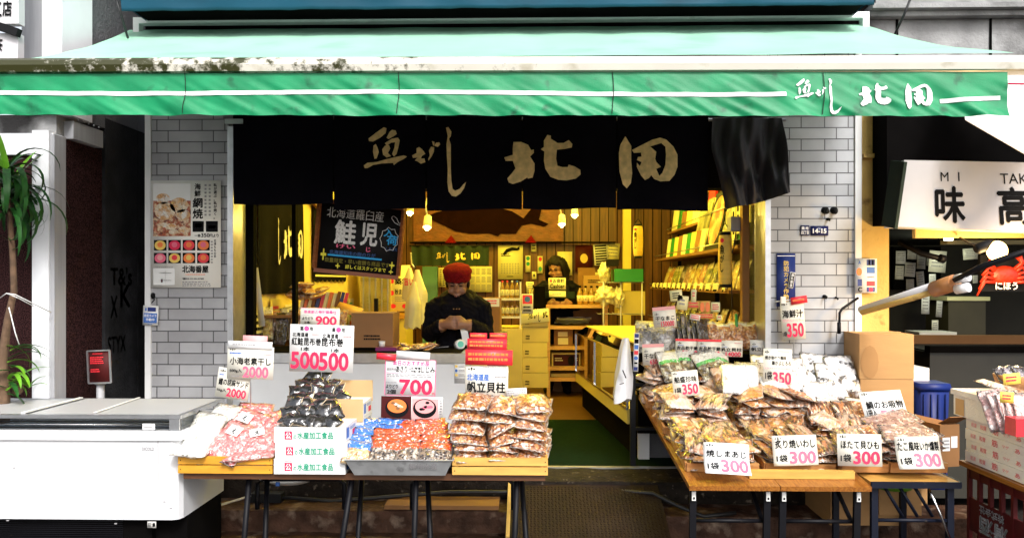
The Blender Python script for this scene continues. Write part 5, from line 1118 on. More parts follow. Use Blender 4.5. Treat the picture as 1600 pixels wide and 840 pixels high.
b = MB(); b.box(.01, ln-.01, .12, .58, (zg+zt)/2, (zg+zt)/2+.008, 0, T); b.build('glass_shelf', M['glass'], dc)
b = MB(); b.face([T @ Vector(p) for p in ((0, .002, zg), (ln, .002, zg), (ln, .002, zt-.05), (0, .002, zt-.05))]); b.face([T @ Vector(p) for p in ((0, .002, zt-.05), (ln, .002, zt-.05), (ln, .1, zt+.01), (0, .1, zt+.01))]); b.build('front_glass', M['glass'], dc)
b = MB(); b.tube([T @ Vector((.1, .14, zt-.014)), T @ Vector((ln-.1, .14, zt-.014))], .008); b.build('case_lamp', M['tubeglow'], dc)
l = bpy.data.lights.new('case_tube', 'AREA'); l.shape = 'RECTANGLE'; l.size = ln-.3; l.size_y = .03; l.energy = 4; l.color = (1, .76, .16)
o = bpy.data.objects.new('case_tube', l); COL.objects.link(o); o.parent = dc; o.location = T @ Vector((ln/2, .15, zt-.026)) - W[dc]; o.rotation_euler = (0, 0, math.atan2(D_.y, D_.x))
b = MB(); b.face([T @ Vector(p) for p in ((.0, .0, zg), (.0, .6, zg), (.0, .6, zt), (0, .1, zt))]); b.build('end_glass', M['glass'], dc)
for x_ in (.0, ln*.55, ln-.012):
    b = MB(); b.box(x_, x_+.012, -.006, .01, zg, zt-.05, 0, T); b.build('glass_post', M['chrome'], dc)
b = MB(); b.box(0, ln, -.008, .008, zg-.006, zg+.008, 0, T); b.box(0, ln, -.008, .008, zt-.055, zt-.043, 0, T); b.build('edge_strip', M['chrome'], dc)
for i in range(9):
    for j in range(2):
        b = MB(); zz = (zg+.003, (zg+zt)/2+.01)[j]; h_ = (.11, .13, .09)[(i+j) % 3]; b.box(.12 + i*.235, .12 + i*.235 + .2, .22 + .02*(i % 2), .5, zz, zz+h_, 0, T); o = tag(b.build('gift_box', M[['yellowbox', 'yp', 'caseback'][(i*2+j) % 3]], bev=.003), f'cream gift box on the {"floor" if j == 0 else "glass shelf"} of the display case, {ORD[i]} from the entrance', 'box', 'gift boxes in the display case')
for i in range(5):
    b = MB(); b.box(.3 + i*.02, .75 + i*.01, .3, .56, zt+.022+i*.012, zt+.033+i*.012, 0, T); tag(b.build('paper_stack', M['yp']), f'sheet bundle on the display case top, {ORD[i]} from the bottom', 'paper', 'paper bundles on the display case')
# white carrier bag hung at the end of the case
b = MB()
def hb_(u, v):
    a = u*2*math.pi; w_ = (4.5 + 9*min(1, v*1.6)**.8) * (1 + .25*math.sin(3*a + 2*v) + .2*noise.noise(Vector((math.cos(a)*1.6, math.sin(a)*1.6, v*3))))
    return P(978 - 8*v + w_*math.cos(a), 528 + 97*v + 4*math.sin(a*2)*v, 5.05) + Vector((0, .05*math.sin(a)*(.4 + v), 0))
b.sheet(hb_, 40, 24); o = tag(b.build('carrier_bag', M['bagw']), 'white carrier bag hanging at the front end of the display case', 'plastic bag')
b = MB(); b.bar(P(973, 578, 4.955), P(978, 590, 4.955), .022, .006); b.bar(P(968, 600, 4.95), P(975, 598, 4.95), .008, .004); b.build('print', M['ink'], o)
card('card_mark_strip', 'vertical strip of payment stickers in blue, green and red on the case end', (990, 520, 998, 580), 4.98, [('#', .1, .02, .9, .12, 'navy'), ('#', .1, .16, .9, .27, 'ink'), ('#', .1, .31, .9, .42, 'blue'), ('#', .1, .46, .9, .56, 'redfilm'), ('o', .1, .60, .9, .70, 'blue'), ('#', .2, .76, .8, .80, 'ink'), ('#', .1, .88, .9, .97, 'navy')], rot=2, m='paperw', cat='sticker')

# more goods and posters that crowd the walls
g = random.Random(17)
b = MB(); b.box(X(974, 9.4), X(986, 9.4), 9.4, 9.5, FL, 2.8); tag(b.build('yellow_post', M['yellowbox']), 'yellow square post at the inner end of the right wall shelving', 'post')
for i in range(12):
    y_ = 5.8 + i*.29; hh = g.uniform(.16, .30); b = MB(); b.box(-.07, .07, -.012, .012, 0, hh); o = b.build('slim_carton', M[['yp', 'yellowbox', 'carddark', 'greenbox', 'yp', 'redfilm', 'navy'][i % 7]], bev=.003); o.location = (1.62, y_, 2.212); o.rotation_euler = (R(-8), 0, SX + R(g.uniform(5, 25))); tag(o, f'slim carton on the topmost goods shelf at right, {ORD[i]} from the entrance', 'carton', 'slim cartons on the topmost shelf')
for i in range(10):
    y_ = 5.75 + i*.33; hh = g.uniform(.22, .34); b = MB(); b.box(-.11, .11, -.006, .006, 0, hh); o = b.build('shelf_poster', M[['yp', 'seafood', 'yp', 'greyphoto', 'yellowbox'][i % 5]]); o.location = (1.735, y_, 2.52 + .06*(i % 3)); o.rotation_euler = (0, 0, SX); tag(o, f'poster high on the right side wall over the shelving, {ORD[i]} from the entrance', 'poster', 'posters over the right shelving')
    b = MB()
    for q in range(4): b.box(-.075 + q*.035, -.055 + q*.035, -.0085, -.007, .04, hh - .05 - .03*(q % 2))
    c_ = b.build('lettering', M['ink'], o, org=Vector((0, 0, 0))); c_.location = (0, 0, 0)
for i in range(9):
    y_ = 5.5 + .36*i; b = MB(); fr3 = wallfr(y_, y_ + .26, 1.02 + .05*(i % 3), 1.46 + .05*(i % 2), .012); b.sheet(lambda u, v: fr3(u, v), 2, 2); o = tag(b.build('wall_poster', M[['yp', 'yellowbox', 'paperw'][i % 3]]), f'paper poster low on the left side wall, {ORD[i]} from the entrance', 'poster', 'posters on the left side wall')
    print_items(o, lambda x, y, off=0: fr3(x, 1 - y, off), [('~5', .2, .1, .8, .6, ('ink', 'red', 'greenink')[i % 3]), ('#', .2, .7, .8, .9, ('redfilm', 'ink', 'orangeink')[i % 3])], .003)
for i, bx in enumerate(((924, 425, 946, 452), (948, 380, 968, 405), (700, 456, 716, 478), (822, 440, 834, 457))):
    card('wall_note', ['pale note on the rear wall above the small carton', 'pale note on the rear wall near the yellow post', 'pale note low behind the red capped person', 'small note above the red and white poster'][i], bx, 9.9 if i != 3 else 8.8, [('~4', .15, .1, .85, .9, 'greyink')], rot=(-3, 4, 0, 0)[i], m='yp', cat='note')
# ================================================================== freezer chest at the left
fz = thing('freezer_chest', 'large white chest freezer with sliding glass lids at the left', 'freezer', (-2.4, 4.0, 0))
FX0, FX1, FY0, FY1 = -3.3, -1.675, 3.76, 4.30
zb_, zr = .505, .884
M['enamel'] = mat('white_enamel', (.64, .645, .665), .3, var=.03, vs=3, coat=.2, dirt=((.40, .38, .37), 13, .70, .86), stretch=(1, 1, .6))
b = MB(); r_ = .04
out = [(FX0, FY1), (FX0, FY0), (FX1-r_, FY0), (FX1-.012, FY0+.012), (FX1, FY0+r_), (FX1, FY1)]
lo = [b.bm.verts.new((x, y, zb_)) for x, y in out]; up = [b.bm.verts.new((x, y, zr)) for x, y in out]
for i in range(6): b.bm.faces.new((lo[i], lo[(i+1) % 6], up[(i+1) % 6], up[i]))
b.bm.faces.new(lo[::-1]); b.bm.faces.new(up)
b.build('body', M['enamel'], fz, bev=.006)
b = MB(); b.box(FX0, FX1+.012, FY0-.014, FY0+.05, zr+.002, zr+.045); b.box(FX1-.04, FX1+.012, FY0+.051, FY1, zr+.002, zr+.045); b.box(FX0, FX1-.041, FY1-.04, FY1, zr+.002, zr+.045); b.build('rim', M['white'], fz, bev=.008)
b = MB(); b.box(FX0, FX1-.045, FY0+.06, FY1-.05, zr+.003, zr+.012); b.build('frozen_interior', mat('frosty_liner', (.34, .42, .52), .5, var=.5, vs=5), fz)
for k in range(3):
    b = MB(); b.tube([(FX0, FY0+.03, zr+.055+k*.014), (FX1-.05, FY0+.03, zr+.055+k*.014)], .0035, 6); b.build('guard_rail', M[('blackmetal', 'chrome', 'blackmetal')[k]], fz)
zl = 1.0
b = MB(); b.face([(FX0, FY0+.012, zr+.046), (FX1-.002, FY0+.012, zr+.046), (FX1-.002, FY0+.012, zl-.012), (FX0, FY0+.012, zl-.012)]); b.face([(FX1, FY0+.012, zr+.046), (FX1, FY1-.01, zr+.046), (FX1, FY1-.01, zl-.012), (FX1, FY0+.012, zl-.012)]); b.build('side_glass', M['glass'], fz)
b = MB(); b.box(FX0, FX1+.004, FY0-.002, FY0+.022, zl-.013, zl+.004); b.box(FX1-.014, FX1+.006, FY0+.023, FY1, zl-.013, zl+.004); b.box(FX0, FX1-.015, FY1-.015, FY1, zl-.013, zl+.004); b.build('lid_frame', M['alu'], fz, bev=.002)
for i, (a, c, dz) in enumerate(((FX0, -2.42, .0), (-2.46, FX1-.016, .008))):
    b = MB(); b.box(a, c, FY0+.024, FY1-.016, zl-.008+dz, zl-.003+dz); o = b.build('glass_lid', M['freezerglass'], fz)
    b = MB(); b.bar((c-.01 if i == 0 else a+.01, FY0+.024, zl+.002+dz), (c-.01 if i == 0 else a+.01, FY1-.02, zl+.002+dz), .02, .006); b.build('lid_edge', M['white'], o)
b = MB(); b.bar((-2.1, FY0+.026, zl+.012), (-2.13, FY1-.02, zl+.012), .012, .004); b.build('lid_handle', M['white'], fz)
b = MB(); b.box(FX1-.05, FX1-.002, FY0-.004, FY0+.03, zr+.046, zl-.014); b.build('corner_post', M['alu'], fz, bev=.003)
b = MB(); b.box(FX0, FX1-.16, FY0+.05, FY1-.02, .0, zb_-.002); b.build('plinth', M['dark'], fz)
b = MB(); b.box(FX1-.165, FX1-.005, FY0+.09, FY1-.02, .0, zb_-.002); b.build('motor_box', M['dark'], fz, bev=.01)
b = MB(); b.box(X(247, FY0)-.0015, X(247, FY0)+.0015, FY0-.0012, FY0+.002, zb_+.004, zr-.002); b.build('panel_seam', M['greyink'], fz)
for px_, py_ in ((267, 793), (257, 783), (22, 730), (181, 817), (12, 812)):
    b = MB(); p_ = P(px_, py_, FY0); b.box(p_.x-.006, p_.x+.006, FY0-.002, FY0+.001, p_.z-.003, p_.z+.002); b.build('scuff', M['greyink'], fz)
b = MB()
for k in range(9): b.box(FX0+.1, FX1-.3, FY0+.046, FY0+.049, .40+.01*k, .404+.01*k)
b.build('vent_grille', M['blackmetal'], fz)['kind'] = 'stuff'
_fr = lambda x0, y0, x1, y1: Frame(x0, y0, x1, y1, FY0-.001)
o = card('maker_plate', 'x', (230, 814, 244, 824), FY0-.002, [('~2', .1, .2, .5, .8, 'ink'), ('#', .6, .2, .9, .8, 'ink')], m='papergrey', parent=fz)
b = MB(); fq = _fr(222, 698, 241, 703); b.ink('DICOLD', lambda x, y: fq(x, y, .001), 0, 1, 1, 0, .01); b.build('nameplate_lettering', M['greyink'], fz)
b = MB(); fq = _fr(223, 661, 243, 671); b.sheet(lambda u, v: fq(u, v, .004), 2, 2); o = b.build('white_tag', M['paperw'], fz); print_items(o, fq, [('~1', .1, .3, .9, .7, 'greyink')], .006)

# ================================================================== plant, red sign
pl = thing('dracaena_plant', 'tall dracaena with drooping green blades beside the white column', 'plant', P(8, 620, 4.12))
tr = [P(4, 840, 4.15), P(6, 620, 4.15), P(4, 560, 4.14), P(12, 500, 4.13), P(22, 455, 4.12), P(20, 400, 4.12), P(12, 300, 4.12)]
b = MB(); b.tube(tr, [.035, .03, .024, .018, .016, .015, .012], 10); b.build('trunk', M['bark'], pl)
g = random.Random(11)
def blade(base, az, el, L_, wd, droop, m, parent):
    b = MB(); n = 10; dh = Vector((math.cos(az), math.sin(az), 0)); p = Vector(base); e = el; pts = []
    for i in range(n+1):
        pts.append(p.copy()); e -= droop/n*(1 + i*.12); p = p + (dh*math.cos(e) + Vector((0, 0, math.sin(e))))*(L_/n)
    sd = Vector((-dh.y, dh.x, 0)); rows = []
    for i, q in enumerate(pts):
        w_ = wd*(math.sin(math.pi*min(1, (i/n)*.75 + .22))**.8)*(1 if i < n else .05); up = Vector((0, 0, w_*.35)); rows.append([b.bm.verts.new(q - sd*w_ + up), b.bm.verts.new(q), b.bm.verts.new(q + sd*w_ + up)])
    for r0, r1 in zip(rows, rows[1:]):
        for k in range(2): f = b.bm.faces.new((r0[k], r0[k+1], r1[k+1], r1[k])); f.smooth = True
    return b.build('leaf', M[m], parent)
c0 = P(10, 300, 4.12)
for i in range(72):
    az = g.uniform(0, 6.28); dz = g.uniform(-.12, .12); blade(c0 + Vector((0, 0, dz)), az, g.uniform(.1, 1.1) + dz*2, g.uniform(.26, .46), g.uniform(.010, .018), g.uniform(1.4, 2.6), 'leaf', pl)
for i in range(6): blade(P(13 + i, 290, 4.12), g.uniform(0, 6.28), 1.45 - .08*i, .34 - .02*i, .017, .25, 'leaf2', pl)
for i in range(16):
    t_ = P(10 + (i % 5)*2, 540 + (i*31 % 80), 4.12); blade(t_, g.uniform(-1.2, 1.2) if i % 3 else g.uniform(0, 6.28), g.uniform(-.1, .9), g.uniform(.12, .24), .014, g.uniform(.6, 1.6), 'leaf' if i % 2 else 'leaf2', pl)
b = MB(); b.blob(P(28, 606, 4.2), (.03, .03, .04), .2, seed=4); b.build('cut_stem', M['bark'], pl)
for i in range(7): blade(P(45, 606, 4.2), g.uniform(0, 6.28), g.uniform(.6, 1.3), .12, .012, .6, 'leaf2', pl)
st = MB(); st.tube([P(0, 465, 4.10), P(10, 458, 4.08), P(24, 460, 4.06), P(80, 488, 4.28)], .003, 5); st.tube([P(10, 458, 4.08), P(30, 466, 4.09), P(52, 478, 4.2)], .003, 5); st.tube([P(14, 480, 4.08), P(24, 520, 4.08), P(30, 538, 4.1)], .003, 5)
tag(st.build('tie_string', M['paperw']), 'white string tying the plant stem to the column', 'string')
rs_ = thing('red_sign_post', 'small dark red sign on a grey post behind the freezer', 'sign', P(155, 618, 4.55))
o = card('sign_panel', 'x', (136, 547, 175, 598), 4.52, [('~1', .22, .07, .7, .12, 'redfilm'), ('~4', .1, .18, .7, .42, 'redfilm'), ('~2', .1, .55, .5, .68, 'redfilm')], rot=-3, m='darkred', th=.01, parent=rs_, yaw=-8)
o.location -= W[rs_]*0
b = MB(); q_ = Frame(136, 547, 175, 598, 4.52, -3, 0, -8)
for p, q in (((0, 0), (1, 0)), ((0, 1), (1, 1)), ((0, 0), (0, 1)), ((1, 0), (1, 1))): b.bar(q_(*p, .004), q_(*q, .004), .008)
b.build('rim', M['alu'], rs_)
b = MB(); b.tube([P(157, 594, 4.56), P(157, 700, 4.56)], .022, 12); b.tube([P(157, 594, 4.56), P(157, 600, 4.56)], .03, 12); b.build('post', M['greycol'], rs_)

# ================================================================== things on the tiled pillars
M['foodphoto'] = bagmat('grill_photo', (.68, .36, .14), (.78, .66, .50), (.80, .76, .72), 26, vor=False, coat=.2, ew=0)
M['redphoto'] = bagmat('red_photo', (.42, .10, .04), (.75, .55, .35), (.16, .03, .02), 40, vor=False, coat=.2, ew=0)
po = (234, 281, 346, 450)
it = [('海\n鮮', .63, .03, .715, .15, 'ink', .012), ('網\n焼', .605, .165, .745, .355, 'ink', .015), ('私\nが\n選\nぶ\n。\n私\nが\n焼\nく\n。', .90, .03, .945, .36, 'ink'), ('一串', .63, .50, .71, .53, 'ink'), ('350', .725, .495, .84, .528, 'ink', .01), ('円より', .845, .50, .97, .53, 'ink'),
      ('北\n海\nも\nも\nの\n系', .905, .55, .935, .72, 'ink'), ('北海番屋', .455, .795, .825, .86, 'ink', .03), ('~1', .5, .872, .78, .885, 'orangeink'), ('☎03-5148-0788', .455, .908, .76, .925, 'ink'), ('~3', .455, .94, .86, .99, 'greyink'), ('~9', .77, .03, .80, .34, 'greyink'), ('~9', .83, .03, .86, .34, 'greyink'), ('~8', .86, .56, .89, .78, 'greyink'),
      ('#', .60, .38, .76, .48, 'ink'), ('#', .79, .38, .96, .48, 'ink'), ('#', .63, .40, .73, .44, 'papergrey'), ('#', .82, .42, .93, .45, 'papergrey'),
      ('#', .04, .82, .345, .975, 'paperw'), ('#', .12, .86, .30, .865, 'greyink'), ('#', .12, .93, .30, .935, 'greyink'), ('#', .21, .84, .215, .97, 'greyink'), ('#', .15, .92, .175, .95, 'red'), ('~1', .06, .805, .33, .815, 'greyink')]
o = card('poster', 'large cream seafood grill poster with bowls of rice on the left tiled pillar', po, 4.975, it, m='posterpaper', cat='poster')
fp_ = Frame(*po, 4.975)
def patch(nm, x0, y0, x1, y1, m, disc=False, off=.0022):
    b = MB()
    if disc: b.face([fp_((x0+x1)/2 + (x1-x0)/2*math.cos(k*.349), (y0+y1)/2 + (y1-y0)/2*math.sin(k*.349), off) for k in range(18)])
    else: b.rect(lambda x, y: fp_(x, y, off), x0, y0, x1, y1)
    return b.build(nm, M[m] if isinstance(m, str) else m, o)
patch('grill_photo', .04, .03, .575, .52, 'redphoto'); patch('smoke_area', .04, .03, .575, .19, 'paperw', off=.003)
for x0, y0, x1, y1 in ((.06, .20, .36, .37), (.28, .16, .54, .30), (.36, .27, .57, .37), (.10, .39, .24, .44), (.22, .40, .38, .46), (.26, .455, .40, .505), (.40, .43, .55, .49), (.08, .12, .28, .22)):
    patch('grilled_shell', x0, y0, x1, y1, 'foodphoto', True, .0035)
bc = [('yellowink', 'orangeink'), ('red', 'pink'), ('redfilm', 'orangeink'), ('orangeink', 'pink'), ('pink', 'paperpink'), ('yellowink', 'redfilm'), ('orangeink', 'yellowink'), ('redfilm', 'orangeink')]
for i in range(8):
    x0 = .05 + (i % 4)*.205; y0 = .555 + (i//4)*.12; patch('photo_square', x0, y0, x0+.18, y0+.098, 'ink'); patch('rice_bowl', x0+.01, y0+.005, x0+.17, y0+.095, bc[i][0], True, .003); patch('topping', x0+.05, y0+.02, x0+.13, y0+.07, bc[i][1], True, .0038)
card('camera_notice', 'small blue and white camera notice on the left pillar corner', (223, 477, 247, 508), 4.965, [('#', .06, .38, .94, .88, 'blue'), ('#', .3, .09, .85, .30, 'navy'), ('#', .14, .12, .24, .28, 'blue'), ('防犯カメラ', .1, .44, .9, .58, 'whiteink', .01), ('作動中', .22, .64, .78, .78, 'whiteink', .01), ('~1', .35, .91, .65, .97, 'blue')], rot=2, m='paperw', cat='notice', th=.008)
b = MB(); b.blob(P(239, 462, 4.985), (.012, .02, .02), .3, seed=2); b.tube([P(239, 462, 4.97), P(241, 468, 4.96), P(237, 473, 4.97)], .004, 6); tag(b.build('wall_hook', M['black']), 'small black hook below the big poster on the left pillar', 'hook')
card('address_plate', 'small navy block number plate with four tiny characters on the right pillar', (1251, 352, 1264.5, 368), 4.99, [('築 地', .1, .12, .9, .42, 'whiteink', .02), ('四丁目', .08, .55, .92, .88, 'whiteink', .02)], m='navyplate', cat='plate', th=.003)
card('house_number_plate', 'navy plate reading 14-15 in white on the right pillar', (1267, 353, 1294, 368), 4.99, [('14-15', .12, .28, .88, .74, 'whiteink', .03)], m='navyplate', cat='plate', th=.003)
o = card('camera_banner', 'tall navy plaque with yellow vertical lettering on the right pillar', (1214, 396, 1242.5, 478), 4.985, [('防\n犯\nカ\nメ\nラ\n作\n動\n中', .36, .14, .64, .97, 'yellowink', .01), ('#', .03, .04, .97, .055, 'whiteink')], m='navy', cat='plaque', th=.008)
card('slanted_sticker', 'small white sticker with black characters slanted across the navy plaque', (1233, 425, 1241, 450), 4.97, [('#', .1, .05, .9, .95, 'ink'), ('海\n外\n発\n信', .25, .08, .75, .92, 'whiteink')], rot=9, m='paperw', cat='sticker')
for i, (px, py, r0, l_) in enumerate(((1291, 328, .020, 'left one of two black cable stubs on the right pillar'), (1305, 328, .020, 'right one of two black cable stubs on the right pillar'), (1295, 342, .008, 'tiny dark plug under the two cable stubs'), (1290, 463, .010, 'dark rusty bolt low on the right pillar'), (1308, 465, .006, 'tiny dark screw hole right of the rusty bolt'))):
    b = MB(); b.lathe(P(px, py, 4.975), [(r0*1.2, .03), (r0*1.1, .012), (r0*.6, .01), (r0*.5, -.02), (r0*.3, -.025)][::-1], 14, 0, Matrix.Rotation(R(-90), 3, 'X')); b.blob(P(px+1, py+2, 4.96), (r0*.7, .012, r0*.9), .3, seed=i, sub=2); tag(b.build('cable_stub' if i < 2 else 'wall_bolt', M['black']), l_, 'wall fitting')
card('payment_sticker_sheet', 'white sticker sheet with two columns of coloured payment marks on the ochre column', (1337, 404, 1370, 457), 4.965, [('A', .14, .06, .24, .16, 'blue', .03), ('o', .04, .27, .3, .5, 'orangeink'), ('#', .1, .6, .3, .8, 'navy'), ('C', .12, .84, .3, .97, 'ink', .03), ('#', .52, .03, .9, .2, 'navy'), ('#', .6, .03, .68, .2, 'red'), ('#', .76, .03, .84, .2, 'greenink'), ('#', .52, .25, .9, .43, 'blue'), ('~1', .55, .50, .88, .58, 'greyink'), ('#', .52, .66, .9, .80, 'redfilm'), ('#', .52, .84, .9, .97, 'navy'), ('o', .62, .84, .82, .97, 'red')], m='paperw', cat='sticker')
b = MB(); b.tube([P(1311, 521, 4.93), P(1312, 488, 4.93), P(1316, 482, 4.93), P(1341, 465, 4.95)], .008, 8); b.tube([P(1311, 521, 4.93), P(1311, 503, 4.93)], .012, 8); tag(b.build('crank_handle', M['blackmetal']), 'bent black crank handle on the edge of the right pillar', 'handle rod')
# awning pole crossing to the right
pp = thing('awning_pole', 'long pale pole with a brown end sleeve pointing right past the ochre column', 'pole', P(1400, 466, 4.6))
b = MB(); b.tube([P(1345, 484, 4.75), P(1462, 448, 4.25)], [.022, .030], 14); b.build('white_tube', M['signwhite'], pp)
b = MB(); b.tube([P(1347, 488, 4.72), P(1462, 455, 4.22)], .016, 10); b.build('wooden_bar', M['ochre'], pp)
M['copper'] = mat('brown_sleeve', (.42, .18, .06), .4, var=.2); b = MB(); b.tube([P(1460, 452, 4.23), P(1492, 441, 4.1)], .042, 16); b.build('sleeve', M['copper'], pp)
for a in (P(1494, 436, 4.08), P(1494, 452, 4.08)):
    b = MB(); b.tube([a, a + Vector((.03, -.06, .012))], .024, 14, cap=True); b.build('tube_end', M['white'], pp)
b = MB(); b.tube([P(1490, 438, 4.06), P(1535, 416, 3.95), P(1660, 372, 3.8)], [.012, .016, .012], 8); b.build('black_rod', M['blackmetal'], pp)

# ================================================================== right hand shop: lamp, crab, interior
lp = thing('bare_lamp', 'dazzling bare light bulb under a clear shade at the right edge', 'lamp', P(1558, 392, 4.5))
b = MB(); b.blob(P(1558, 392, 4.5), (.052, .052, .056), .0, 2, 1, sub=4); b.build('bulb', M['bulbw'], lp)
b = MB(); b.lathe(P(1537, 385, 4.52), [(.02, -.05), (.03, -.04), (.03, .03), (.022, .05)], 14, 0, Matrix.Rotation(R(70), 3, 'Y')); b.build('socket', M['black'], lp)
b = MB(); b.tube([P(1534, 384, 4.52), P(1515, 380, 4.6), P(1500, 371, 4.7)], .006, 6); b.build('cord', M['rubber'], lp)
l = bpy.data.lights.new('bare_bulb', 'POINT'); l.energy = 20; l.color = (1, .68, .30); l.shadow_soft_size = .06
o = bpy.data.objects.new('bare_bulb', l); COL.objects.link(o); o.parent = lp; o.location = (0, -.02, -.13)
lp2 = thing('small_lamp', 'small greenish white bulb glowing deep in the right shop', 'lamp', P(1482, 372, 6.5))
b = MB(); b.blob(P(1482, 373, 6.5), (.035, .035, .035), 0, sub=2); b.build('bulb', mat('lit_cool_bulb', (1, 1, 1), .5, var=0, emit=(.8, 1, .75, 14)), lp2)
b = MB(); b.lathe(P(1484, 366, 6.5), [(.08, -.02), (.03, .03), (.015, .06)], 14); b.build('shade', M['plastic'], lp2)
l = bpy.data.lights.new('small_bulb', 'POINT'); l.energy = 10; l.color = (.95, 1, .72); l.shadow_soft_size = .05
o = bpy.data.objects.new('small_bulb', l); COL.objects.link(o); o.parent = lp2; o.location = (0, -.1, -.03)
M['crab'] = mat('crab_orange', (.55, .03, .008), .4, var=.25, vs=30, bump=.5, bs=40)
cb_ = thing('crab_sign', 'black board with a raised orange red crab and pale lettering at the right edge', 'sign', P(1567, 482, 5.0))
b = MB(); b.box(X(1532, 5), X(1610, 5), 5.0, 5.03, Z(455, 5, 1560), Z(398, 5, 1560)); b.build('board', M['black'], cb_)
b = MB(); cc = P(1570, 430, 4.97)
b.blob(cc, (.085, .03, .06), .1, 3, 2, sub=3)
for s in (-1, 1):
    for k in range(4): 
        a = -.5 + k*.36; e = cc + Vector((s*(.10 + .01*k), -.01, .02 - .03*k)); b.tube([cc + Vector((s*.06, 0, .02 - .02*k)), e + Vector((0, 0, .03)), e + Vector((s*.045, 0, -.02 - .012*k))], [.014, .011, .005], 8)
    b.tube([cc + Vector((s*.05, 0, .03)), cc + Vector((s*.10, -.01, .075)), cc + Vector((s*.075, -.015, .115))], [.014, .015, .02], 8)
b.build('crab', M['crab'], cb_)
b = MB(); b.ink('にほう', lambda x, y: P(x, y, 4.90), 1556, 452, 1590, 441, .02); b.build('lettering', M['whiteink'], cb_)
rf = thing('shop_fridge', 'olive grey display fridge with a pale top rim in the right shop', 'fridge', P(1510, 650, 5.6))
b = MB(); b.box(X(1437, 5.9), X(1800, 5.9), 5.75, 6.5, .1, Z(546, 5.9)); b.build('body', mat('olive_enamel', (.022, .02, .014), .4, var=.15), rf, bev=.02)
b = MB(); b.box(X(1432, 5.9), X(1800, 5.9), 5.70, 5.78, Z(546, 5.9)+.002, Z(536, 5.9)); b.build('front_rim', M['dark'], rf, bev=.01)
b = MB(); b.box(X(1436, 5.9), X(1800, 5.9), 6.42, 6.5, Z(546, 5.9)+.002, Z(530, 5.9)); b.build('rear_rim', M['carddark'], rf, bev=.01)
b = MB(); b.box(X(1440, 5.9), X(1800, 5.9), 5.80, 6.4, Z(546, 5.9)+.003, Z(546, 5.9)+.01); b.build('glass_top', M['black'], rf)
b = MB(); b.box(X(1432, 6.6), X(1490, 6.6), 6.55, 6.8, Z(530, 6.6), Z(517, 6.6)); o = tag(b.build('white_keyboard', M['plastic'], bev=.01), 'white flat machine on the rim behind the olive fridge', 'machine')
b = MB(); b.box(X(1482, 7), X(1540, 7), 7.0, 7.4, Z(532, 7), Z(470, 7)); tag(b.build('drab_cabinet', mat('drab_paint', (.06, .048, .02), .5), bev=.01), 'drab olive cabinet deep in the right shop', 'cabinet')
b = MB(); b.box(X(1478, 7), X(1545, 7), 6.98, 7.4, Z(469, 7), Z(463, 7)); tag(b.build('cabinet_top', M['yp'], bev=.004), 'pale board lying on top of the drab cabinet', 'board')
b = MB(); b.box(X(1396, 7.7), X(1470, 7.7), 7.7, 7.75, Z(452, 7.7), Z(386, 7.7)); tag(b.build('notice_board', M['dark']), 'grey notice board full of papers in the right shop', 'notice board')
g = random.Random(5)
for i, bx in enumerate(((1400, 392, 1415, 412), (1418, 388, 1432, 405), (1399, 415, 1412, 436), (1414, 410, 1430, 432), (1433, 396, 1446, 420), (1448, 400, 1460, 415), (1432, 424, 1444, 446), (1416, 436, 1428, 452), (1452, 392, 1478, 425), (1440, 460, 1452, 490), (1463, 470, 1472, 495), (1505, 388, 1528, 405), (1452, 428, 1462, 446), (1520, 430, 1530, 442), (1456, 500, 1466, 520))):
    card('pinned_paper', f'pale paper pinned in the right shop, number of the row from left: {ORD[i] if i < 12 else ["thirteenth", "fourteenth", "fifteenth"][i-12]}', bx, 7.66 if i < 8 else 7.0, [('~4', .15, .15, .85, .8, 'greyink')], rot=g.uniform(-5, 5), m=('paperw', 'papergrey', 'paper')[i % 3], cat='paper', group='papers pinned in the right shop')
b = MB(); b.tube([P(1405, 378, 5.2), P(1440, 396, 5.1), P(1474, 405, 5.0)], .018, 10); b.tube([P(1468, 403, 5.0), P(1476, 405, 5.0)], .026, 12); tag(b.build('dark_pole', M['blackmetal']), 'dark rolled pole end hanging under the wooden beam of the right shop', 'pole')
b = MB(); b.box(X(1480, 6), X(1700, 6), 6.0, 6.1, Z(382, 6), Z(376, 6)); tag(b.build('pale_strip_light', M['yp']), 'pale strip light under the ceiling of the right shop', 'rail')  # strip light; its glow is only a pale surface colour

# boxes and bin between pillar and right shop
carton('cardboard_box', 'large cardboard box on top of the pile beside the right pillar', (1344, 521, 1427, 590), 4.72, .4, 'card', [('o', .02, .25, .35, 1.0, 'cardstain')], rot=-3)
carton('cardboard_box', 'cardboard box in the middle of the pile beside the right pillar', (1345, 590.5, 1427, 650), 4.72, .4, 'card', rot=-2)
carton('cardboard_box', 'wide cardboard box at the bottom of the pile beside the right pillar', (1352, 651, 1449, 800), 4.72, .4, 'card', rot=0)
carton('open_carton', 'brown carton with white labels on the ground left of the foam boxes', (1466, 660, 1502, 725), 4.5, .35, 'carddark', [('#', .12, .3, .5, .62, 'paperw'), ('#', .56, .28, .88, .55, 'paperw'), ('~3', .16, .34, .46, .58, 'greyink')], rot=14, flap=False)
b = MB(); T = Matrix.Translation(P(1480, 660, 4.55)) @ Matrix.Rotation(R(14), 4, 'Z') @ Matrix.Rotation(R(150), 4, 'X'); b.box(-.06, .065, 0, .10, 0, .004, 0, T); o = [x for x in COL.objects if x.name == 'open_carton'][0]; b.build('flap', M['carddark'], o)
carton('foam_block', 'white foam block beside the cardboard pile', (1424, 573, 1452, 596), 5.2, .3, 'foam', flap=False)
bn = thing('blue_bin', 'deep blue plastic bin standing in the shade beside the cardboard boxes', 'bin', P(1452, 760, 5.1))
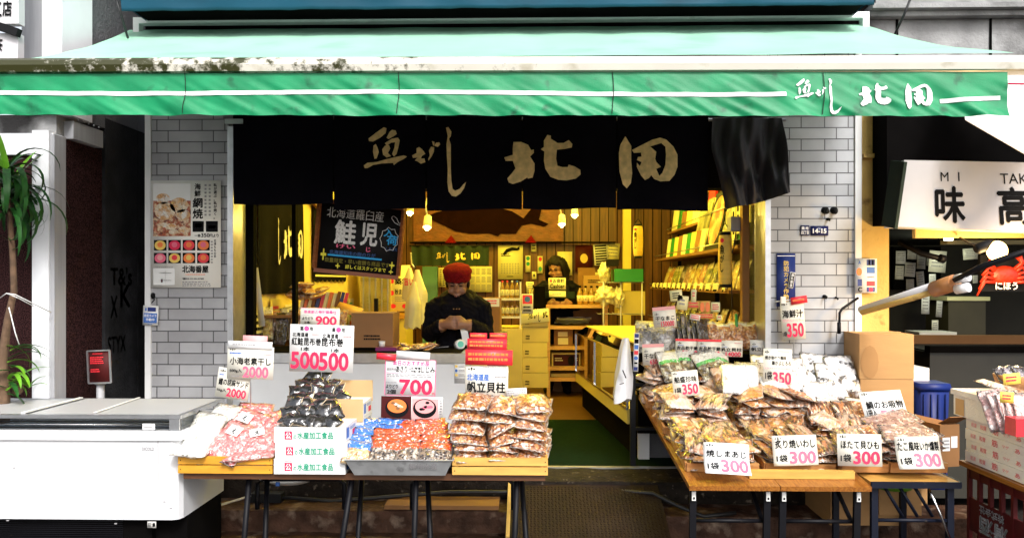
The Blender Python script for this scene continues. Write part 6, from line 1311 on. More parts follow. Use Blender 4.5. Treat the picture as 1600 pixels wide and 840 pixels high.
b = MB(); c = P(1450, 760, 5.15); H_ = P(1450, 596, 5.15).z - c.z
b.lathe(c, [(.10, 0), (.125, H_*.93)], 4, 0, Matrix.Rotation(R(45), 3, 'Z')); b.build('body', M['bluebin'], bn)
b = MB(); b.lathe(c, [(.135, H_*.93), (.14, H_*.96), (.13, H_)], 4, 0, Matrix.Rotation(R(45), 3, 'Z')); b.build('lid', M['bluebin'], bn)
for k in range(4):
    b = MB(); b.bar(c + Vector((-.07 + k*.045, -.098, .05)), c + Vector((-.07 + k*.045, -.092, H_*.9)), .008, .012); b.build('rib', M['bluebin'], bn)
b = MB(); b.lathe(P(1467, 662, 4.95), [(.018, 0), (.018, .012)], 12, 0, Matrix.Rotation(R(90), 3, 'X')); b.build('cap', M['cyan'], bn)

# foam box stack on a red crate
SXl, SY0, SY1 = 2.14, 3.47, 3.98
for i in range(4):
    b = MB(); z0 = .762 + i*.0535; T = Matrix.Translation((SXl + .004*(i % 2), 0, 0)); b.box(0, .62, SY0, SY1, z0, z0+.052, 0, T); o = tag(b.build('foam_box', M['foam'], bev=.008), f'white foam fish box with red lettering in the right stack, {ORD[i]} from the bottom', 'foam box', 'stacked foam boxes')
    ff = lambda x, y, o_=0: Vector((SXl - .0015 - o_ + .004*(i % 2), SY1 - (SY1-SY0)*x, z0 + .052*(1-y)))
    print_items(o, lambda x, y, off=0: ff(x, y, off), [('岩渡', .10, .30, .19, .7, 'pink', -1), ('和賀', .25, .28, .35, .72, 'red', -1), ('筋', .45, .2, .54, .8, 'red', -1), ('マゲ', .61, .35, .71, .65, 'pink', -1), ('あ', .80, .3, .87, .7, 'red', -1)])
b = MB(); b.box(SXl-.02, SXl+.7, SY0-.02, SY1+.02, .735, .758); tag(b.build('wooden_board', M['tabletop'], bev=.003), 'wooden board carrying the white foam boxes', 'board')
ob = thing('open_foam_box', 'open white foam box standing on top of the foam box stack', 'foam box', (SXl+.1, 3.75, .98))
zz = .977; b = MB(); b.box(SXl-.02, SXl+.24, 3.66, 4.05, zz, zz+.10); b.build('tub', M['foam'], ob, bev=.012)
b = MB(); b.box(SXl-.03, SXl+.25, 3.65, 4.06, zz+.102, zz+.128); b.build('lid_rim', M['foam'], ob, bev=.01)
b = MB(); b.sheet(lambda u, v: (SXl-.022, 4.03 - .08*u, zz + .08*v + .005), 3, 3); b.build('side_label', M['cardlight'], ob)
g = random.Random(21)
for i in range(4): put('squid', 'fish_pouch', f'clear pouch of dried fish on the open foam box, {ORD[i]} from the left', P(1556 + i*7, 602 + i*1.5, 3.78), (.07, .18, .02), (R(12), R(g.uniform(-10, 10)), R(25 + i*4)), 'pouches on the open foam box', 'pouch', i)
for i in range(5): put('pinkpack', 'pink_pouch', f'pink pouch leaning in front of the open foam box, {ORD[i]} from the left', P(1556 + i*12, 640 + i*2, 3.60 - i*.02), (.11, .19, .03), (R(68), R(-8 + 3*i), R(g.uniform(-6, 20))), 'pink pouches beside the foam box', 'pouch', i % 4)
card('yellow_tag', 'yellow price slip clipped on the pink pouches', (1563, 612, 1584, 629), 3.5, [('~2', .15, .2, .8, .75, 'red')], rot=3, m='yellowpaper', cat='price slip')
bk = thing('wicker_basket', 'round wicker basket of dark packets behind the foam box at the right edge', 'basket', P(1590, 604, 3.9))
b = MB(); b.lathe(P(1592, 606, 3.9), [(.08, 0), (.10, .03), (.11, .065), (.095, .066), (.085, .02)], 24); b.build('basket_body', M['trayw'], bk)
for i in range(3): put('blackpack', 'dark_packet', f'dark blue packet in the wicker basket, {ORD[i]} from the left', P(1574 + i*12, 590, 3.88), (.09, .12, .02), (R(60), R(-12 + 10*i), R(10*i)), 'packets in the wicker basket', 'packet', i)
card('yellow_slip', 'yellow price slip on the wicker basket at the right edge', (1568, 583, 1594, 600), 3.78, [('~2', .15, .2, .8, .8, 'red')], rot=-6, m='yellowpaper', cat='price slip')
b = MB(); b.box(X(1592, 3.4), X(1640, 3.4), 3.42, 3.5, .985, 1.06); tag(b.build('red_box', M['redfilm'], bev=.004), 'bright red box cut by the right picture edge above the foam boxes', 'box')
rc_ = thing('red_bottle_crate', 'dark red plastic bottle crate with white characters under the foam boxes', 'crate', (2.4, 3.75, .3))
cx0, cx1, cy0, cy1, cz0, cz1 = SXl+.005, SXl+.6, 3.5, 3.97, .34, .733
def crate_side(p, q, nm):
    b = MB(); L_ = (q - p).length; d = (q - p).normalized(); nrm = Vector((d.y, -d.x, 0)); n = 6
    T = Matrix(((d.x, -nrm.x, 0, p.x), (d.y, -nrm.y, 0, p.y), (0, 0, 1, p.z), (0, 0, 0, 1)))
    for z0, z1 in ((0, .05), (.09, .25), (.345, .392)): b.box(0, L_, 0, .012, z0, z1, 0, T)
    for i in range(n): b.box(L_*i/(n-1)*.955, L_*i/(n-1)*.955 + .02, -.003, .015, .0, .39, 0, T)
    b.build(nm, M['redcrate'], rc_); return T, L_
for p, q in ((Vector((cx0, cy1, cz0)), Vector((cx0, cy0, cz0))), (Vector((cx0, cy0, cz0)), Vector((cx1, cy0, cz0)))):
    T, L_ = crate_side(p, q, 'side_wall')
    b = MB(); tf = lambda x, y: T @ Vector((L_*x, -.005, .09 + .16*y)); b.ink('清酒', tf, .72, .60, .24, .10, .02); b.ink('株式会社', tf, .66, .92, .24, .68, .0); b.build('lettering', M['whiteink'], rc_)
b = MB(); b.box(cx0+.02, cx1, cy0+.02, cy1, cz0, cz0+.02); b.build('bottom', M['redcrate'], rc_)
b = MB(); b.box(cx0-.02, cx1, cy0-.02, cy1+.02, 0, cz0-.003); tag(b.build('lower_crate', M['redcrate'], bev=.01), 'lower dark red crate carrying the lettered bottle crate', 'crate')
# ================================================================== left folding table and its goods
TZ, TY = .737, 3.72
lt = thing('folding_table', 'long folding table with black tube legs left of the doorway', 'table', (-.85, 3.95, 0))
tx0, tx1 = X(284, TY), X(852, TY)
b = MB(); b.box(tx0, tx1, TY+.02, TY+.46, TZ-.03, TZ); b.build('tabletop', mat('dark_tabletop', (.09, .035, .014), .4, var=.2, stretch=(2, 20, 20)), lt, bev=.004)
def leg(p, q, r=.014): b = MB(); b.tube([p, q], r, 10); b.build('leg', M['blackmetal'], lt)
for (xa, xb) in ((388, 399), (548, 540), (655, 668), (812, 822)):
    a, c = X(xa, TY+.1), X(xb, TY+.1)
    leg((a + (.012 if xa < 600 else -.012), TY+.08, TZ-.031), (c - .07, TY+.05, 0)); leg((a, TY+.38, TZ-.031), (c + .03, TY+.12, 0)); 
for (xa, xb) in ((398, 548), (640, 812)):
    b = MB(); p, q = P(xa+4, 746, TY+.36), P(xb-10, 746, TY+.36); b.tube([p + Vector((0, 0, -.16)), p + Vector((0, 0, -.03)), p + Vector((.03, 0, -.005)), q + Vector((-.03, 0, -.005)), q + Vector((0, 0, -.03)), q + Vector((0, 0, -.16))], .013, 10); b.build('stretcher', M['blackmetal'], lt)
def slat_crate(name, label, x0, x1, y0, y1, z0, h, m, nsl=2, wt=.012, M4=None, group=None):
    T = M4 or Matrix(); t = thing(name, label, 'crate', T @ Vector(((x0+x1)/2, (y0+y1)/2, z0)), group); gap = .006; sh = (h - gap*(nsl-1))/nsl
    for k in range(nsl):
        a = z0 + k*(sh+gap)
        for q in ((x0, x1, y0, y0+wt), (x0, x1, y1-wt, y1), (x0, x0+wt, y0+wt+.001, y1-wt-.001), (x1-wt, x1, y0+wt+.001, y1-wt-.001)):
            b = MB(); b.box(*q, a, a+sh, 0, T); o = b.build('slat', M[m], t, bev=.002)
    for cx in (x0+wt+.001, x1-wt-.02):
        for cy in (y0+wt+.001, y1-wt-.02):
            b = MB(); b.box(cx, cx+.018, cy, cy+.018, z0+.001, z0+h-.002, 0, T); b.build('corner_post', M[m], t)
    b = MB(); b.box(x0+wt, x1-wt, y0+wt, y1-wt, z0+.001, z0+.008, 0, T); b.build('bottom', M[m], t)
    b = MB()
    for k in range(nsl):
        for xx in (x0+.012, x1-.012): b.blob(T @ Vector((xx, y0-.0005, z0 + k*(sh+gap) + sh*.5)), (.003, .0015, .003), 0, sub=1)
    nl = b.build('nail', M['black'], t); nl['kind'] = 'stuff'
    return t
CH = .080
slat_crate('slatted_crate', 'orange varnished slatted crate of white and pink bags on the left table', X(278, TY), X(425.5, TY), TY, TY+.40, TZ+.001, CH, 'crate', group='slatted crates on the left table')
slat_crate('slatted_crate', 'yellow slatted crate heaped with dried scallop bags by the doorway', X(706.5, TY), X(856, TY), TY, TY+.40, TZ+.001, CH, 'cratepale', group='slatted crates on the left table')
g = random.Random(8)
def W3(px, py, dy): return P(px, py, TY + dy)
for i, (px, py, dy, rx, ry, rz, sz) in enumerate(((306, 702, .06, 6, 3, -4, (.17, .20, .06)), (314, 682, .12, 52, 6, -16, (.18, .27, .10)), (338, 668, .22, 52, 4, -26, (.17, .27, .09)))):
    put('white', 'white_food_bag', ['flat white bag at the bottom left of the orange crate', 'plump white bag leaning at the front left of the orange crate', 'white bag leaning behind another in the orange crate'][i], W3(px, py, dy), sz, (R(rx), R(ry), R(rz)), 'white bags in the orange crate', 'bag', i, seal=.08, lump=.5)
for i, (px, py, dy, rx, ry, rz, sz) in enumerate(((392, 709, .05, 5, -4, 8, (.24, .16, .05)), (362, 690, .09, 38, 14, -18, (.20, .24, .07)), (405, 692, .10, 30, -10, 20, (.21, .20, .06)), (378, 668, .20, 40, 16, -12, (.20, .24, .06)), (412, 668, .24, 36, -8, 14, (.18, .22, .06)), (395, 655, .28, 48, 4, 4, (.18, .2, .05)))):
    put('shrimp', 'shrimp_bag', 'pink bag of dried shrimp, ' + ['lying flat at the front of the orange crate', 'big one leaning at the front beside the white bags', 'right front one against the white cartons', 'leaning second from the front', 'rear right one beside the cartons', 'rearmost one under the 2000 card'][i], W3(px, py, dy), sz, (R(rx), R(ry), R(rz)), 'pink shrimp bags in the orange crate', 'bag', i % 4, seal=.07, lump=.45)
    o = [x for x in COL.objects if x.name.startswith('shrimp_bag')][-1]
    if i in (1, 2, 3): b = MB(); b.sheet(lambda u, v: Vector((-.035 + .07*u, .01 + .055*v, sz[2]*.5 + .010)), 3, 3); c_ = b.build('sticker', M['paperw'], o, org=Vector((0, 0, 0))); c_.location = (0, 0, 0); b = MB(); b.ink('え', lambda x, y: Vector((x, y, sz[2]*.5 + .0115)), -.012, .02, .012, .05); c2 = b.build('lettering', M['ink'], c_, org=Vector((0, 0, 0))); c2.location = (0, 0, 0)
# white cartons
cx0_, cx1_ = X(428.5, TY), X(540, TY); ch = .074
def wcarton(i, dx, y0, y1, z0, label, opened=False):
    a, c = cx0_ + dx, cx1_ + dx; t = thing('fish_carton', label, 'carton', ((a+c)/2, (y0+y1)/2, z0), 'white cartons on the left table'); th = .004
    b = MB(); h = ch - .002
    for q in ((a, c, y0, y0+th), (a, c, y1-th, y1), (a, a+th, y0+th, y1-th), (c-th, c, y0+th, y1-th)): b.box(*q, z0, z0+h)
    b.box(a+th, c-th, y0+th, y1-th, z0, z0+th)
    if not opened: b.box(a+th, c-th, y0+th, y1-th, z0+h-th, z0+h-.0005)
    b.build('box_walls', M['paperw'], t); fr = lambda fx, fy, off=0: Vector((a + (c-a)*fx, y0 - off, z0 + ch*(1-fy)))
    fs_ = lambda fx, fy, off=0: Vector((c + off, y0 + (y1-y0)*fx, z0 + ch*(1-fy)))
    print_items(t, fr, [('#', .15, .28, .255, .80, 'red'), ('公', .165, .34, .24, .74, 'whiteink', .01), ('~1', .15, .16, .26, .22, 'red'), ('の', .275, .52, .315, .75, 'greenink'), ('水産加工食品', .33, .32, .83, .76, 'greenink', .012)])
    print_items(t, fs_, [('#', .1, .15, .3, .8, 'blue'), ('~2', .4, .2, .9, .4, 'blue'), ('#', .6, .5, .9, .85, 'red')])
    return t, a, c
for i in range(3): wc = wcarton(i, (.0, .006, .0)[i], TY-.005, TY+.24, TZ+.001+i*ch, f'white fish carton with green lettering on the left table, {["bottom", "middle", "top"][i]} of the front stack', i == 2)
for i in range(4): wr2 = wcarton(i, .03, TY+.25, TY+.46, TZ+.001+i*ch, f'white fish carton in the rear stack behind the front one, {["lowest", "second from the bottom", "third from the bottom", "topmost"][i]}', i == 3)
b = MB(); b.box(wc[1]+.005+.04, wc[2]+.03, TY+.244, TY+.248, TZ+3*ch-.02, TZ+4.28*ch); b.build('raised_flap', M['cardlight'], wr2[0])
b = MB(); b.box(wc[1]+.065, wc[2]+.035, TY+.462, TY+.466, TZ+4*ch-.02, TZ+5.2*ch); b.build('raised_flap', M['cardlight'], wr2[0])
for tier, (bx0, bx1, by, bz, rows, nm) in enumerate(((434, 538, TY+.06, TZ+3*ch-.012, 3, 'front'), (446, 549, TY+.29, TZ+4*ch-.01, 4, 'rear'))):
    for r_ in range(rows):
        n = (6, 5, 4, 2)[r_] if tier else (5, 5, 4)[r_]
        for i in range(n):
            sp = 1 - (.16*r_ if tier else .05*r_); mid = (bx0+bx1)/2; px = mid + (bx1-bx0-20)*sp*((i + .5)/n - .5) + g.uniform(-3, 3); Yp = by + r_*.05
            c = P(px, 600, Yp); c.z = bz + .030 + r_*.030 + g.uniform(-.006, .006)
            o = put('kelp', 'kelp_roll_pack', f'black kelp pack in the {nm} carton, {ORD[r_]} row, {ORD[i]} from the left', c, (.098, .078, .040), (R(48 + g.uniform(-22, 20)), R(g.uniform(-24, 24)), R(g.uniform(-42, 42))), 'black kelp packs in the white cartons', 'packet', (i + r_) % 4, seal=.05, lump=.2, crinkle=.002)
# metal tray with shellfish packs
tr_ = thing('metal_tray', 'shallow galvanised metal tray of shellfish packs on the left table', 'tray', W3(622, 745, .1))
tz0 = TZ + .001; xa, xb = X(538.5, TY-.06), X(706, TY-.06); ya, yb = TY-.05, TY+.36
b = MB(); ins = .035
def ring(k, z, t=0): return [(xa+k+t, ya+k+t, z), (xb-k-t, ya+k+t, z), (xb-k-t, yb-k-t, z), (xa+k+t, yb-k-t, z)]
rr = [[b.bm.verts.new(p) for p in q] for q in (ring(ins, tz0), ring(0, tz0+.075), ring(-.008, tz0+.078), ring(0, tz0+.081), ring(.004, tz0+.075), ring(ins, tz0+.004))]
for r0, r1 in zip(rr, rr[1:]):
    for k in range(4): b.bm.faces.new((r0[k], r0[(k+1) % 4], r1[(k+1) % 4], r1[k]))
b.bm.faces.new(rr[0][::-1]); b.bm.faces.new(rr[-1]); b.build('pan', M['steel'], tr_)
b = MB(); b.ink('築地水産', lambda x, y: Vector((xb - .20 + .13*x, ya + .016 - .0155*(y)-.003, tz0 + .034 + .03*y)), 0, 0, 1, 1); b.build('scribble', M['greyink'], tr_)
packs = []
for r_, (py, dy, lst) in enumerate(((708, .03, 'bkoo'), (697, .09, 'booo'), (688, .15, 'booo'), (679, .20, 'bboo'), (672, .26, 'bboo'))):
    for i, k_ in enumerate(lst):
        px = 562 + r_*5 + i*(134 - r_*8)/(len(lst) - .6); kd = {'b': 'clam_b', 'o': 'clam_o', 'k': 'clam_o'}[k_]
        put(kd, 'shellfish_pack', f'{"blue" if k_ == "b" else "orange"} headed shellfish pack, {["front", "second", "third", "fourth", "rear"][r_]} row of the metal tray, {ORD[i]} from the left', W3(px, py, dy), (.155, .145, .032), (R(40 + g.uniform(-8, 8)), R(g.uniform(-7, 7) + (5 if i == 0 else 0)), R(g.uniform(-8, 8))), 'shellfish packs in the metal tray', 'packet', (i + r_) % 4, seal=.06, lump=.4)
# scallop bags
for c_i, (px, nm) in enumerate(((736, 'left'), (784, 'middle'), (830, 'right'))):
    for k in range(6):
        py = 709 - k*15.2 - (3 if c_i == 2 else 0) - (6 if c_i == 0 and k > 3 else 0)
        put('scallop', 'scallop_bag', f'bag of dried scallops, {ORD[k]} from the bottom of the {nm} pile in the yellow crate', W3(px + g.uniform(-4, 4), py, .10 + .012*k + g.uniform(0, .02)), (.175 if c_i != 1 else .15, .21, .062), (R(g.uniform(4, 16)), R(g.uniform(-9, 9) + (-22 if c_i == 1 and k in (2, 3) else 0)), R(g.uniform(-12, 12))), 'bags of dried scallops in the yellow crate', 'bag', k % 4, seal=.10, lump=.45)
    for k in range(4):
        put('scallop', 'scallop_bag', f'bag of dried scallops at the back of the {nm} pile, {ORD[k]} from the bottom', W3(px + g.uniform(-5, 5) + 3, 700 - k*19 - 6, .29), (.17, .17, .07), (R(g.uniform(8, 26)), R(g.uniform(-10, 10)), R(g.uniform(-12, 12))), 'bags of dried scallops in the yellow crate', 'bag', (k+1) % 4, seal=.10, lump=.45)

# cards of the left table
crest = lambda x0, y0, x1, y1: ('@', x0, y0, x1, y1, 'ink')
YB = TY + .30
card('price_card', 'cream card priced 2000 for dried small shrimp above the pink bags', (354.5, 541, 428, 592), YB, [crest(.05, .06, .17, .14), ('~1', .05, .17, .30, .26, 'blue'), ('~1', .60, .18, .95, .28, 'paperpink'), ('小海老素干し', .06, .34, .94, .56, 'ink', .004), ('500g入', .06, .70, .32, .82, 'ink'), ('2000', .35, .62, .89, .94, 'pink', .03), ('~1', .1, .9, .28, .94, 'greyink')], rot=2, stick=.14, group='price cards on sticks')
card('slip', 'pale pink slip pinned behind a plain strip above the 2000 card', (379, 524, 418, 541), YB + .01, [], rot=2, m='paperpink', cat='slip')
card('slip', 'plain white strip across the top of the card priced 2000', (356, 533, 426, 545), YB - .004, [('~1', .1, .3, .7, .6, 'greyink')], rot=2, m='paperw', cat='slip')
card('price_card', 'small tilted card priced 2000 for sesame cod sandwich', (338, 576, 391, 623), YB + .02, [crest(.06, .06, .22, .16), ('~1', .05, .2, .2, .28, 'blue'), ('鱈の胡麻サンド', .06, .36, .95, .58, 'ink', .002), ('1kg入', .05, .70, .32, .82, 'ink'), ('2000', .34, .66, .92, .93, 'red', .02)], rot=9, stick=.12, group='price cards on sticks')
card('price_card', 'pink bordered card priced 900 standing above the black packets', (469, 481, 531, 509), TY + .42, [('#', 0, 0, 1, .04, 'paperpink'), ('#', 0, .96, 1, 1, 'paperpink'), ('年末前の特別御奉仕', .09, .12, .92, .32, 'magenta', .01), ('#', .05, .4, .95, .42, 'greyink'), ('よりどり', .05, .5, .32, .66, 'ink'), ('2本', .1, .74, .26, .9, 'ink'), ('900', .40, .46, .92, .92, 'red', .03)], rot=1.5, group='price cards on sticks')
card('price_card', 'large white double card priced 500 twice above the black packets', (452, 507, 553, 581), TY + .40, [('築', .16, .04, .21, .13, 'ink', .01), ('o', .22, .03, .30, .14, 'magenta'), ('地', .31, .04, .36, .13, 'ink', .01), ('築', .66, .05, .71, .14, 'ink', .01), ('o', .72, .04, .80, .15, 'magenta'), ('地', .81, .05, .86, .14, 'ink', .01), ('北海道産', .04, .17, .29, .26, 'ink'), ('~1', .34, .17, .48, .25, 'paperpink'), ('北海道産', .51, .18, .76, .28, 'ink'), ('~1', .83, .20, .98, .28, 'paperpink'), ('紅鮭昆布巻', .03, .28, .49, .44, 'ink', .006), ('昆布巻', .50, .28, .84, .45, 'ink', .006), ('1本', .18, .47, .31, .56, 'ink'), ('1本', .65, .49, .78, .58, 'ink'), ('500', .03, .59, .46, .93, 'red', .03), ('500', .47, .59, .92, .95, 'red', .03), ('~1', .33, .95, .45, .97, 'greyink')], rot=1.5, m='paperw', stick=.1, group='price cards on sticks')
card('price_card', 'white card with a red border priced 700 over the metal tray', (601, 561, 681, 618), TY + .34, [('#', .0, .0, 1, .012, 'magenta'), ('#', 0, .988, 1, 1, 'magenta'), ('#', 0, 0, .012, 1, 'magenta'), ('#', .988, 0, 1, 1, 'magenta'), ('本日のおすすめ品', .15, .04, .87, .17, 'magenta', .01), ('愛知県産', .04, .24, .22, .31, 'greyink'), ('あさり・', .22, .19, .50, .35, 'ink', .01), ('北海道', .51, .20, .70, .27, 'ink'), ('天塩川産', .51, .29, .70, .35, 'ink'), ('しじみ', .71, .19, .98, .35, 'ink', .01), ('#', .03, .375, .97, .385, 'magenta'), ('~2', .04, .40, .96, .50, 'greyink'), ('~1', .03, .62, .27, .67, 'greyink'), ('よりどり', .03, .70, .26, .80, 'ink', .005), ('2個', .05, .84, .22, .96, 'ink', .005), ('700', .30, .56, .93, .95, 'red', .03), ('円', .94, .9, .98, .95, 'red')], rot=1.5, m='paperw', stick=.17, group='price cards on sticks')
card('slip', 'orange red slip stuck at the top left of the card priced 700', (588, 552, 619, 562), TY + .33, [('~1', .1, .3, .8, .6, 'red')], rot=5, m='redfilm', cat='slip')
card('slip', 'blank white strip at the top of the card priced 700', (619, 549, 672, 561), TY + .332, [], rot=3, m='paperw', cat='slip')
o = card('soup_picture', 'photo strip of two dark bowls of clam soup below the card priced 700', (595, 619, 692, 655), TY + .335, [('#', .0, .0, .49, 1, 'darkred'), ('#', .5, .08, .93, .98, 'paperpink'), ('~6', .95, .1, .99, .8, 'greyink')], rot=1, m='paperw', cat='picture')
fq = Frame(595, 619, 692, 655, TY + .335, 1)
def bowl(cx, soup, bit):
    b = MB(); b.face([fq(cx + .19*math.cos(a), .5 + .42*math.sin(a), .003) for a in (k*.2618 for k in range(24))]); q_ = b.build('bowl', M['ink'], o)
    b = MB(); b.face([fq(cx + .155*math.cos(a), .42 + .30*math.sin(a), .004) for a in (k*.2618 for k in range(24))]); b.build('soup', M[soup], q_)
    gg = random.Random(int(cx*100))
    for k in range(7):
        a, r_ = gg.uniform(0, 6.28), gg.uniform(0, .1); x_, y_ = cx + r_*math.cos(a), .42 + r_*1.9*math.sin(a)
        b = MB(); b.face([fq(x_ + .035*math.cos(t), y_ + .06*math.sin(t), .005 + k*.0002) for t in (j*.7 for j in range(9))]); b.build('shellfish', M[bit[k % 2]], q_)
bowl(.26, 'orangeink', ('foodphoto', 'carddark')); bowl(.71, 'paperpink', ('ink', 'pink'))
o = card('price_card', 'cream card for scallop adductors with red strips above it, over the yellow crate', (727, 571, 794, 626), TY + .36, [crest(.06, .05, .22, .14), ('~1', .4, .03, .95, .06, 'greyink'), ('北海道産', .04, .23, .55, .42, 'blue', .0), ('~1', .68, .28, .98, .36, 'greyink'), ('帆立貝柱', .05, .46, .93, .76, 'ink', .012), ('#', .08, .86, .95, .99, 'paperpink'), ('~1', .1, .89, .8, .96, 'yellowink')], rot=1, stick=.12, group='price cards on sticks')
for i, (bx, m_) in enumerate((((727, 546, 801, 570), 'redfilm'), ((730, 529, 792, 546), 'redfilm'), ((734, 520, 761, 529), 'redfilm'), ((765, 520, 792, 529), 'redfilm'))):
    card('red_strip', f'red notice strip above the scallop card, {["lowest and widest", "second from the bottom", "top left", "top right"][i]}', bx, TY + .35, [('~2' if i < 2 else '~1', .06, .15, .9, .8, 'orangeink')], rot=1, m=m_, cat='notice strip', group='red strips over the scallop card')
card('slip', 'white slip with three lines of tiny print right of the scallop card', (791, 606, 823, 620), TY + .34, [('~3', .06, .15, .92, .85, 'greyink')], rot=-3, m='paperw', cat='slip')
b = MB(); b.tube([P(796, 618, TY + .36), P(796, 640, TY + .36)], .006, 6); tag(b.build('slip_holder', M['black']), 'black holder under the small white slip', 'holder')

# clutter under the left table
b = MB(); c = P(455, 745, 4.25); b.lathe(c, [(.10, -.02), (.17, .01), (.18, .02), (.165, .022)], 28); o = tag(b.build('white_dish', M['plastic']), 'white dish with a blue mark under the left table', 'dish')
b = MB(); b.box(c.x-.025, c.x-.005, c.y-.185, c.y-.175, c.z-.0, c.z+.02); b.build('blue_mark', M['blue'], o)
b = MB(); b.tube([P(322, 826, 4.1), P(328, 800, 4.3), P(345, 788, 4.4), P(385, 776, 4.55), P(402, 770, 4.6)], .007, 6); tag(b.build('extension_cable', M['greycable']), 'grey cable curving over the steps under the left table', 'cable')
b = MB(); b.box(-.09, .09, -.035, .035, 0, .05); o = b.build('socket_block', M['black'], bev=.012); o.location = P(418, 782, 4.6); tag(o, 'black power socket block lying on the step under the left table', 'socket')
b = MB(); b.tube([P(434, 776, 4.6), P(520, 782, 4.62), P(600, 776, 4.6), P(700, 768, 4.62), P(860, 768, 4.66), P(960, 766, 4.66), P(1020, 770, 4.6), P(1060, 790, 4.5), P(1100, 806, 4.45), P(1150, 800, 4.45)], .012, 8); tag(b.build('power_cable', M['rubber']), 'black cable running along the foot of the doorstep', 'cable')
b = MB(); b.box(X(605, 4.55), X(780, 4.55), 4.46, 4.66, .362, .385); tag(b.build('wood_plank', M['carddark'], bev=.003), 'brown wooden plank on the step under the left table', 'plank')

# ================================================================== right tables, tilted up towards the shop
AL = math.atan(.265/1.76)
def Tt(u, v, h=0.): return Vector((.730 + u - .03*v, 3.69 + v*math.cos(AL) - h*math.sin(AL), .70 + v*math.sin(AL) + h*math.cos(AL)))
TM = Matrix.Translation(Tt(0, 0)) @ Matrix.Rotation(AL, 4, 'X')
def tbox(b, u0, u1, v0, v1, h0, h1, m=0): b.box(u0 - .03*(v0+v1)/2, u1 - .03*(v0+v1)/2, v0, v1, h0, h1, m, TM); return b
for i, (u0, u1, vl, lab) in enumerate(((0, .4145, 1.78, 'wood grain folding table, left one of the pair on the right of the doorway'), (.4175, .832, 1.24, 'wood grain folding table, right one of the pair beside the black table'))):
    t = thing('folding_table', lab, 'table', Tt((u0+u1)/2, .1, -.7), 'wood grain tables right of the doorway')
    b = MB()
    vs8 = [Tt(u, v, h) for h in (-.022, 0) for (u, v) in ((u0, 0), (u1, 0), (u1, vl), (u0, vl))]
    vv = [b.bm.verts.new(p) for p in vs8]
    for q in ((3,2,1,0), (4,5,6,7), (0,1,5,4), (1,2,6,5), (2,3,7,6), (3,0,4,7)): b.bm.faces.new([vv[k] for k in q])
    b.build('tabletop', M['tabletop'], t, bev=.003)
    for u in (u0+.03, u1-.04):
        for v in (.06, vl-.1):
            p = Tt(u, v, -.023); q = Vector((p.x, p.y + .03, (0 if p.y < 4.1 else .2 if p.y < 4.45 else .34 if p.y < 4.69 else FL)))
            b = MB(); b.bar(p, q, .030, .022); lg = b.build('leg', M['blackmetal'], t)
            if v < .1: b = MB(); b.box(p.x-.009, p.x+.009, p.y-.022, p.y-.013, p.z-.065, p.z-.022); o = b.build('latch_plate', M['plastic'], lg, bev=.002); b = MB(); b.box(p.x-.004, p.x+.004, p.y-.0245, p.y-.0225, p.z-.058, p.z-.048); b.build('slot', M['black'], o)
    p, q = Tt(u0+.03, .07, -.2), Tt(u1-.04, .07, -.2); b = MB(); b.tube([p, q], .010, 8); b.build('cross_rail', M['blackmetal'], t)
    b = MB(); p = Tt(u1-.05, .08, -.2); b.bar(p, Tt(u1-.05, .45, -.03), .018, .01); b.build('brace', M['blackmetal'], t)
bt = thing('black_table', 'low black edged folding table at the right end of the stall', 'table', Tt(1.05, .2, -.7))
def Bt(u, v, h=0): return Vector((.73 + u, 3.74 + v, .716 + h))
b = MB(); b.box(.73+.848, .73+1.255, 3.74, 4.28, .694, .713); b.build('tabletop', M['cratepale'], bt, bev=.002)
b = MB(); b.box(.73+.846, .73+1.257, 3.728, 3.739, .685, .714); b.box(.73+1.2561, .73+1.266, 3.74, 4.28, .685, .714); b.build('edge_band', M['bluemetal'], bt, bev=.002)
for u, v in ((.875, .03), (1.225, .03), (.875, .5), (1.225, .5)):
    b = MB(); p = Bt(u, v, -.023); b.bar(p, Vector((p.x, p.y, 0 if v < .2 else .2)), .030, .024); b.build('leg', M['bluemetal'], bt, bev=.003)
for h in (-.19,):
    b = MB(); b.tube([Bt(.875, .03, h), Bt(1.225, .03, h)], .009, 8); b.build('cross_rail', M['bluemetal'], bt)
for u in (.93, 1.0, 1.07):
    b = MB(); b.tube([Bt(u, .06, -.03), Bt(u + .09, .06, -.18)], .008, 8); b.build('brace', M['bluemetal'], bt)
b = MB(); b.tube([Bt(1.12, .02, -.03), Bt(1.17, .0, -.16), Bt(1.222, .0, -.29)], .006, 6); b.build('lock_strut', M['chrome'], bt)
b = MB(); tbox(b, .30, .79, .085, .115, .002, .038); tag(b.build('wooden_bar', M['cratepale'], bev=.003), 'loose wooden bar lying across the front of the wood grain tables', 'wooden bar')

def tray(u0, u1, v0, v1, label, h=.042):
    t = thing('wooden_tray', label, 'tray', Tt((u0+u1)/2, (v0+v1)/2, 0), 'wooden trays on the right tables'); w_ = .012
    for q in ((u0, u1, v0, v0+w_), (u0, u1, v1-w_, v1), (u0, u0+w_, v0+w_+.001, v1-w_-.001), (u1-w_, u1, v0+w_+.001, v1-w_-.001)):
        b = MB(); tbox(b, *q, .002, h); b.build('side_board', M['trayw'], t, bev=.002)
    b = MB(); tbox(b, u0+w_, u1-w_, v0+w_, v1-w_, .002, .008); b.build('bottom', M['trayw'], t)
tray(.025, .37, .17, .66, 'front left wooden tray of small fish bags on the right tables'); tray(.405, .735, .17, .66, 'front middle wooden tray of grilled sardine bags on the right tables')
tray(.765, .985, .17, .60, 'narrow wooden tray of scallop frill bags beside the black table'); tray(.995, 1.265, .17, .60, 'wooden tray of smoked squid packs on the black table', .05)
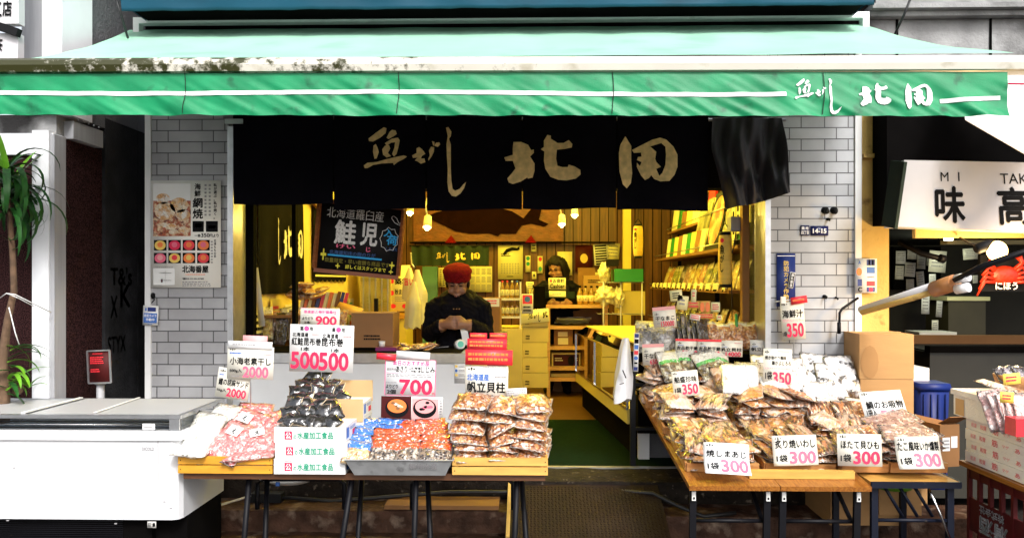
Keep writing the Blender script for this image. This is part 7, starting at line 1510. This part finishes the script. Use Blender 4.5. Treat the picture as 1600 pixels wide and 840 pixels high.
tray(.02, .40, .70, 1.13, 'second wooden tray from the front in the left column'); tray(.43, .83, .70, 1.10, 'second wooden tray from the front in the middle column'); tray(.01, .40, 1.17, 1.56, 'third wooden tray from the front in the left column')
def heap(u0, u1, v0, v1, nc, nr, nl, kinds_, size, name, what, dh=.026, h0=.018, rx=(-4, 12), rz=(-34, 34), grp=None, fade=1.):
    pos = lambda c, n, w: w[0] if n == 1 else w[min(c, len(w)-1)] if n <= 3 else ORD[c] + ' ' + w[-1]
    for l_ in range(nl):
        for r_ in range(nr):
            for c in range(nc):
                u = u0 + (u1-u0)*(c+.5)/nc + g.uniform(-.02, .02); v = v0 + (v1-v0)*(r_+.5)/nr + g.uniform(-.02, .02)
                kd = kinds_[(c*3 + r_*5 + l_*7) % len(kinds_)]; p = Tt(u, v, h0 + l_*dh + g.uniform(0, .01)); lab = f'{what}, {ORD[l_]} layer up'
                if nr > 1: lab += ', ' + (('front', 'rear') if nr == 2 else ('front', 'middle', 'rear'))[r_]
                if nc > 1: lab += ' ' + (('left', 'right') if nc == 2 else ('left', 'middle', 'right'))[c]
                put(kd, name, lab, p, size, (AL + R(g.uniform(*rx)), R(g.uniform(-16, 16)), R(g.uniform(*rz))), grp or what, 'bag', (c + r_ + l_) % 4, seal=.08, lump=.5)
heap(.04, .36, .20, .64, 3, 3, 4, ['fish', 'fish2', 'fish', 'gold'], (.115, .20, .036), 'dried_fish_bag', 'small fish bag in the front left tray')
heap(.42, .73, .20, .64, 3, 3, 4, ['fish2', 'fish', 'gold', 'fish'], (.12, .20, .036), 'sardine_bag', 'grilled sardine bag in the front middle tray')
heap(.78, .98, .19, .58, 2, 2, 6, ['squid', 'fish', 'scallop', 'fish2'], (.12, .20, .034), 'scallop_frill_bag', 'scallop frill bag in the narrow tray', .026)
heap(1.00, 1.26, .19, .58, 1, 2, 10, ['thin'], (.26, .20, .016), 'smoked_squid_pack', 'smoked squid pack in the tray on the black table', .0155, .015, (0, 4), (-14, 14))
heap(.03, .39, .72, 1.10, 2, 2, 5, ['squid', 'scallop', 'squid', 'fish2'], (.17, .20, .045), 'squid_bag', 'pale squid bag in the second left tray', .034)
heap(.44, .82, .72, 1.08, 3, 2, 6, ['gold', 'scallop', 'fish2', 'gold'], (.14, .20, .042), 'golden_fish_bag', 'golden brown bag in the second middle tray', .034)
heap(.02, .26, 1.19, 1.54, 2, 1, 6, ['squid', 'squid', 'fish2'], (.13, .22, .050), 'scallop_snack_bag', 'scallop snack bag in the third left tray', .036)
for i in range(4): put('seaweed', 'seaweed_bag', f'seaweed bag with a green printed label in the third row, {ORD[i]} from the left', Tt(.17 + i*.085 + (.06 if i > 1 else 0), 1.30 + .04*(i % 2), .23), (.15, .22, .05), (R(52), R(g.uniform(-14, 14)), R(g.uniform(-20, 20))), 'seaweed bags with green labels', 'bag', i, seal=.08)
for l_ in range(4): put('fish', 'seaweed_stack_bag', f'dark bag stacked under the seaweed bags, {ORD[l_]} from the bottom', Tt(.36, 1.32, .03 + l_*.042), (.15, .22, .05), (AL, R(g.uniform(-6, 6)), R(g.uniform(-10, 10))), 'dark bags under the seaweed bags', 'bag', l_, seal=.08)
for i in range(5): put('squid', 'rear_squid_bag', f'pale bag leaning in the rear middle of the stall, {ORD[i]} from the left', Tt(.42 + i*.055, 1.22 - .03*(i % 2), .15 + .03*(i % 2)), (.14, .21, .045), (R(40), R(g.uniform(-14, 14)), R(g.uniform(-22, 22))), 'pale bags leaning at the rear of the stall', 'bag', i % 4, seal=.08)
for i in range(8):
    put('whitepink', 'white_pouch', f'white topped pouch with pinkish contents in the middle of the stall, {ORD[i]} from the left', Tt(.46 + i*.078, .94 + .05*(i % 3), .25 - .018*i), (.15, .25, .035), (R(38 + 6*(i % 3)), R(g.uniform(-10, 10)), R(g.uniform(-14, 14))), 'white pouches in the middle of the stall', 'pouch', i % 4, seal=.07)
for i in range(4): put('nuts' if i % 2 else 'fish', 'right_pouch', f'small filled pouch behind the smoked squid packs, {ORD[i]} from the left', Tt(.86 + i*.075, .72 + .04*(i % 2), .12), (.13, .17, .035), (R(45), R(g.uniform(-10, 10)), R(g.uniform(-14, 14))), 'small pouches at the right of the stall', 'pouch', i % 4, seal=.08)
for i in range(9):
    put('nori', 'printed_bag', f'white bag with black brush print before the right pillar, {ORD[i]} from the left', Tt(.62 + i*.075, 1.08 + .035*(i % 3), .20 + .03*(i % 2)), (.17, .25, .035), (R(50 + 6*(i % 3)), R(g.uniform(-7, 7)), R(g.uniform(-10, 10))), 'printed bags before the right pillar', 'bag', i % 4, seal=.06)
b = MB(); tbox(b, .50, .82, .78, 1.1, .002, .10); tag(b.build('stand_box', M['cardlight'], bev=.003), 'cardboard stand hidden under the white pouches', 'box')
b = MB(); b.box(1.6, 1.98, 4.3, 4.8, .34, .84); tag(b.build('stall_box', M['card'], bev=.004), 'cardboard box carrying the printed bags beside the right pillar', 'box')
# riser with the dearest goods
rz_ = thing('riser_shelf', 'dark riser shelf behind the stall carrying the dearest goods', 'shelf', (1.1, 5.2, .95))
ux0, ux1 = X(992, 5.12), X(1196, 5.12); rzt = Z(552, 5.12, 1100)
b = MB(); b.box(ux0, ux1, 5.09, 5.40, rzt-.025, rzt); b.build('shelf_board', M['dark'], rz_, bev=.004)
b = MB(); b.box(ux0+.02, ux1-.02, 5.12, 5.38, FL+.2, rzt-.026); b.build('dark_body', M['dark'], rz_)
def riser(kind, name, label, px, py, size, rx, rz, ry=0, k=0, dy=.0, grp='goods on the riser shelf'): return put(kind, name, label, P(px, py, 5.2 + dy), size, (R(rx), R(ry), R(rz)), grp, 'bag', k, seal=.09, lump=.4)
riser('cucumber', 'sea_cucumber_bag', 'large clear bag of dark sea cucumbers left under the 150000 card', 1012, 532, (.17, .26, .09), 78, -6, 4); riser('cucumber', 'sea_cucumber_bag', 'clear bag of dark grey sea cucumbers right under the 150000 card', 1036, 535, (.18, .25, .10), 76, 8, -4, 1, -.03)
for i in range(6): riser('blackpack', 'foil_pack', f'tall black foil pack leaning on the riser, {ORD[i]} from the left', 1060 + i*8, 512 + i*1.5, (.12, .24, .02), 66, 32, 14, i % 4, .03 - .012*i, 'black foil packs on the riser')
for i, px in enumerate((1116, 1132, 1152, 1170, 1186)): riser('nuts', 'shellfish_bag', f'clear bag of brown dried shellfish on the riser, {ORD[i]} from the left', px, 523 + (i % 2)*3, (.13, .19, .07), 66, g.uniform(-10, 10), g.uniform(-8, 8), i % 4, -.01*(i % 2), 'dried shellfish bags on the riser')
for i in range(4): riser('gold', 'gold_stick', f'golden biscuit coloured pack beside the foil packs, {ORD[i]} from the bottom', 1056, 533 - i*8, (.09, .06, .03), 20, 4, 8, i % 4, .02, 'golden packs on the riser')
card('price_card', 'pink topped card priced 150000 for dried sea cucumber', (1020.5, 479, 1056, 511), 5.06, [('#', 0, 0, 1, .17, 'paperpink'), crest(.08, .28, .24, .40), ('干なまこ', .1, .46, .93, .66, 'ink', .0), ('~1', .14, .75, .3, .84, 'greyink'), ('150000', .33, .71, .90, .95, 'red', .01)], rot=-5, m='paper', stick=.05)
card('price_card', 'pink topped card priced 65000 for dried sea cucumber, lower down', (1004, 537, 1037.5, 570), 5.0, [('#', 0, 0, 1, .16, 'paperpink'), crest(.08, .28, .24, .40), ('干なまこ', .08, .46, .93, .68, 'ink', .0), ('~1', .12, .76, .28, .86, 'greyink'), ('65000', .34, .72, .9, .95, 'red', .01)], rot=-2, m='paper')
for i, (bx, nm, pr_, col_) in enumerate((((1055.5, 529, 1092, 555), '吉品乾干鮑', '55000', 'redfilm'), ((1090, 530, 1127, 556), '吉品乾干鮑', '300000', 'redfilm'), ((1124, 532, 1160, 557), '帆立貝柱', '14000', None), ((1172, 531, 1208, 557), '帆立貝柱', '12000', None))):
    it = [crest(.1, .18, .24, .32), ('~1', .1, .36, .35, .42, 'blue'), (nm, .06, .44, .96, .66, 'ink', .0), ('~1', .06, .76, .26, .84, 'greyink')]
    if i < 3: it.append((pr_, .28, .70, .92, .97, 'red', .015))
    if col_: it.append(('#', 0, 0, 1, .14, col_))
    else: it.append(('~1', .65, .1, .95, .2, 'paperpink'))
    card('price_card', ['left one of the two red topped cards on the riser edge', 'right one of the two red topped cards on the riser edge', 'grey cream card priced 14000 on the riser edge', 'greyish scallop card partly hidden at the right end of the riser'][i], bx, 5.03 - .01*(i % 2), it, rot=1, m='papergrey' if i > 2 else 'paper')
for i, (bx, m_, it, l_) in enumerate((((1047, 453, 1066, 470), 'yp', [('~3', .2, .2, .8, .8, 'ink')], 'folded yellow slip hanging from the lower goods shelf'), ((1058, 462, 1075, 484), 'yp', [('~2', .2, .2, .7, .7, 'greyink')], 'crumpled yellow slip above the black foil packs'), ((1080, 452, 1088, 472), 'yp', [('~2', .2, .2, .7, .6, 'red')], 'upright thin slip on the lower goods shelf edge'), ((1074, 470, 1093, 482), 'cratepale', [('~2', .1, .1, .9, .9, 'redfilm')], 'orange red printed card left of the two oval marks'), ((1093, 470, 1110, 488), 'cratepale', [('o', .05, .1, .45, .95, 'orangeink'), ('o', .52, .1, .95, .95, 'orangeink')], 'card with two orange ovals over the riser'), ((1111, 472, 1125, 487), 'yp', [('~3', .15, .15, .85, .8, 'red')], 'small pale card right of the orange ovals'), ((1085, 489, 1116, 498), 'cratepale', [('~2', .05, .1, .9, .9, 'redfilm')], 'wide orange printed strip under the two oval marks'), ((1120, 492, 1128, 500), 'yp', [('~1', .2, .2, .8, .6, 'red')], 'tiny yellow tag above the shellfish bags'), ((1078, 491, 1094, 500), 'paper', [('~2', .1, .1, .9, .8, 'redfilm')], 'small tilted tag on the black foil packs'))):
    card('goods_tag', l_, bx, 5.16 if i != 8 else 5.08, it, rot=(-6, 8, 2, 1, 0, 0, 1, 0, 10)[i], m=m_, cat='tag')
b = MB(); b.tube([P(1150, 490, 5.2), P(1152, 530, 5.2)], .010, 8); tag(b.build('green_stick', M['greenbox']), 'thin green stick standing behind the shellfish bags', 'stick')
# price cards of the stall
G_ = 'price cards of the stall'
def stall(label, bx, Y_, name_, price, kw, pcol='red', unit='1袋', crestpos=(.06, .04, .2, .14), nm=(.08, .22, .94, .46), pz=(.36, .54, .94, .92), extra=(), m='paper', w_=.006, pw=.03):
    return card('price_card', label, bx, Y_, [crest(*crestpos), (name_, *nm, 'ink', w_), (unit, .07, .64, .30, .86, 'ink', .0), (price, *pz, pcol, pw), ('~1', .5, .05, .95, .09, 'greyink')] + list(extra), m=m, group=G_, **kw)
stall('tilted cream card priced 350 for assorted delicacies at the rear left', (1051, 579, 1091.5, 618), 4.55, '船盛珍味', '350', dict(rot=-5, tilt=8))
stall('cream card priced 350 for grilled seaweed soup beside the printed bags', (1193, 545, 1237, 600), 4.62, '華かぶとろろ', '350', dict(rot=2, tilt=6), nm=(.3, .34, .96, .46), extra=[('焼き岩のり風味', .06, .2, .8, .30, 'ink'), ('~1', .05, .52, .95, .58, 'paperpink')], unit='1袋', pz=(.34, .66, .96, .98))
stall('curled white card priced 300 for horse mackerel at the front left', (1101, 692, 1172, 740), 3.72, '焼しまあじ', '300', dict(rot=3, tilt=16, bend=.02, curl=-.1), 'pink', nm=(.06, .24, .92, .46), m='paperw')
stall('curled cream card priced 300 for grilled sardines', (1209, 680, 1278, 726), 3.80, '炙り焼いわし', '300', dict(rot=-2, tilt=10, bend=.012), 'pink', nm=(.06, .14, .95, .42))
stall('flat cream card priced 300 in bright red for scallop frills', (1309, 678, 1377, 727), 3.78, 'ほたて貝ひも', '300', dict(rot=1, tilt=8), 'red')
stall('curled cream card priced 300 for octopus style smoked squid', (1403, 682, 1472, 731), 3.76, 'たこ風味いか燻製', '300', dict(rot=-1, tilt=12, bend=.018, curl=-.05), 'pink', nm=(.04, .16, .96, .44))
stall('tilted white card priced 300 for sea bream soup on the smoked squid packs', (1347, 609, 1413, 655), 4.30, '鯛のお吸物', '300', dict(rot=-4, tilt=30), 'pink', nm=(.10, .36, .96, .62), pz=(.40, .70, .96, .98), m='paperw', unit='1袋入')
o = card('price_card', 'cream card priced 350 for seafood soup hung on the right tiled pillar', (1221, 471, 1257, 530), 4.93, [crest(.05, .03, .3, .09), ('海鮮汁', .06, .22, .94, .42, 'ink', .008), ('~2', .05, .46, .95, .53, 'paperpink'), ('1袋', .03, .78, .2, .9, 'ink'), ('350', .22, .58, .92, .92, 'red', .03)], rot=-4, stick=.35)
card('slip', 'red orange slip above the seafood soup card', (1236, 463, 1261, 474), 4.92, [('~1', .1, .3, .9, .7, 'orangeink')], rot=-9, m='redfilm', cat='slip')
b = MB(); b.tube([P(1211, 471, 4.95), P(1238, 468, 4.93)], .004, 6); b.box(X(1220, 4.92), X(1227, 4.92), 4.91, 4.93, Z(474, 4.92, 1224), Z(463, 4.92, 1224)); tag(b.build('clip', M['plastic']), 'white clip holding the seafood soup card', 'clip')
b = MB(); c = P(1375, 700, 4.5); b.lathe(P(1395, 752, 4.2), [(.09, -.03), (.10, .02), (.05, .03)], 10); tag(b.build('moss_tuft', M['leaf2'], smooth=True), 'tuft of yellow green moss under the black table', 'moss')
carton('floor_carton', 'amber cardboard box standing under the black table', (1374, 740, 1440, 800), 4.25, .3, 'card', flap=False)
